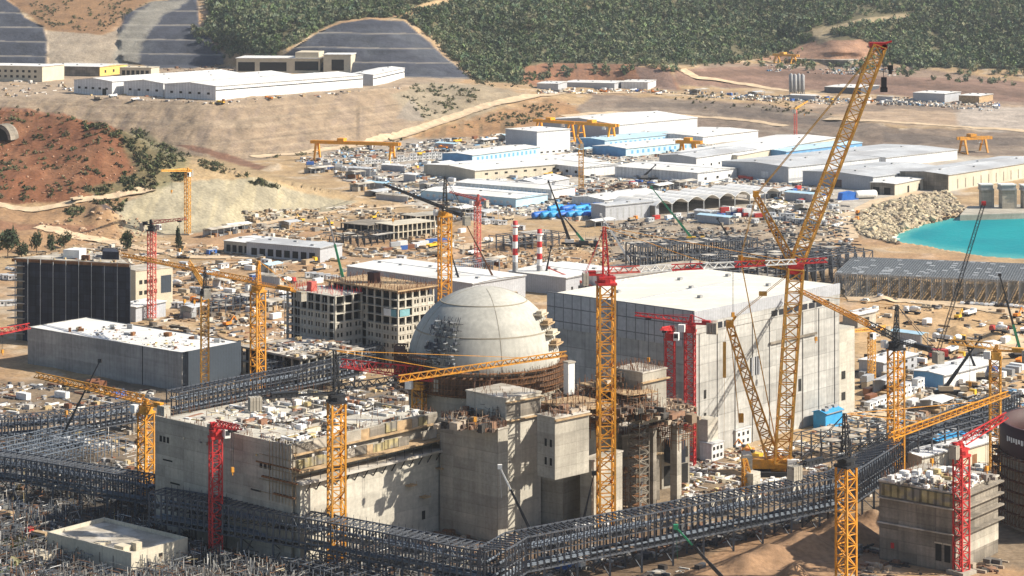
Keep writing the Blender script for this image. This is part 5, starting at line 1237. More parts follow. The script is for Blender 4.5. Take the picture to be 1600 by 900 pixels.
steel_frame('black steel frame half built behind the unfinished low frames', (560, 372), (525, 366), (610, 362), 6, 1, 6, 4, 'steel_dark', deck=.3, seed=10, rr=.3)

steel_frame('low grey steel frame between the long grey hall and the netted tower block side', (330, 470), (300, 464), (430, 458), 7, 2, 9, 3, 'steel', seed=21, deck=.3)
steel_frame('grey steel frame beyond the banded chimneys below the blue tanks', (800, 372), (770, 366), (880, 362), 8, 2, 8, 3, 'steel', seed=22, deck=.3)
steel_frame('pale steel frame on the dusty ground behind the white roofed workshop', (690, 420), (660, 414), (770, 404), 7, 1, 9, 3, 'pipe', seed=23, deck=.35)
# ================================================================== the works beyond: sheds and halls
SH = dict(group=None)
V = 'void'
shed('white_hall', 'biggest white hall with broad pitched roof behind the gantry cranes', (967, 217), (868, 206), (1060, 203), 13, 'white_wall', 'white_roof', 4, 'x', endm='grey_wall', phrase='the biggest white hall', vents=4, doors=[('R', .3, 6, 6, 'grey_wall')])  # grey on the end walls is the hall's shading put into colour
shed('white_tower_block', 'tall white windowless cube standing among the low sheds', (839, 242), (812, 236), (869, 236), 20, 'white_wall', 'white_roof', 0, endm='grey_wall', cat='building', phrase='the tall white cube', wins=[('R', 5, 1, 2.4, 3, V)])
shed('blue_striped_shed', 'long pale shed with bright blue end wall beside the tall white cube', (738, 258), (711, 253), (822, 243), 8, 'pale_blue', 'white_roof', 1, 'x', endm='blue_wall', phrase='the shed with the bright blue end', wins=[('R', 14, 3, 6, 2.6, 'blue_wall')])
shed('blue_shed', 'upper of two long blue windowed sheds with pale roofs', (945, 232), (926, 227), (1036, 219), 7, 'pale_blue', 'pale_blue', 1.2, 'x', endm='blue_wall', wins=[('R', 14, 2, 5, 3, 'blue_wall')])
shed('blue_shed', 'lower of two long blue windowed sheds with pale roofs', (978, 245), (958, 239), (1056, 231), 7, 'pale_blue', 'white_roof', 1.2, 'x', endm='blue_wall', wins=[('R', 12, 2, 5, 3, 'blue_wall')], phrase='the lower blue windowed shed')
shed('long_pale_hall', 'long low beige roofed hall below the tall white cube', (742, 283), (722, 270), (892, 262), 8, 'beige_wall', 'white_roof', 1.5, 'x', wins=[('R', 12, 4, 5.5, 3, V)], phrase='the long beige roofed hall', vents=5)
shed('white_shed', 'white shed with dark side openings beside the distant yellow crane', (912, 276), (842, 264), (945, 269), 7, 'white_wall', 'white_roof', 1.2, 'y', wins=[('L', 6, 2, 4, 3, V)], vents=2)
shed('blue_windowed_shed', 'long white shed with one row of blue windows above the red scaffolding', (862, 312), (728, 298), (876, 305), 7, 'white_wall', 'white_roof', 1.2, 'y', wins=[('L', 18, 2.2, 4.8, 3, 'blue_wall')], phrase='the shed with the row of blue windows')
shed('blue_walled_shed', 'long low shed with sky blue walls, closest of the blue ones', (806, 324), (680, 308), (826, 315), 6, 'pale_blue', 'white_roof', 1.0, 'y', wins=[('L', 14, 2, 4, 2.6, 'white_wall')], phrase='the sky blue walled shed')
shed('gabled_shed', 'small grey gabled shed with dark doorway among rubble', (842, 300), (808, 295), (868, 290), 6, 'grey_wall', 'white_roof', 2.4, 'x', doors=[('L', .45, 8, 4.5, V)])
shed('white_long_shed', 'long white shed with overhanging bright roof in front of the pale halls', (1090, 287), (982, 274), (1124, 277), 8, 'white_wall', 'white_roof', 1.4, 'y', endm='white_wall', wins=[('R', 3, 2, 4, 3, V)], phrase='the long bright white shed')
shed('pale_hall', 'pale grey hall behind the long bright white shed', (1088, 266), (1054, 260), (1152, 250), 10, 'white_wall', 'grey_roof', 1.5, 'x', endm='grey_wall', wins=[('R', 7, 2, 4, 2.4, V)], vents=2)
shed('grey_hall_block', 'broad grey hall with white upper band in the middle of the works', (1232, 286), (1150, 274), (1348, 268), 12, 'white_wall', 'grey_roof', 1.4, 'x', endm='grey_wall', band=('R', 1.2, 3.4, 'grey_wall'), doors=[('L', .35, 7, 7, 'white_wall')], phrase='the broad grey hall', vents=5)
shed('grey_roofed_hall', 'broad pale grey roofed hall beside the boulder bank', (1364, 298), (1276, 286), (1454, 280), 10, 'white_wall', 'grey_roof', 1.4, 'x', endm='grey_wall', band=('R', 5.5, 6.6, 'blue_wall'), doors=[('L', .5, 8, 6, 'glass')], phrase='the pale grey roofed hall', vents=3)
shed('beige_lean_to', 'beige low building with tall dark doors in front of the grey roofed hall', (1398, 305), (1371, 301), (1450, 290), 8, 'beige_wall', 'white_roof', .4, 'x', endm='conc_dark', doors=[('R', .3, 3, 5, V), ('R', .55, 3, 5, V), ('R', .8, 3, 5, V), ('L', .3, 5, 5, V), ('L', .75, 5, 5, V)])
shed('beige_hall', 'long beige columned hall nearest the harbour', (1482, 299), (1449, 290), (1586, 270), 12, 'beige_wall', 'grey_roof', 1.2, 'x', endm='conc_dark', wins=[('R', 12, 1, 8, 1.4, 'conc_dark')], phrase='the long beige harbour hall', vents=4)
shed('pale_roofed_hall', 'pale roofed hall behind the broad grey hall', (1384, 262), (1300, 250), (1456, 246), 8, 'white_wall', 'grey_roof', 1.2, 'x', vents=2)
shed('cream_roofed_hall', 'cream roofed hall reaching back towards the excavated slope', (1152, 258), (1118, 248), (1230, 226), 8, 'beige_wall', 'white_roof', 1.4, 'x', vents=3)
shed('white_flat_shed', 'flat white shed between the biggest white hall and the cream roofed hall', (1098, 226), (1062, 217), (1122, 213), 7, 'white_wall', 'white_roof', 1, 'x')
shed('blue_roofed_shed', 'bright blue walled shed behind the broad grey hall', (1228, 250), (1204, 246), (1330, 234), 7, 'blue_wall', 'pale_blue', .8, 'x', wins=[('R', 10, 2, 4.5, 3, 'pale_blue')])
shed('grey_box_shed', 'grey ribbed box shed with pale zigzag front beside the blue tanks', (946, 346), (938, 342), (1018, 336), 10, 'grey_wall', 'grey_roof', .3, 'x', phrase='the grey box shed', wins=[('R', 8, 1, 8, 1.2, 'steel_pale')])
shed('white_canvas_shed', 'low white canvas roofed shed beside the scalloped row', (944, 324), (905, 318), (1020, 310), 5, 'white_wall', 'white_roof', 1.5, 'x')
# row of barrel-roofed open bays
z0_ = 0; o, r, Lx, Ly = site((1024, 340), (985, 330), (1192, 314), 0); sc = thing('scalloped_shed_row', 'row of white barrel roofed open bays with dark mouths in the middle of the works', 'shed row', o, r); mark('the scalloped shed row', o)
nb_ = 8
for i in range(nb_):
    x0, x1 = Lx * i / nb_, Lx * (i + 1) / nb_; b = MB(); pts = [(x0 + (x1 - x0) * k / 8, -.5, 7.5 + 3.2 * math.sin(math.pi * k / 8)) for k in range(9)]
    vs = []; fs = []
    for k in range(9): vs += [pts[k], (pts[k][0], Ly, pts[k][2]), (pts[k][0], -.5, pts[k][2] + .3), (pts[k][0], Ly, pts[k][2] + .3)]
    for k in range(8): fs += [(4 * k, 4 * k + 4, 4 * k + 5, 4 * k + 1), (4 * k + 2, 4 * k + 3, 4 * k + 7, 4 * k + 6), (4 * k, 4 * k + 2, 4 * k + 6, 4 * k + 4)]
    b.add(vs, fs); b.build('roof', M['white_roof'], sc)
    b = MB(); b.box(x0 - .3, -.3, -1, x0 + .3, .3, 7.4); b.build('post', M['steel_pale'], sc)
b = MB(); b.box(0, Ly - .4, -2, Lx, Ly, 7.4); b.box(0, 0, -2, .3, Ly - .41, 7.4); b.build('back_wall', M['conc_dark'], sc)

# ------------------------------------------------------------------ nearer low buildings
shed('white_roofed_workshop', 'big white roofed workshop with grey side behind the concrete frame block', (738, 478), (556, 447), (806, 462), 11, 'grey_wall', 'white_roof', .8, 'y', phrase='the big white roofed workshop', vents=6)
shed('white_roofed_store', 'white roofed grey store behind the reactor dome', (884, 462), (812, 448), (948, 444), 9, 'grey_wall', 'white_roof', .5, 'y', wins=[('R', 7, 2, 4, 1.6, V)], phrase='the white roofed store')
shed('pale_windowed_block', 'pale low block with square windows beside the turbine hall roof', (958, 462), (930, 455), (1105, 436), 9, 'white_wall', 'slab', 0, wins=[('R', 12, 2, 3.6, 1.6, V), ('R', 12, 5.4, 7, 1.6, V)])
shed('grey_workshop', 'low grey purple workshop on the dusty road under the rock face', (500, 410), (396, 398), (520, 402), 8, 'grey_wall', 'grey_roof', .3, 'y', wins=[('L', 8, 1, 5, 4, V)], phrase='the grey purple workshop')
shed('white_roofed_hut', 'small white roofed hut near the dusty road under the rock face', (402, 400), (356, 394), (442, 391), 7, 'conc', 'white_roof', .6, 'y', wins=[('L', 5, 1, 5, 3, V)])
frame_block('low_concrete_frame', 'low unfinished concrete frame with pale roof slab on the sandy ground', (615, 352), (594, 347), (674, 344), 9, 2, 9, 3, [], 'beige_wall', seed=11)
frame_block('low_concrete_frame', 'thinner unfinished concrete frame behind the pale slab one', (650, 338), (632, 334), (695, 332), 8, 1, 7, 3, [], 'conc', seed=12)
frame_block('low_concrete_frame', 'dark unfinished concrete ground floor behind the white boom crane', (975, 420), (955, 414), (1130, 404), 7, 1, 14, 4, [('R', 0, 1, 3, 8)], 'conc', seed=13)
frame_block('low_concrete_frame', 'half built concrete shell beside the grey purple workshop', (575, 352), (540, 347), (606, 345), 5, 1, 5, 4, [], 'conc_dark', seed=14)
shed('site_office', 'grey two storey site office right of the turbine hall annex', (1380, 590), (1350, 583), (1422, 574), 6, 'grey_wall', 'white_roof', .3, wins=[('R', 5, 1, 2.2, 1.6, V), ('R', 5, 3.6, 4.8, 1.6, V)])
shed('site_office', 'white site store with blue side beside the crossed black booms', (1475, 610), (1440, 600), (1545, 585), 6, 'white_wall', 'white_roof', .6, 'x', endm='blue_wall', phrase='the white store with the blue side')
shed('site_office', 'low white roofed store beside the yellow mast with the black head', (1340, 512), (1322, 508), (1362, 505), 6, 'conc', 'white_roof', .3, doors=[('R', .5, 4, 4, V)])
shed('blue_tent', 'bright blue sheeted store below the turbine hall end', (1290, 672), (1274, 668), (1312, 664), 6, 'blue_light', 'blue_light', .8, 'x')
shed('blue_tent', 'bright blue roofed store behind the dark shuttered concrete block', (1462, 712), (1438, 704), (1500, 698), 5, 'white_wall', 'blue_light', .8, 'x')
shed('white_store', 'white roofed store between the shuttered concrete block and the bright red crane', (1440, 742), (1412, 734), (1482, 728), 6, 'conc_new', 'white_roof', .5, 'x')
shed('white_store', 'cream walled white store behind the bright red crane', (1500, 735), (1470, 726), (1545, 716), 7, 'cream', 'white_roof', .5, 'x', doors=[('R', .4, 3, 4, 'rust')])

# ------------------------------------------------------------------ terrace with white halls, offices, cut slopes
kw = dict(wall='white_wall', roof='white_roof', endm='white_wall', cat='shed', group='white gabled halls on the terrace')
shed('gabled_hall', 'white gabled hall on the terrace, the one nearest the cream office', (175, 149), (115, 146), (375, 134), 13, rise=2.4, along='x', wins=[('L', 5, 5, 7, 3.4, V)], doors=[('L', .2, 5, 6, V)], **kw)
shed('gabled_hall', 'white gabled hall on the terrace between two others', (255, 152), (193, 149), (455, 136), 13, rise=2.4, along='x', wins=[('L', 4, 5, 7, 3.4, V)], doors=[('L', .7, 5, 6, 'grey_wall')], **kw)
shed('gabled_hall', 'longest white gabled hall with window strip along the terrace edge', (337, 157), (272, 152), (552, 137), 13, rise=2.4, along='x', wins=[('L', 5, 5, 7, 3.4, V)], band=('R', 8.6, 9.6, 'glass'), phrase='the longest white gabled hall', **kw)
shed('gabled_hall', 'white hall with grey open front at the terrace corner', (583, 134), (552, 136), (672, 123), 11, rise=1.4, along='x', band=('R', 6.4, 7.4, 'glass'), wall='white_wall', roof='white_roof', endm='grey_wall', cat='shed', phrase='the terrace corner hall', group='white gabled halls on the terrace')
def open_block(label, B, A, C, h, holes, m='cream', name='building', z0=None):
    g = G(*B); o, r, Lx, Ly = site(B, A, C, g.z, g.z); root = thing(name, label, 'building', o, r)
    b = MB(); b.box(0, 0, -2, Lx, Ly, h); b.build('wall', M[m], root); b = MB(); b.box(-1, -1, h + .01, Lx + 1, Ly + 1, h + .8); b.build('roof', M['white_roof'], root)
    for (f, a, c, za, zb, mm) in holes:
        Lf = Lx if f == 'R' else Ly; b = MB(); facade(b, f, Lx, Ly, Lf * a, Lf * c, za, zb, -.1, .3); b.build('opening', M[mm], root)
    return root, Lx, Ly
cb_, Lx, Ly = open_block('stepped cream building with wide dark openings above the terrace halls', (500, 113), (368, 113), (520, 109), 15, [('L', .02, .30, 2, 12, V), ('L', .40, .72, 1, 11, V), ('L', .78, .98, 1, 11, V)])
b = MB(); b.box(2, Ly * .02, 15.9, Lx - 2, Ly * .3, 22); b.build('upper_storey', M['cream'], cb_)
open_block('cream gate block with square dark opening right of the stepped cream building', (548, 113), (505, 113), (558, 110), 19, [('L', .25, .7, 2, 14, V)])
shed('yellow_barracks', 'long white roofed barracks with yellow end wall near the terrace office', (156, 119), (78, 116), (177, 114), 10, 'yellow_wall', 'white_roof', 1, 'y', endm='conc_dark', doors=[], wins=[('R', 3, 3, 6, 4, V)], cat='barracks')
shed('arched_pavilion', 'cream arched pavilion beside the yellow ended barracks', (236, 119), (190, 118), (242, 117), 9, 'cream', 'cream', 0, wins=[('L', 6, 1, 6, 3.6, V)], cat='pavilion')
shed('terrace_office', 'cream office block with two window rows at the terrace end', (66, 128), (-40, 124), (74, 124), 16, 'cream', 'white_roof', 0, wins=[('L', 12, 4, 6.5, 3, V), ('L', 12, 9.5, 12, 3, V)], cat='office')
# far bench: low sheds, silos, batching plant
shed('low_white_shed', 'low white shed under the red cut, nearest the forest edge', (872, 141), (842, 140), (878, 137), 7, 'grey_wall', 'white_roof', .4, 'y')
shed('low_white_shed', 'longest low white shed under the red cut', (960, 140), (884, 138), (966, 136), 7, 'grey_wall', 'white_roof', .4, 'y')
shed('low_white_shed', 'white shed with stacked roofs at the end of the red cut', (1012, 140), (972, 139), (1020, 136), 8, 'white_wall', 'white_roof', .5, 'y')
shed('dark_open_shed', 'white roofed dark open shed on the far bench', (1476, 160), (1438, 157), (1482, 156), 9, 'grey_wall', 'white_roof', .3, 'y')
shed('dark_open_shed', 'small white roofed shed beside the yellow machine on the far bench', (1530, 162), (1508, 160), (1535, 158), 8, 'timber', 'white_roof', .3, 'y')
shed('grey_plant_shed', 'long white roofed plant shed by the batching silos', (1345, 146), (1300, 143), (1352, 141), 6, 'steel', 'white_roof', .3, 'y')
shed('grey_plant_shed', 'tan roofed sheds far up by the quarry road', (1325, 102), (1250, 98), (1335, 97), 6, 'conc_dark', 'slab', .3, 'y')
for i in range(4):
    g = G(1236 + i * 6, 152 + (i % 2)); si = thing('cement_silo', 'grey cement silo of the batching plant, %s' % ('nearest the red cut', 'second from the red cut side', 'third from the red cut side', 'nearest the sea')[i], 'silo', g, 0, 'cement silos of the batching plant')
    b = MB(); b.lathe([(.1, 4), (2.3, 8), (2.3, 24), (.1, 26)], 14); b.build('barrel', M['grey_paint'], si, True)
    for k in range(4): b = MB(); b.bar((1.8 * (1 if k % 2 else -1), 1.8 * (1 if k > 1 else -1), 0), (1.8 * (1 if k % 2 else -1), 1.8 * (1 if k > 1 else -1), 9), .25); b.build('leg', M['steel_pale'], si)
g = G(2, 222); pt = thing('tunnel_portal', 'grey arched tunnel portal cut into the red hill at the picture edge', 'tunnel portal', g, -.25)
b = MB(); n = 14
for k in range(n):
    a0, a1 = math.pi * k / n, math.pi * (k + 1) / n
    b.prism([(7 * math.cos(a0), -4, 8 * math.sin(a0)), (7 * math.cos(a1), -4, 8 * math.sin(a1)), (9 * math.cos(a1), -4, 10.5 * math.sin(a1)), (9 * math.cos(a0), -4, 10.5 * math.sin(a0))][::-1], (0, 12, 0))
b.build('arch_ring', M['conc_dark'], pt); b = MB(); b.prism([(7 * math.cos(math.pi * k / n), -2, 8 * math.sin(math.pi * k / n)) for k in range(n + 1)], (0, .4, 0)); b.build('tunnel_mouth', M['void'], pt)

# ------------------------------------------------------------------ chimneys, tanks, fence, quay
for u, vt, lab in ((805, 345, 'red and white banded chimney nearer the yellow mast behind the dome'), (843, 358, 'red and white banded chimney nearer the tallest yellow mast')):
    p_ = P(u, 452); z = H - (vt - VH) * p_.y / F; ch = thing('banded_chimney', lab, 'chimney', p_, 0, 'banded chimneys behind the dome'); n = 10
    for k in range(n):
        b = MB(); za, zb = z * k / n, z * (k + 1) / n; rr = 1.6 - .4 * k / n; b.lathe([(rr, za), (rr - .05, zb), (.4, zb)] if k == n - 1 else [(rr, za), (rr - .05, zb)], 14)
        b.build('shaft_band', M['red'] if k >= 4 and k % 2 else M['white'] if k >= 4 else M['grey_paint'], ch, True)
    b = MB(); b.lathe([(1.2, z - 3), (2.1, z - 2.9), (2.1, z - 2.0), (2.0, z - 2.0)], 14); b.build('gallery', M['white'], ch)
for i in range(12):
    u = 844 + (i % 8) * 13.4 if i < 8 else 868 + (i - 8) * 20; v = 341 - (i % 8) * .2 if i < 8 else 331
    p_ = P(u, v); c = ('first', 'second', 'third', 'fourth', 'fifth', 'sixth', 'seventh', 'eighth')[i % 8]
    lab = 'blue lying tank in the front row, %s counted from the long dark boom side' % c if i < 8 else 'blue lying tank in the rear row, %s counted from the frame side' % c
    tk = thing('storage_tank', lab, 'tank', p_, -2.25, 'blue lying tanks'); b = MB()
    prof = [(.01, -8), (1.3, -7.8), (2.1, -7), (2.1, 7), (1.3, 7.8), (.01, 8)]; q = MB(); q.lathe(prof, 16); q.v = [(z, y, x + 2.5) for (x, y, z) in q.v]; q.build('barrel', M['blue_light' if i % 3 else 'blue'], tk, True)
    for x in (-4, 4): b = MB(); b.box(x - .4, -2.2, 0, x + .4, 2.2, 1.2); b.build('saddle', M['conc'], tk)
    b = MB(); b.bar((0, 0, 5.2), (0, 0, 6.2), .6, n=10); b.build('manhole', M['blue'], tk)
mark('the blue tank row', P(890, 341))
p_ = P(1352, 311); tk = thing('white_tank', 'white lying tank on the shore road beside the blue sheeted load', 'tank', p_, .4); q = MB(); q.lathe([(.01, -9), (2.6, -8.4), (2.9, -7), (2.9, 7), (2.6, 8.4), (.01, 9)], 16); q.v = [(z, y, x + 3.4) for (x, y, z) in q.v]; q.build('barrel', M['white'], tk, True); b = MB(); b.box(-6, -2, 0, 6, 2, 1); b.build('cradle', M['steel_dark'], tk)
p_ = P(1325, 312); bl_ = thing('sheeted_load', 'bright blue sheeted load on the shore road', 'covered load', p_, .4); b = MB(); b.prism([(-7, -3, 0), (7, -3, 0), (6.4, -3, 4.6), (2, -3, 6), (-6, -3, 5)], (0, 6, 0)); b.build('tarpaulin', M['blue'], bl_)
def fence(label, pts, h=2.4, m='steel_pale', step=5.0):
    ps = [G(*p) for p in pts]; o = ps[0].copy(); root = thing('mesh_fence', label, 'fence', o)
    rl = MB(); k_ = 0
    for a, c in zip(ps, ps[1:]):
        n = max(1, int((c - a).length / step))
        for k in range(n):
            p, q = a.lerp(c, k / n) - o, a.lerp(c, (k + 1) / n) - o
            if k_ < 95: b = MB(); b.bar(p, p + Vector((0, 0, h)), .14); b.build('post', M[m], root)
            k_ += 1
            for z in (.3, h * .5, h): rl.bar(p + Vector((0, 0, z)), q + Vector((0, 0, z)), .06, caps=False)
            for j in range(5): t = p.lerp(q, j / 5); rl.bar(t, t + Vector((0, 0, h)), .035, caps=False)
    rl.build('mesh_panel', M[m], root)
fence('pale mesh fence curving behind the banded chimneys', [(636, 408), (700, 398), (760, 388), (830, 378), (900, 372), (960, 378)], 4, step=6)
fence('pale fence in front of the galvanised canopy', [(1330, 462), (1400, 456), (1500, 452), (1620, 446)], 3.5, step=6)
# caissons on the quay
qy = MB(); A_ = [P(1500, 336, 1.2), P(1700, 330, 1.2), P(1700, 316, 1.2), P(1512, 322, 1.2)]; o = A_[0].copy(); o.z = 0; qr = thing('quay', 'flat concrete quay deck at the end of the boulder bank', 'quay', o)
qy.prism([p - o - Vector((0, 0, 6)) for p in A_], (0, 0, 6)); qy.build('deck', M['conc'], qr)
for i, (u, v, vt, w_) in enumerate(((1540, 323, 290, 9), (1573, 325, 290, 11), (1606, 325, 291, 10))):
    p_ = P(u, v, 1.2); z = H - (vt - VH) * p_.y / F; ca = thing('concrete_caisson', 'concrete caisson tower on the quay, %s' % ('nearest the boulder bank', 'middle one with dark lid', 'cut by the picture edge')[i], 'caisson', p_, .1, 'caissons on the quay')
    b = MB(); b.cbox((0, 0, 0), (w_ * .8, w_ * .7, z - 4)); b.build('shaft', M['conc'], ca); b = MB(); b.cbox((0, 0, z - 3.999), (w_ * .95, w_ * .85, 1.2)); b.cbox((0, 0, z - 2.8), (w_ * .9, w_ * .8, 2.2)); b.build('lid', M['grey_paint'], ca); b = MB(); b.cbox((0, 0, z - .59), (w_, w_ * .9, .7)); b.build('cap', M['white'], ca)
    b = MB(); b.cbox((w_ * .44, -w_ * .2, 0), (2.2, 2.2, z - 3)); b.build('buttress', M['conc_new'], ca)

# open sided storage roofs standing in rows in the yards
rnd = random.Random(77); k_ = 0
ADJ = ['white', 'pale grey', 'dusty cream', 'faded blue']; MT = ['white_roof', 'grey_roof', 'slab', 'pale_blue']
spots = [(486, 272), (520, 268), (556, 280), (590, 274), (612, 296), (640, 268), (664, 284), (690, 262), (720, 232), (756, 226), (790, 222), (650, 314), (668, 300), (880, 250), (905, 244), (1062, 296), (1030, 300), (1180, 322), (1215, 312), (1244, 322), (1210, 340), (1262, 336), (1282, 316), (1120, 342), (1150, 350), (900, 348), (930, 356), (620, 318), (588, 308), (560, 300), (452, 360), (330, 372), (360, 362), (720, 336), (760, 346), (312, 440), (350, 452), (420, 430), (448, 446), (300, 500), (420, 490), (1400, 560), (1450, 540), (1390, 620), (1540, 560), (1470, 648), (1560, 700), (850, 430), (760, 420), (1090, 148), (1180, 152), (1280, 158), (1400, 158)]
for (u, v) in spots:
    p = G(u, v); w_, d_, h_ = rnd.uniform(10, 30) * (1 if v < 400 else .6), rnd.uniform(6, 11) * (1 if v < 400 else .8), rnd.uniform(3.5, 6); r = rnd.choice((.93, .93, 2.5)) + rnd.uniform(-.1, .1)
    ux = Vector((math.cos(r), math.sin(r))); uy = Vector((-ux.y, ux.x)); hit = False
    for (o, ax_, ay_, lx, ly) in FOOT:
        for a in (0, .5, 1):
            for b2 in (0, .5, 1):
                q = p.xy + ux * w_ * a + uy * d_ * b2 - o
                if -1 < q.dot(ax_) < lx + 1 and -1 < q.dot(ay_) < ly + 1: hit = True
    if hit or p.z < -.9: continue
    FOOT.append((p.xy, ux, uy, w_, d_)); i = rnd.choice((0, 0, 1, 1, 2, 2, 3)); near = min(MARK, key=lambda q: (MARK[q] - p).length)
    root = thing('storage_canopy', None, 'storage canopy', (p.x, p.y, max(p.z, 0)), r, 'open sided storage canopies in the yards'); root['tmp'] = i; root['near'] = near; root['dist'] = (MARK[near] - p).length
    roofmesh(w_, d_, h_, .7, 'x', .4, .2).build('roof', M[MT[i]], root)
    for a in range(int(w_ / 5) + 1):
        for y in (.2, d_ - .2): b = MB(); b.bar((w_ * a / (int(w_ / 5)), y, -1), (w_ * a / (int(w_ / 5)), y, h_), .18); b.build('post', M['steel_pale'], root)
    b = MB(); b.box(.4, d_ - .35, 0, w_ - .4, d_ - .15, h_ - .3); b.build('back_sheet', M['grey_wall'], root)
    for a in range(int(w_ / 4)):
        if rnd.random() < .75: b = MB(); b.box(a * 4 + .8, 1.2, 0, a * 4 + 3.8, d_ - 1.2, rnd.uniform(.8, h_ * .6)); b.build('stored_stack', M[rnd.choice(['timber', 'rust', 'steel_pale', 'slab', 'steel'])], root)
import collections
gq = collections.defaultdict(list)
for o in list(COL.objects):
    if 'tmp' in o.keys(): gq[(o['tmp'], o['near'])].append(o)
OR = ['closest', 'second closest', 'third closest', 'fourth closest', 'fifth closest', 'sixth closest', 'seventh closest']
for (i, near), lst in gq.items():
    for k, o in enumerate(sorted(lst, key=lambda q: q['dist'])): o['label'] = '%s open storage canopy, %s to %s' % (ADJ[i], OR[min(k, 6)], near)
    for o in lst:
        for q in ('tmp', 'near', 'dist'): del o[q]
# ================================================================== living and loose things
def clear(x, y, m=1.0):
    for (o, ux, uy, Lx, Ly) in FOOT:
        dx, dy = x - o.x, y - o.y; a = dx * ux.x + dy * ux.y; b_ = dx * uy.x + dy * uy.y
        if -m < a < Lx + m and -m < b_ < Ly + m: return False
    return True
def clear_np(x, y, m=.5):
    ok = np.ones(len(x), bool)
    for (o, ux, uy, Lx, Ly) in FOOT:
        dx, dy = x - o.x, y - o.y; a = dx * ux.x + dy * ux.y; b_ = dx * uy.x + dy * uy.y
        ok &= ~((a > -m) & (a < Lx + m) & (b_ > -m) & (b_ < Ly + m))
    return ok
def grid_np(A, u, v):
    gi = np.clip(np.interp(v, gv[::-1], np.arange(len(gv))[::-1]), 0, len(gv) - 1.001); gj = np.clip(np.interp(u, gu, np.arange(len(gu))), 0, len(gu) - 1.001)
    i = gi.astype(int); j = gj.astype(int); a = gi - i; b = gj - j
    return (A[i, j] * (1 - a) + A[i + 1, j] * a) * (1 - b) + (A[i, j + 1] * (1 - a) + A[i + 1, j + 1] * a) * b
def sample(poly, n, dens=None, seed=0):
    rg = np.random.default_rng(seed); us = [p[0] for p in poly]; vs = [p[1] for p in poly]; U = np.empty(0); Vv = np.empty(0)
    while len(U) < n:
        u = rg.uniform(min(us), max(us), n * 2); v = rg.uniform(min(vs), max(vs), n * 2); k = inpoly(u, v, poly)
        if dens is not None: k &= rg.random(n * 2) < dens(u, v)
        U = np.concatenate([U, u[k]]); Vv = np.concatenate([Vv, v[k]])
    return U[:n], Vv[:n], rg
def ico():
    t = (1 + 5 ** .5) / 2
    v = [(-1, t, 0), (1, t, 0), (-1, -t, 0), (1, -t, 0), (0, -1, t), (0, 1, t), (0, -1, -t), (0, 1, -t), (t, 0, -1), (t, 0, 1), (-t, 0, -1), (-t, 0, 1)]
    f = [(0, 11, 5), (0, 5, 1), (0, 1, 7), (0, 7, 10), (0, 10, 11), (1, 5, 9), (5, 11, 4), (11, 10, 2), (10, 7, 6), (7, 1, 8), (3, 9, 4), (3, 4, 2), (3, 2, 6), (3, 6, 8), (3, 8, 9), (4, 9, 5), (2, 4, 11), (6, 2, 10), (8, 6, 7), (9, 8, 1)]
    return np.array(v) / np.linalg.norm(v[0]), np.array(f)
IV, IF = ico()
def sub_ico():
    vs = [tuple(q) for q in IV]; fs = []; c = {}
    def mid(a, b):
        k = (min(a, b), max(a, b))
        if k not in c: m_ = (np.array(vs[a]) + np.array(vs[b])); vs.append(tuple(m_ / np.linalg.norm(m_))); c[k] = len(vs) - 1
        return c[k]
    for a, b, d in IF:
        x, y, z = mid(a, b), mid(b, d), mid(d, a); fs += [(a, x, z), (b, y, x), (d, z, y), (x, y, z)]
    return np.array(vs), np.array(fs)
I2V, I2F = sub_ico()
# a crown template: leaf-sized triangles thrown through an uneven volume
def crown_tpl(n, rg, tall=1.0, size=.34, cone=0.0):
    lob = [(rg.uniform(-.45, .45), rg.uniform(-.45, .45), rg.uniform(.25, .95), rg.uniform(.32, .6)) for _ in range(6)]; V = []; T = []
    for i in range(n):
        lx, ly, lz, lr = lob[i % 6]; d = rg.normal(size=3); d /= np.linalg.norm(d); c = np.array([lx, ly, lz]) + d * lr * rg.uniform(.55, 1.05)
        if cone: k = max(.12, 1 - c[2] * cone); c[:2] *= k
        c[2] = max(.02, c[2]) * tall
        a = rg.normal(size=3); b = rg.normal(size=3); s = size * rg.uniform(.6, 1.3)
        V += [c + a * s * .5, c + b * s * .5, c - (a + b) * s * .4]; T.append(rg.uniform(.6, 1.35))
    return np.array(V), np.repeat(np.array(T), 3)
def forest(name, polys, tpl, r0, r1, pal, label, lift=0.0):
    Vs = []; Cs = []; nv = 0
    for (poly, n, dens, seed) in polys:
        u, v, rg = sample(poly, n, dens, seed); x, y, z = grid_np(XX, u, v), grid_np(YY, u, v), grid_np(ZZ, u, v); k = clear_np(x, y, 1); x, y, z = x[k], y[k], z[k]
        pt = .70 + .75 * fbm(x / 160, y / 160, 411, 4)
        for i in range(len(x)):
            t, tone = tpl[int(rg.integers(len(tpl)))]; a = rg.uniform(0, 6.28); s = rg.uniform(r0, r1); ca, sa = math.cos(a) * s, math.sin(a) * s
            q = np.empty_like(t); q[:, 0] = t[:, 0] * ca - t[:, 1] * sa + x[i]; q[:, 1] = t[:, 0] * sa + t[:, 1] * ca + y[i]; q[:, 2] = t[:, 2] * s * rg.uniform(.8, 1.25) + z[i] - .3 + lift
            Vs.append(q); c = np.array(pal[int(rg.integers(len(pal)))]) * (np.array([.86, .98, 1.05]) if name == 'hillside_wood' else 1) * rg.uniform(.8, 1.3) * pt[i]; Cs.append(c[None, :] * tone[:, None])
    V = np.concatenate(Vs); Cc = np.concatenate(Cs); o = np_mesh(name, V, np.arange(len(V)).reshape(-1, 3), M['leaf'], Cc); o['kind'] = 'stuff'; o['label'] = label; return o
rg0 = np.random.default_rng(3)
T_WOOD = [crown_tpl(46, rg0, 1.25, .42) for _ in range(8)]; T_BUSH = [crown_tpl(26, rg0, .8, .45) for _ in range(6)]
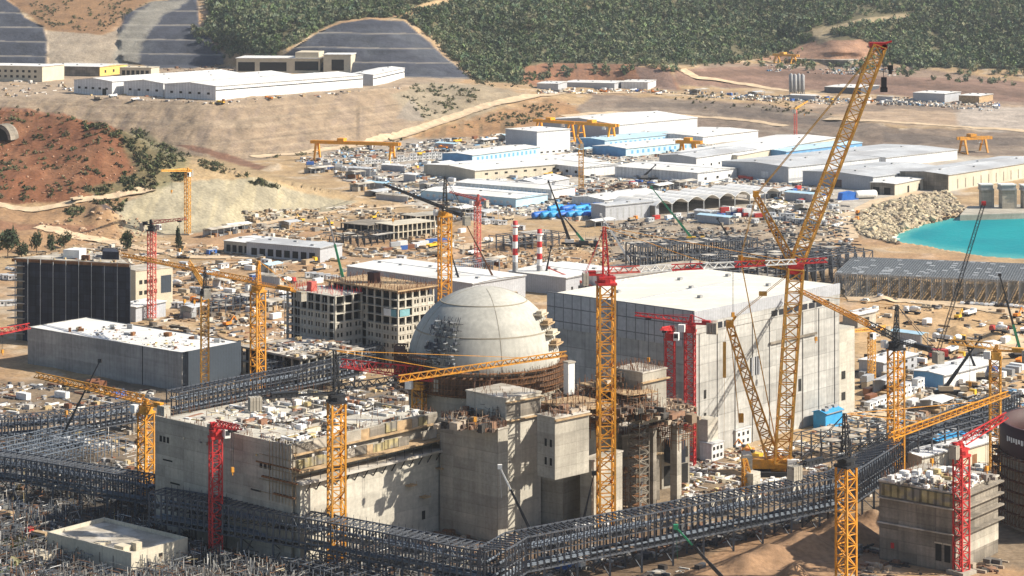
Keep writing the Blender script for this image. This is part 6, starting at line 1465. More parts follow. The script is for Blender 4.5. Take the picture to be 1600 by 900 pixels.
PAL = [(.12, .146, .055), (.140, .156, .068), (.165, .160, .080), (.080, .110, .058), (.140, .148, .088), (.20, .175, .095)]
den = lambda u, v: np.clip((fbm(u / 34, v / 13, 301, 4) - .19) * 4.6, .10, 1) * ~(inpoly(u, v, [(1264, 42), (1292, 38), (1304, 64), (1274, 72)]) | inpoly(u, v, [(1290, 42), (1345, 26), (1430, 17), (1430, 28), (1345, 38), (1296, 52)]) | inpoly(u, v, [(636, 14), (700, -9), (740, -14), (705, 6), (665, 15)]))
WOODV = [p for p in WOOD]; WOODV = [(max(min(p[0], 1700), 300), max(p[1], -14)) for p in WOOD]
forest('hillside_wood', [(WOODV, 17000, den, 11), ([(820, 92), (1000, 98), (1180, 92), (1280, 66), (1380, 92), (1600, 104), (1620, 138), (1400, 122), (1200, 106), (1060, 112), (830, 128)], 300, lambda u, v: np.clip((fbm(u / 20, v / 9, 321, 4) - .45) * 5, 0, 1), 24), ([(300, 40), (345, 75), (440, 90), (430, 98), (350, 92), (300, 60)], 60, None, 25)], T_WOOD, 1.7, 5.2, PAL, 'dark green mixed wood covering the far hills')
den2 = lambda u, v: np.clip((fbm(u / 20, v / 9, 311, 4) - .40) * 5, 0, 1)
forest('scrub', [([(45, -12), (225, -12), (240, 0), (185, 30), (160, 50), (90, 46), (45, 20)], 330, den2, 12), ([(120, 190), (215, 200), (300, 245), (290, 275), (230, 300), (150, 306), (125, 300), (225, 268), (200, 225)], 620, den2, 13),
                 ([(290, 250), (330, 252), (420, 285), (440, 296), (400, 290)], 130, den2, 14), ([(620, 140), (660, 130), (750, 140), (740, 165), (660, 185)], 200, den2, 15), ([(700, 200), (800, 170), (880, 155), (900, 170), (800, 200)], 170, den2, 16),
                 ([(0, 165), (60, 172), (140, 190), (240, 240), (200, 300), (0, 315)], 260, den2, 17), ([(100, 325), (200, 312), (180, 345), (110, 345)], 90, den2, 18), ([(400, 248), (600, 235), (640, 215), (500, 235)], 60, den2, 19),
                 ([(690, 88), (760, 124), (840, 110), (830, 140), (745, 132)], 200, den2, 20), ([(1000, 140), (1200, 150), (1300, 180), (1100, 170)], 120, den2, 21), ([(-20, 705), (60, 700), (100, 760), (-20, 780)], 20, den2, 22), ([(0, 850), (70, 845), (60, 900), (-10, 900)], 26, den2, 23)],
       T_BUSH, 1.0, 2.6, [(.085, .095, .04), (.06, .075, .035), (.12, .115, .06), (.10, .085, .045)], 'olive scrub scattered over the earth slopes')
def tree(name, u, v, hgt, w, label, cone=0.0, seed=1):
    g = G(u, v); root = thing(name, label, 'tree', g, 0, 'trees along the dusty road'); rg = np.random.default_rng(seed)
    b = MB(); b.bar((0, 0, -.5), (.2, .1, hgt * .5), .38, .2, n=7)
    for k in range(5): a = k * 1.3; b.bar((0, 0, hgt * (.2 + .07 * k)), (math.cos(a) * w * .3, math.sin(a) * w * .3, hgt * (.45 + .06 * k)), .16, .06, n=5)
    b.build('trunk', M['bark'], root); t, tone = crown_tpl(520, rg, 1.0, .16, cone)
    q = t * np.array([w * .62, w * .62, hgt * .72]) + np.array([0, 0, hgt * .16]); c = np.array((.045, .06, .03))[None] * tone[:, None] * rg.uniform(.8, 1.2)
    o = np_mesh('crown', q, np.arange(len(q)).reshape(-1, 3), M['leaf'], c); o.parent = root
for i, (u, v, h_, w_, cone, lab) in enumerate(((198, 392, 11, 10, .25, 'ragged dark pine just right of the netted tower roof'), (278, 396, 15, 5.5, .55, 'tall slim conifer beside the red mast'), (57, 396, 11, 7, 0, 'round dark tree behind the netted tower roof'),
        (80, 394, 9, 7, 0, 'smaller round tree close behind the stair penthouse'), (100, 388, 9, 9, 0, 'dark tree farthest behind the netted tower roof'), (12, 404, 15, 15, 0, 'broad dark olive tree at the picture edge'), (34, 402, 8, 8, 0, 'low dark tree beside the broad olive one'))):
    tree('conifer' if cone else 'olive_tree', u, v, h_, w_, lab, cone, 40 + i)
# ------------------------------------------------------------------ boulders of the bank, rubble, loose material
def rocks(name, poly, n, s0, s1, pal, label, seed, flat=.75, dens=None):
    u, v, rg = sample(poly, n, dens, seed); x, y, z = grid_np(XX, u, v), grid_np(YY, u, v), grid_np(ZZ, u, v); k = clear_np(x, y, .5) & (z > -6); x, y, z = x[k], y[k], z[k]; n = len(x)
    N_ = len(IV); V = np.empty((n, N_, 3)); Cc = np.empty((n, N_, 3))
    for i in range(n):
        s = rg.uniform(s0, s1) * np.array([rg.uniform(.7, 1.3), rg.uniform(.7, 1.3), flat * rg.uniform(.7, 1.2)]); q = IV * rg.uniform(.75, 1.2, (N_, 1)) * s; a = rg.uniform(0, 6.28); c_, s_ = math.cos(a), math.sin(a)
        V[i] = np.stack([q[:, 0] * c_ - q[:, 1] * s_ + x[i], q[:, 0] * s_ + q[:, 1] * c_ + y[i], q[:, 2] + z[i] + s[2] * .3], 1); Cc[i] = np.array(pal[int(rg.integers(len(pal)))]) * rg.uniform(.8, 1.2)
    Fq = (IF[None] + (np.arange(n) * N_)[:, None, None]).reshape(-1, 3); o = np_mesh(name, V.reshape(-1, 3), Fq, M['rock'], Cc.reshape(-1, 3)); o['kind'] = 'stuff'; o['label'] = label
RIP = [(1344, 368), (1334, 350), (1352, 327), (1420, 308), (1480, 299), (1502, 322), (1512, 332), (1444, 350), (1404, 366), (1397, 380), (1375, 376)]
rocks('boulder_bank', RIP, 2600, .7, 2.0, [(.46, .38, .25), (.40, .33, .22), (.52, .44, .30), (.30, .24, .17)], 'pale boulder bank curving along the water', 61)
rocks('boulder_bank', RIP, 160, 1.8, 3.4, [(.50, .42, .28), (.42, .35, .23), (.34, .28, .2)], 'largest boulders lying among the boulder bank', 65)
rocks('dark_shore_rocks', [(1392, 380), (1396, 366), (1440, 345), (1500, 330), (1512, 336), (1446, 352), (1406, 368), (1404, 382)], 330, .8, 1.8, [(.13, .09, .065), (.20, .14, .10), (.09, .07, .055)], 'wet dark rocks at the water line', 62)
rocks('rubble', [(0, 180), (240, 240), (200, 300), (0, 318)], 200, .3, .9, [(.42, .25, .16), (.30, .15, .09)], 'red stones on the red hill', 63)
rocks('rubble', [(60, 340), (200, 330), (300, 400), (100, 395)], 180, .5, 1.4, [(.42, .30, .2), (.34, .22, .14)], 'stones on the earth slope under the road', 64)
PALS = {
    'black': [(.05, .055, .065), (.09, .09, .09), (.14, .13, .12), (.10, .11, .12), (.18, .18, .17), (.18, .10, .06), (.07, .08, .10), (.06, .05, .045), (.30, .29, .27)],
    'earth': [(.40, .31, .20), (.34, .25, .155), (.46, .41, .33), (.22, .15, .09), (.28, .25, .21), (.55, .51, .44), (.13, .11, .09), (.36, .24, .13)],
    'site': [(.42, .38, .32), (.55, .52, .47), (.68, .66, .62), (.22, .19, .16), (.12, .11, .10), (.30, .21, .13), (.34, .33, .32), (.20, .09, .05), (.45, .34, .18), (.07, .075, .085)],
    'white': [(.70, .69, .66), (.60, .58, .54), (.75, .74, .72), (.50, .46, .40), (.30, .27, .24), (.14, .13, .12), (.62, .54, .40), (.25, .13, .08), (.68, .66, .62), (.45, .36, .18)],
    'dark': [(.05, .055, .065), (.09, .09, .09), (.14, .13, .12), (.22, .19, .15), (.30, .28, .25), (.18, .10, .06), (.42, .40, .36), (.06, .05, .045)],
    'rust': [(.16, .085, .05), (.21, .12, .075), (.10, .07, .055), (.30, .22, .15), (.40, .33, .25), (.12, .11, .10), (.05, .045, .04)],
    'yard': [(.62, .61, .58), (.44, .40, .34), (.50, .46, .38), (.26, .16, .10), (.19, .17, .15), (.40, .38, .36), (.22, .21, .20), (.30, .27, .23), (.12, .25, .40), (.50, .45, .36), (.33, .26, .19), (.62, .61, .58), (.10, .10, .10), (.28, .14, .08), (.45, .50, .52)]}
def boxes(name, x, y, z, sx, sy, sz, rot, col, label):
    n = len(x); c, s = np.cos(rot), np.sin(rot); V = np.empty((n, 8, 3))
    for k, (a, b, h_) in enumerate(((-.5, -.5, 0), (.5, -.5, 0), (.5, .5, 0), (-.5, .5, 0), (-.5, -.5, 1), (.5, -.5, 1), (.5, .5, 1), (-.5, .5, 1))):
        V[:, k, 0] = x + a * sx * c - b * sy * s; V[:, k, 1] = y + a * sx * s + b * sy * c; V[:, k, 2] = z + h_ * sz
    f = np.array([(3, 2, 1, 0), (4, 5, 6, 7), (0, 1, 5, 4), (1, 2, 6, 5), (2, 3, 7, 6), (3, 0, 4, 7)]); Fq = (f[None] + (np.arange(n) * 8)[:, None, None]).reshape(-1, 4)
    o = np_mesh(name, V.reshape(-1, 3), Fq, M['scrap'], np.repeat(col, 8, 0)); o['kind'] = 'stuff'; o['label'] = label; return o
def heap(label, poly, n, pal, smin=.4, smax=2.2, long_=.45, seed=1, zoff=0.0, hgt=1.0, z=None, name='construction_debris', th=.36, rows=0, grid=.92, cl=12.0, tilt=0):
    """loose material spread over a patch: boxes, bundles and planks, most of them square to the site grid, lying in clusters"""
    rg = np.random.default_rng(seed); us = [p[0] for p in poly]; vs = [p[1] for p in poly]; m_ = n * 5
    u = rg.uniform(min(us), max(us), m_); v = rg.uniform(min(vs), max(vs), m_); k = inpoly(u, v, poly); u, v = u[k], v[k]
    if z is None: x, y, zz = grid_np(XX, u, v), grid_np(YY, u, v), grid_np(ZZ, u, v)
    else: y = F * (H - z) / (v - VH); x = (u - 800) * y / F; zz = np.full_like(x, z)
    if rows:
        c0, s0 = math.cos(.93), math.sin(.93); a_ = x * c0 + y * s0; b_ = -x * s0 + y * c0; kk = rg.random(len(x)) < .85
        b_ = np.where(kk, np.round(b_ / rows) * rows + rg.normal(0, .25, len(x)), b_); x, y = a_ * c0 - b_ * s0, a_ * s0 + b_ * c0
    d = fbm(x / cl, y / cl, 400 + seed, 3); k = rg.random(len(x)) < np.clip((d - th) * 5, .02, 1); k &= (zz > -1)
    if z is None: k &= clear_np(x, y, .4)
    x, y, zz = x[k][:n], y[k][:n], zz[k][:n]; n = len(x)
    a = np.where(rg.random(n) < grid, .93 + (rg.random(n) < .5) * math.pi / 2 + rg.normal(0, .04, n), rg.uniform(0, 3.14, n)); s = smin + (smax - smin) * rg.random(n) ** 2.2
    lg = rg.random(n) < long_; sx = s * np.where(lg, rg.uniform(2, 5, n), rg.uniform(.8, 1.7, n)); sy = s * np.where(lg, rg.uniform(.25, .8, n), rg.uniform(.7, 1.3, n)); sz = s * rg.uniform(.25, 1.0, n) * np.where(lg, .5, 1) * hgt
    # things lie in the same material where they lie together
    ci = (vnoise(x / 11, y / 11, 500 + seed) * 3.1 + rg.random(n) * .35) % 1.0; P_ = np.array(PALS[pal]); col = P_[np.minimum((ci * len(P_)).astype(int), len(P_) - 1)] * rg.uniform(.78, 1.2, (n, 1))
    return boxes(name, x, y, zz - .15 + zoff, sx, sy, sz + .15, a, col, label)
def sticks(label, poly, n, pal, l0, l1, r, seed, z=None, up=.5, name='scaffold_material'):
    """upright and lying poles: scaffold tubes, rebar, props"""
    rg = np.random.default_rng(seed); us = [p[0] for p in poly]; vs = [p[1] for p in poly]; m_ = n * 4
    u = rg.uniform(min(us), max(us), m_); v = rg.uniform(min(vs), max(vs), m_); k = inpoly(u, v, poly); u, v = u[k], v[k]
    if z is None: x, y, zz = grid_np(XX, u, v), grid_np(YY, u, v), grid_np(ZZ, u, v); k = clear_np(x, y, .3) & (zz > -1)
    else: y = F * (H - z) / (v - VH); x = (u - 800) * y / F; zz = np.full_like(x, z); k = np.ones(len(x), bool)
    k &= rg.random(len(x)) < np.clip((fbm(x / 10, y / 10, 600 + seed, 3) - .36) * 4.5, .03, 1)
    x, y, zz = x[k][:n], y[k][:n], zz[k][:n]; n = len(x); L_ = rg.uniform(l0, l1, n); isup = rg.random(n) < up
    a = np.where(rg.random(n) < .85, .93 + (rg.random(n) < .5) * math.pi / 2, rg.uniform(0, 3.14, n)); t = np.where(rg.random(n) < .25, rg.uniform(.4, .9, n), 0)
    d = np.where(isup[:, None], np.stack([np.sin(t) * np.cos(a), np.sin(t) * np.sin(a), np.cos(t)], 1), np.stack([np.cos(a), np.sin(a), np.zeros(n)], 1)) * L_[:, None]
    p0 = np.stack([x, y, zz + np.where(isup, 0, rg.uniform(.3, 4.2, n))], 1); p1 = p0 + d
    w1 = np.stack([-np.sin(a), np.cos(a), np.zeros(n)], 1) * r; w2 = np.cross(d / L_[:, None], w1); V = np.stack([p0 + w1, p0 - w1 * .5 + w2 * .87, p0 - w1 * .5 - w2 * .87, p1 + w1, p1 - w1 * .5 + w2 * .87, p1 - w1 * .5 - w2 * .87], 1)
    f = np.array([(0, 1, 4, 3), (1, 2, 5, 4), (2, 0, 3, 5)]); Fq = (f[None] + (np.arange(n) * 6)[:, None, None]).reshape(-1, 4); P_ = np.array(PALS[pal]); col = P_[rg.integers(0, len(P_), n)] * rg.uniform(.8, 1.2, (n, 1))
    o = np_mesh(name, V.reshape(-1, 3), Fq, M['scrap'], np.repeat(col, 6, 0)); o['kind'] = 'stuff'; o['label'] = label
# floors of the open building, decks round the dome
def on(poly_local, frame, z):
    o, r, Lx, Ly = frame; c, s = math.cos(r), math.sin(r); return [PX((o.x + a * Lx * c - b * Ly * s, o.y + a * Lx * s + b * Ly * c, z)) for a, b in poly_local]
SQ = [(.02, .02), (.98, .02), (.98, .98), (.02, .98)]
heap('white and brown building material strewn over the open floors of the concrete building', on(SQ, AUX, 29.5), 2600, 'white', .35, 2.0, .55, 71, z=29.5, hgt=1.2, cl=7)
heap('material lying on top of the walls of the open concrete building', on(SQ, AUX, 33.2), 620, 'white', .4, 1.8, .6, 72, z=33.2, cl=7)
sticks('props and tubes standing on the open floors', on(SQ, AUX, 29.5), 900, 'white', 1.5, 4.5, .09, 73, z=29.5)
heap('loose material on the white hall roof', on([(.1, .05), (.9, .05), (.9, .75), (.1, .75)], GH, 15.4), 200, 'white', .2, 1.0, .3, 74, z=15.4, cl=9)
heap('material on the netted tower roof', on(SQ, NB, 37.1), 90, 'site', .3, 1.5, .4, 75, z=37.1)
for i, (poly, z, n) in enumerate((([(690, 668), (770, 676), (790, 650), (735, 640)], 34, 260), ([(850, 640), (950, 655), (1040, 640), (960, 600), (880, 610)], 34, 700), ([(930, 662), (1060, 652), (1060, 630), (960, 625)], 30.5, 500), ([(945, 600), (1030, 595), (1010, 580), (950, 582)], 41, 160), ([(1000, 668), (1080, 660), (1080, 640), (1010, 645)], 26.5, 300), ([(866, 652), (914, 644), (900, 638), (848, 647)], 38.4, 80))):
    heap('rusty building material on the concrete decks round the dome, level %s' % ('one', 'two', 'three', 'four', 'five', 'six')[i], poly, n, 'rust', .4, 2.2, .5, 80 + i, z=z, hgt=1.3, cl=6)
    sticks('rebar and tubes standing on the decks round the dome, level %s' % ('one', 'two', 'three', 'four', 'five', 'six')[i], poly, n, 'rust', 1.2, 4.2, .08, 90 + i, z=z, up=.8)
heap('blue and white material on the roof of the shuttered block', [(1380, 752), (1490, 768), (1555, 746), (1450, 732)], 420, 'white', .35, 1.7, .45, 96, z=22.8, hgt=1.4, cl=8)
heap('formwork boards stacked on the long frame roof', [(395, 541), (470, 560), (555, 545), (480, 530)], 240, 'site', .4, 2, .6, 97, z=11.6, cl=8)
heap('yellow formwork stacked on the long frame roof', [(480, 540), (530, 545), (540, 535), (490, 530)], 60, 'site', .5, 1.6, .5, 98, z=11.6)
# the ground
heap('scaffold bundles and steel stored in the near corner', [(-20, 690), (240, 760), (300, 800), (760, 880), (800, 960), (-20, 960)], 7500, 'black', .3, 1.9, .6, 101, cl=9)
sticks('scaffold tubes standing and lying in the near corner', [(-20, 690), (240, 760), (300, 800), (760, 880), (800, 960), (-20, 960)], 7000, 'black', 1.5, 5.5, .14, 102, up=.55)
sticks('pale scaffold tubes in the near corner', [(-20, 660), (240, 660), (300, 790), (760, 870), (780, 950), (-20, 950)], 900, 'white', 1.5, 5, .09, 103, up=.5)
heap('rubble and boards behind the low yellow jib', [(-20, 600), (240, 610), (230, 740), (60, 700), (-20, 700)], 900, 'site', .3, 2.0, .5, 104, cl=9)
heap('debris between tower and pipe rack', [(600, 830), (780, 830), (1000, 800), (1080, 770), (1160, 770), (1100, 800), (900, 830), (780, 870), (640, 850)], 900, 'rust', .3, 1.8, .5, 105, cl=7)
heap('building material round the crawler crane', [(1060, 740), (1130, 700), (1260, 690), (1300, 730), (1160, 790), (1070, 790)], 1500, 'white', .3, 1.6, .5, 106, cl=7)
heap('steel and timber under the long pipe racks', [(780, 880), (1000, 840), (1200, 800), (1320, 760), (1400, 700), (1400, 760), (1180, 850), (1000, 930), (780, 940)], 1700, 'dark', .3, 2, .55, 107, cl=8)
heap('stored material between the turbine hall and the sandy yard', [(1270, 660), (1360, 630), (1480, 590), (1580, 580), (1620, 720), (1480, 750), (1380, 740), (1300, 720)], 3600, 'yard', .3, 2.0, .45, 108, cl=10, rows=4.5)
heap('rows of stored steel beside the turbine hall annex', [(1345, 560), (1440, 550), (1450, 600), (1350, 640)], 420, 'dark', .5, 2.2, .7, 109, cl=12)
heap('scattered material on the sandy yard', [(1340, 440), (1600, 440), (1640, 620), (1400, 640)], 600, 'earth', .3, 2.2, .5, 110, th=.46, cl=12)
heap('debris at the foot of the shuttered block', [(1330, 850), (1500, 890), (1560, 870), (1560, 960), (1330, 960)], 700, 'rust', .3, 2, .5, 111, cl=8)
heap('sheds, boards and scrap on the ground behind the netted tower', [(0, 400), (200, 380), (480, 380), (480, 500), (260, 520), (205, 500), (205, 420), (0, 420)], 2000, 'earth', .35, 2.6, .65, 112, th=.40, cl=16)
heap('material round the concrete frame block', [(260, 520), (480, 500), (460, 570), (640, 590), (640, 630), (400, 630), (390, 560)], 700, 'site', .4, 2.2, .5, 113, cl=9)
heap('timber and steel between the low unfinished frames', [(380, 330), (560, 320), (720, 320), (720, 400), (560, 430), (400, 400)], 2600, 'earth', .4, 2.8, .65, 114, th=.40, cl=18)
heap('scrap and pallets behind the dome', [(690, 400), (960, 370), (960, 440), (900, 430), (800, 440)], 1100, 'earth', .4, 2.2, .45, 115, cl=14)
heap('stored goods in the yard under the orange gantry', [(460, 250), (560, 232), (720, 215), (830, 205), (840, 240), (720, 290), (640, 320), (560, 290)], 3800, 'yard', .45, 2.8, .62, 116, cl=22, rows=9)
heap('stored goods between the white sheds', [(700, 245), (900, 215), (1060, 215), (1240, 250), (1300, 300), (1300, 350), (1180, 350), (900, 345), (680, 330)], 5200, 'yard', .45, 2.8, .62, 117, cl=22, rows=9)
heap('rust red scaffolding stored by the distant yellow crane', [(870, 300), (960, 288), (1060, 280), (1080, 292), (980, 315), (880, 325)], 700, 'rust', .8, 3.2, .6, 118, cl=18, rows=8)
heap('steel and timber round the blue grey frames', [(940, 350), (1180, 345), (1330, 350), (1330, 420), (960, 430)], 4000, 'dark', .4, 2.2, .55, 119, cl=14, rows=7)
heap('white and blue goods along the shore road', [(1180, 300), (1300, 310), (1330, 330), (1310, 360), (1200, 350)], 1500, 'white', .5, 2.4, .4, 120, cl=16, rows=8)
heap('plant and stored goods on the far bench', [(1060, 140), (1200, 150), (1380, 152), (1560, 160), (1560, 170), (1400, 165), (1250, 162), (1100, 152)], 1600, 'yard', .5, 2.6, .4, 121, cl=26, rows=10)
heap('goods along the foot of the red cut', [(840, 140), (1020, 138), (1060, 145), (900, 147), (840, 147)], 260, 'white', .8, 3.2, .4, 122, cl=26)
heap('plant on the upper quarry bench', [(1190, 100), (1400, 108), (1400, 120), (1200, 112)], 420, 'yard', .5, 2.6, .4, 123, cl=26)
heap('goods and rubble on the terrace before the white halls', [(0, 125), (115, 130), (340, 158), (560, 142), (680, 130), (680, 134), (560, 146), (340, 163), (60, 150), (0, 150)], 330, 'site', .6, 2.8, .4, 124, cl=22)
heap('rubble on the terrace behind the halls', [(240, 108), (360, 100), (370, 112), (240, 122)], 160, 'rust', .6, 2.8, .4, 125, cl=22)
heap('scrap on the red cut bench under the boom of the crawler crane', [(1400, 152), (1560, 160), (1560, 175), (1400, 165)], 160, 'yard', .8, 3, .4, 126)

# ------------------------------------------------------------------ vehicles, containers, cabins
def T_car(col, pickup=False):
    d = {}; b = MB(); b.prism([(-2.2, -.9, .35), (2.2, -.9, .35), (2.25, -.9, .8), (1.2, -.9, .98), (-2.2, -.9, 1.0)], (0, 1.8, 0)); b.mi = 0
    if pickup: b.prism([(-.5, -.82, 1.0), (1.2, -.82, .98), (.7, -.82, 1.72), (-.4, -.82, 1.75)], (0, 1.64, 0)); g = [(-.42, 1.1, 1.6)]
    else: b.prism([(-2.0, -.82, 1.0), (1.2, -.82, .98), (.5, -.82, 1.5), (-1.6, -.82, 1.52)], (0, 1.64, 0))
    d['body'] = [(b, 'car_' + col)]; q = MB(); x0 = -.35 if pickup else -1.5
    for s in (-1, 1): q.box(x0, s * .825 - .01, 1.08, .45, s * .825 + .01, 1.45)
    q.prism([(1.16, -.7, 1.02), (1.18, -.7, 1.04), (.74, -.7, 1.5), (.7, -.7, 1.5)], (0, 1.4, 0)); d['window'] = [(q, 'glass')]
    d['wheel'] = []
    for x in (-1.4, 1.4):
        for s in (-1, 1): w_ = MB(); w_.bar((x, s * .7, .34), (x, s * .93, .34), .34, n=10); d['wheel'].append((w_, 'tyre'))
    return d
def T_truck(col, kind='tipper'):
    d = {}; b = MB(); b.box(-4.4, -1.1, .8, 4.2, 1.1, 1.2); d['chassis'] = [(b, 'steel_dark')]
    b = MB(); b.prism([(2.3, -1.2, 1.2), (4.3, -1.2, 1.2), (4.3, -1.2, 2.2), (4.0, -1.2, 3.2), (2.3, -1.2, 3.2)], (0, 2.4, 0)); d['cab'] = [(b, 'car_' + col)]
    b = MB(); b.prism([(4.32, -1.0, 2.2), (4.34, -1.0, 2.2), (4.06, -1.0, 3.0), (4.04, -1.0, 3.0)], (0, 2.0, 0)); d['windscreen'] = [(b, 'glass')]
    if kind == 'mixer':
        q = MB(); q.lathe([(.01, -3.4), (.7, -3.2), (1.35, -1.2), (1.4, .3), (.9, 1.9), (.01, 2.1)], 14); q.v = [(z - .6, y, x * 1.0 + 2.6 - z * .12) for (x, y, z) in q.v]; d['drum'] = [(q, 'white')]
        q = MB(); q.bar((-4.2, 0, 2.0), (-4.6, 0, 3.4), .35); d['hopper'] = [(q, 'car_' + col)]
    elif kind == 'tipper':
        q = MB(); q.prism([(-4.6, -1.25, 1.25), (2.0, -1.25, 1.25), (2.1, -1.25, 2.7), (-4.9, -1.25, 2.6)], (0, .12, 0)); q.prism([(-4.6, 1.13, 1.25), (2.0, 1.13, 1.25), (2.1, 1.13, 2.7), (-4.9, 1.13, 2.6)], (0, .12, 0)); q.box(-4.6, -1.12, 1.25, 2.0, 1.12, 1.5); q.box(1.9, -1.12, 1.5, 2.05, 1.12, 3.0); q.box(-4.4, -1.0, 1.5, 1.8, 1.0, 2.2); d['tipping_bed'] = [(q, 'car_' + col)]
    else:
        q = MB(); q.box(-4.6, -1.25, 1.25, 2.1, 1.25, 1.5); d['flat_bed'] = [(q, 'grey_paint')]; q = MB(); q.box(-4.0, -1.0, 1.5, 1.4, 1.0, 2.5); d['load'] = [(q, 'timber')]
    d['wheel'] = []
    for x in (-3.4, -2.2, 3.0):
        for s in (-1, 1): w_ = MB(); w_.bar((x, s * .75, .5), (x, s * 1.2, .5), .5, n=10); d['wheel'].append((w_, 'tyre'))
    return d
def T_container(col):
    d = {}; b = MB(); b.box(-3.03, -1.22, .1, 3.03, 1.22, 2.6); d['box'] = [(b, 'car_' + col)]; q = MB()
    for i in range(13):
        x = -2.8 + i * .467
        for s in (-1, 1): q.box(x - .1, s * 1.25 - .02, .3, x + .1, s * 1.25 + .02, 2.45)
    d['corrugated_side'] = [(q, 'car_' + col)]; d['door'] = []
    for s in (-1, 1): q = MB(); q.box(3.032, s * .6 - .56, .25, 3.07, s * .6 + .56, 2.5); q.bar((3.1, s * .3, .2), (3.1, s * .3, 2.5), .03); d['door'].append((q, 'car_' + col))
    return d
def T_cabin(col):
    d = {}; b = MB(); b.box(-3, -1.25, .2, 3, 1.25, 2.7); d['wall'] = [(b, 'car_' + col)]; b = MB(); b.box(-3.15, -1.4, 2.71, 3.15, 1.4, 2.88); d['roof'] = [(b, 'grey_roof')]
    d['window'] = []
    for x in (-1.8, 1.2):
        for s in (-1, 1): q = MB(); q.box(x - .55, s * 1.27 - .02, 1.3, x + .55, s * 1.27 + .02, 2.2); d['window'].append((q, 'glass'))
    q = MB(); q.box(-.6, -1.3, .25, .3, -1.255, 2.3); d['door'] = [(q, 'grey_paint')]
    return d
def T_excavator(col):
    d = {'track': []}
    for s in (-1, 1): b = MB(); b.prism([(-2, s * 1.2 - .3, .4), (-1.6, s * 1.2 - .3, 0), (1.6, s * 1.2 - .3, 0), (2, s * 1.2 - .3, .4), (1.6, s * 1.2 - .3, .9), (-1.6, s * 1.2 - .3, .9)], (0, .6, 0)); d['track'].append((b, 'steel_dark'))
    b = MB(); b.bar((0, 0, .8), (0, 0, 1.1), .8, n=12); b.box(-2.4, -1.3, 1.1, 1.3, 1.3, 2.2); d['body'] = [(b, 'car_' + col)]; b = MB(); b.box(.1, .2, 2.21, 1.5, 1.25, 3.2); d['cab'] = [(b, 'glass')]
    b = MB(); b.bar((1.2, -.3, 2), (3.6, -.3, 4.6), .32, .28); d['boom'] = [(b, 'car_' + col)]; b = MB(); b.bar((3.6, -.3, 4.6), (5.4, -.3, 2.2), .26, .18); d['arm'] = [(b, 'car_' + col)]
    b = MB(); b.prism([(5.0, -.8, 2.3), (5.6, -.8, 2.2), (5.4, -.8, 1.2), (4.7, -.8, 1.4)], (0, 1.0, 0)); d['bucket'] = [(b, 'steel_dark')]; return d
KINDS_ = {'parked_car': (lambda c: T_car(c), 'car', 'parked car', 2.6), 'pickup_truck': (lambda c: T_car(c, True), 'pickup', 'pickup truck', 2.6), 'tipper_truck': (lambda c: T_truck(c), 'truck', 'tipper truck', 4.6), 'mixer_truck': (lambda c: T_truck(c, 'mixer'), 'truck', 'concrete mixer truck', 4.6),
          'flatbed_truck': (lambda c: T_truck(c, 'flat'), 'truck', 'loaded flatbed truck', 4.6), 'shipping_container': (T_container, 'container', 'shipping container', 3.0), 'site_cabin': (T_cabin, 'cabin', 'site cabin', 3.2), 'excavator': (T_excavator, 'excavator', 'excavator', 3.6)}
_tpl = {}; PLACED = []
def spawn(kind, col, x, y, rot, z=None, scale=1.0):
    z = GZ(x, y) if z is None else z
    far = y > 1350; key = (kind, col, far)
    if key not in _tpl:
        d = KINDS_[kind][0](col)
        if far:
            b = MB(); ms = []
            for pn, lst in d.items():
                for (q, mn) in lst:
                    if M[mn] not in ms: ms.append(M[mn])
                    b.mi = ms.index(M[mn]); b.merge(q)
            o = b.build(kind, ms)
        else:
            o = thing(kind, None, None)
            for pn, lst in d.items():
                for (q, mn) in lst: q.build(pn, M[mn], o)
        _tpl[key] = o
    else: o = copy_tree(_tpl[key])
    o.location = (x, y, z); o.rotation_euler = (0, 0, rot); o.scale = (scale,) * 3; o['category'] = KINDS_[kind][1]
    PLACED.append((o, kind, col, Vector((x, y, 0)))); return o
_occ = []
def park(kind, cols, poly, n, seed, rots=(.93, 2.5), ground=None, gap=1.4):
    rnd = random.Random(seed); us = [p[0] for p in poly]; vs = [p[1] for p in poly]; k = 0; R = KINDS_[kind][3]
    for _ in range(n * 40):
        if k >= n: break
        u, v = rnd.uniform(min(us), max(us)), rnd.uniform(min(vs), max(vs))
        if not inpoly(u, v, poly): continue
        g = G(u, v)
        if g.z < -.9 or not clear(g.x, g.y, R * .9): continue
        if any((g.x - a) ** 2 + (g.y - b) ** 2 < ((R + r_) * .62 * gap) ** 2 for a, b, r_ in _occ): continue
        _occ.append((g.x, g.y, R)); spawn(kind, rnd.choice(cols), g.x, g.y, rnd.choice(rots) + rnd.uniform(-.08, .08)); k += 1
def rowof(kind, cols, a, c, n, rot, seed=1, stack=0.0):
    rnd = random.Random(seed); A_, C_ = G(*a), G(*c)
    for i in range(n):
        p = A_.lerp(C_, (i + .5) / n)
        if not clear(p.x, p.y, .4): continue
        _occ.append((p.x, p.y, KINDS_[kind][3])); cl = rnd.choice(cols); o = spawn(kind, cl, p.x, p.y, rot)
        if rnd.random() < stack: spawn(kind, rnd.choice(cols), p.x, p.y, rot, GZ(p.x, p.y) + 2.66)
W4 = ['white', 'white', 'silver', 'grey', 'black', 'silver', 'tan']; K4 = ['white', 'grey', 'tan', 'rusty', 'white', 'blue', 'silver']; T4 = ['white', 'yellow', 'white', 'tan', 'orange']
rowof('shipping_container', K4, (1350, 585), (1362, 630), 5, .93, 1, .3); rowof('shipping_container', ['white', 'blue', 'grey'], (1500, 602), (1580, 585), 6, 2.4, 2, .3); rowof('site_cabin', ['white'], (1355, 640), (1440, 610), 8, .93, 3, .25)
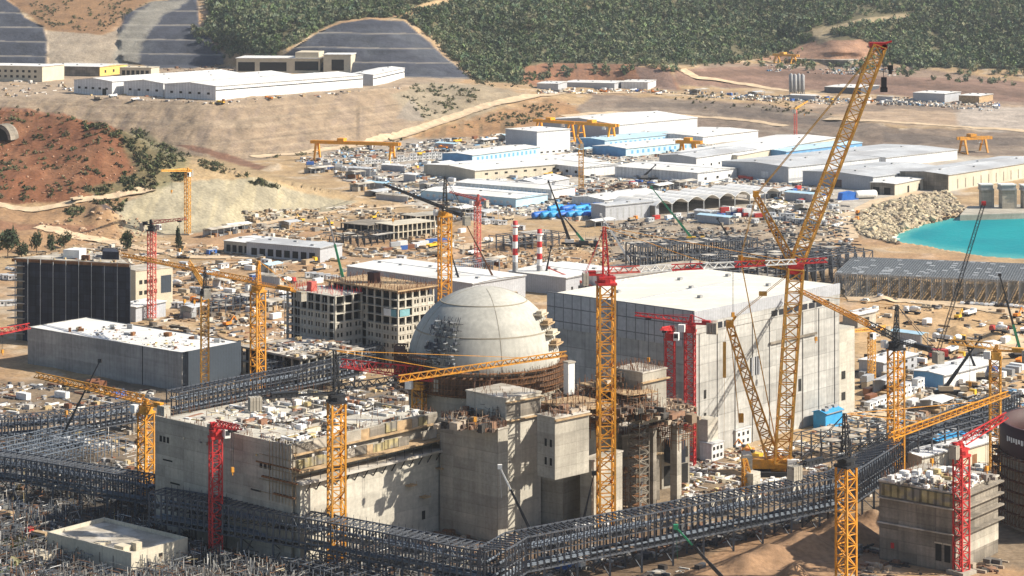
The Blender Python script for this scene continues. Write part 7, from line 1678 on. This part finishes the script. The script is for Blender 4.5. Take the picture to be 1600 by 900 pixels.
rowof('shipping_container', ['white', 'blue'], (1452, 690), (1530, 672), 7, .8, 4, .3); rowof('site_cabin', ['white', 'silver'], (1500, 690), (1555, 675), 5, .8, 5)
rowof('shipping_container', K4, (370, 470), (455, 478), 7, 1.2, 6, .3); rowof('site_cabin', ['white'], (270, 480), (350, 487), 7, .2, 7); rowof('site_cabin', ['white', 'grey'], (480, 432), (535, 440), 5, .3, 8)
rowof('shipping_container', K4, (600, 395), (700, 380), 9, .5, 9, .3); rowof('site_cabin', ['white'], (700, 345), (790, 352), 9, .2, 10, .3); rowof('shipping_container', ['blue', 'white', 'red'], (1110, 335), (1190, 340), 9, .3, 11, .4)
rowof('site_cabin', ['white'], (560, 258), (690, 248), 13, .25, 12, .2); rowof('shipping_container', K4, (480, 262), (560, 268), 9, .3, 13, .4); rowof('shipping_container', ['white', 'blue'], (900, 330), (990, 326), 9, .2, 14, .4); rowof('site_cabin', ['white', 'silver'], (1200, 345), (1290, 352), 9, .2, 15, .3)
rowof('shipping_container', K4, (640, 290), (712, 300), 8, .2, 16, .4); rowof('site_cabin', ['white'], (0, 435), (26, 438), 3, .2, 17); rowof('site_cabin', ['white'], (4, 478), (26, 476), 2, .2, 18)
rowof('parked_car', W4, (1480, 468), (1590, 474), 16, 1.2, 21); rowof('parked_car', W4, (1500, 476), (1600, 482), 13, 1.2, 22); rowof('pickup_truck', W4, (1440, 480), (1470, 484), 4, 1.0, 23)
rowof('parked_car', W4, (640, 302), (740, 328), 16, 1.2, 24); rowof('parked_car', W4, (1180, 290), (1140, 300), 8, .6, 25); rowof('parked_car', W4, (10, 420), (28, 424), 3, 1.3, 26)
P_SAND = [(1340, 450), (1600, 450), (1640, 620), (1430, 640), (1370, 600)]; P_MID = [(250, 400), (470, 385), (760, 330), (860, 360), (760, 400), (540, 450), (460, 500), (260, 500)]
P_YARD = [(470, 255), (720, 215), (830, 215), (900, 300), (690, 330), (560, 290)]; P_WORKS = [(880, 300), (1250, 255), (1310, 330), (1190, 350), (900, 345)]; P_BENCH = [(840, 143), (1050, 142), (1250, 152), (1560, 165), (1560, 170), (1250, 160), (1040, 149)]
park('parked_car', W4, P_SAND, 20, 31); park('tipper_truck', T4, P_SAND, 8, 32); park('mixer_truck', ['white', 'red', 'yellow'], P_SAND, 5, 33); park('flatbed_truck', T4, P_SAND, 6, 34); park('shipping_container', K4, P_SAND, 10, 35)
park('parked_car', W4, P_MID, 22, 41); park('tipper_truck', T4, P_MID, 9, 42); park('mixer_truck', ['white', 'red', 'yellow'], P_MID, 6, 43); park('flatbed_truck', T4, P_MID, 7, 44); park('site_cabin', ['white', 'silver', 'blue'], P_MID, 16, 45); park('shipping_container', K4, P_MID, 14, 46)
park('parked_car', W4, P_YARD, 26, 51); park('tipper_truck', T4, P_YARD, 10, 52); park('flatbed_truck', T4, P_YARD, 10, 53); park('shipping_container', K4, P_YARD, 30, 54); park('site_cabin', ['white', 'silver'], P_YARD, 16, 55)
park('shipping_container', ['white', 'blue', 'grey', 'red'], P_WORKS, 36, 61); park('site_cabin', ['white', 'silver'], P_WORKS, 26, 62); park('flatbed_truck', T4, P_WORKS, 8, 63); park('parked_car', W4, P_WORKS, 18, 64)
park('tipper_truck', T4, P_BENCH, 12, 71); park('shipping_container', ['white', 'blue', 'grey'], P_BENCH, 16, 72); park('parked_car', W4, P_BENCH, 12, 73); park('mixer_truck', ['white'], P_BENCH, 4, 74)
park('tipper_truck', T4, [(130, 150), (340, 160), (560, 145), (680, 130), (680, 133), (340, 164), (130, 156)], 5, 75); park('parked_car', W4, [(60, 134), (340, 160), (560, 145), (560, 148), (340, 163), (60, 140)], 8, 76)
park('excavator', ['yellow', 'orange'], [(265, 470), (350, 470), (360, 510), (270, 510)], 2, 81); park('excavator', ['orange', 'yellow'], [(1480, 480), (1600, 490), (1600, 520), (1500, 520)], 2, 82); park('excavator', ['yellow'], [(440, 340), (600, 330), (600, 385)], 3, 83); park('excavator', ['yellow', 'orange'], [(1100, 715), (1200, 700), (1210, 720)], 2, 84); park('excavator', ['yellow'], [(1150, 150), (1400, 155), (1400, 165)], 2, 85)
park('tipper_truck', T4, [(60, 320), (120, 317), (180, 308)], 1, 86); park('flatbed_truck', T4, [(1340, 375), (1330, 345), (1380, 318), (1390, 325)], 2, 87); park('parked_car', W4, [(1240, 382), (1330, 374), (1330, 388), (1250, 392)], 5, 88)
park('shipping_container', ['blue', 'white'], [(860, 890), (920, 880), (900, 900)], 2, 90, gap=1); park('flatbed_truck', ['white', 'red'], [(0, 800), (70, 800), (70, 860), (0, 860)], 2, 91); park('shipping_container', ['rusty', 'blue', 'white'], [(0, 600), (230, 600), (200, 640), (0, 640)], 5, 92)
# say which one: colour, kind, and its rank by distance from the nearest landmark
ORD = ['closest', 'second closest', 'third closest', 'fourth closest', 'fifth closest', 'sixth closest', 'seventh closest', 'eighth closest', 'ninth closest', 'tenth closest']
GRP = {'parked_car': 'cars parked about the works', 'pickup_truck': 'pickup trucks on the sandy yard', 'tipper_truck': 'tipper trucks about the works', 'mixer_truck': 'concrete mixer trucks', 'flatbed_truck': 'flatbed trucks about the works', 'shipping_container': 'shipping containers about the works', 'site_cabin': 'site cabins about the works', 'excavator': 'excavators about the works'}
bk = {}
for (o, kind, col, p) in PLACED:
    near = min(MARK, key=lambda q: (MARK[q] - p).length); bk.setdefault((kind, col, near), []).append(((MARK[near] - p).length + (.01 if o.location.z > GZ(p.x, p.y) + 2 else 0), o))
for (kind, col, near), lst in bk.items():
    lst.sort(key=lambda q: q[0])
    for i, (d_, o) in enumerate(lst):
        w_ = KINDS_[kind][2]; c_ = {'rusty': 'rust brown', 'silver': 'silver grey', 'grey': 'dark grey'}.get(col, col)
        up = 'upper ' if o.location.z > GZ(o.location.x, o.location.y) + 2 else ''
        o['label'] = ('%s %s%s %s to %s' % (c_, up, w_, ORD[min(i, 9)], near)) if i < 9 else '%s %s%s, one of those farther from %s' % (c_, up, w_, near); o['group'] = GRP[kind]
# ------------------------------------------------------------------ air
hz = MB(); hz.box(-2600, -120, -14, 2600, 4700, 470)
hm = bpy.data.materials.new('haze_air'); hm.use_nodes = True; t_ = hm.node_tree
t_.nodes.remove(t_.nodes['Principled BSDF']); pv = t_.nodes.new('ShaderNodeVolumePrincipled')
pv.inputs['Color'].default_value = (.86, .92, 1.0, 1); pv.inputs['Density'].default_value = 3.2e-5; pv.inputs['Anisotropy'].default_value = .2
t_.links.new(pv.outputs[0], t_.nodes['Material Output'].inputs['Volume'])
o = hz.build('haze', hm); o['kind'] = 'stuff'; o['label'] = 'thin dusty haze filling the valley air'
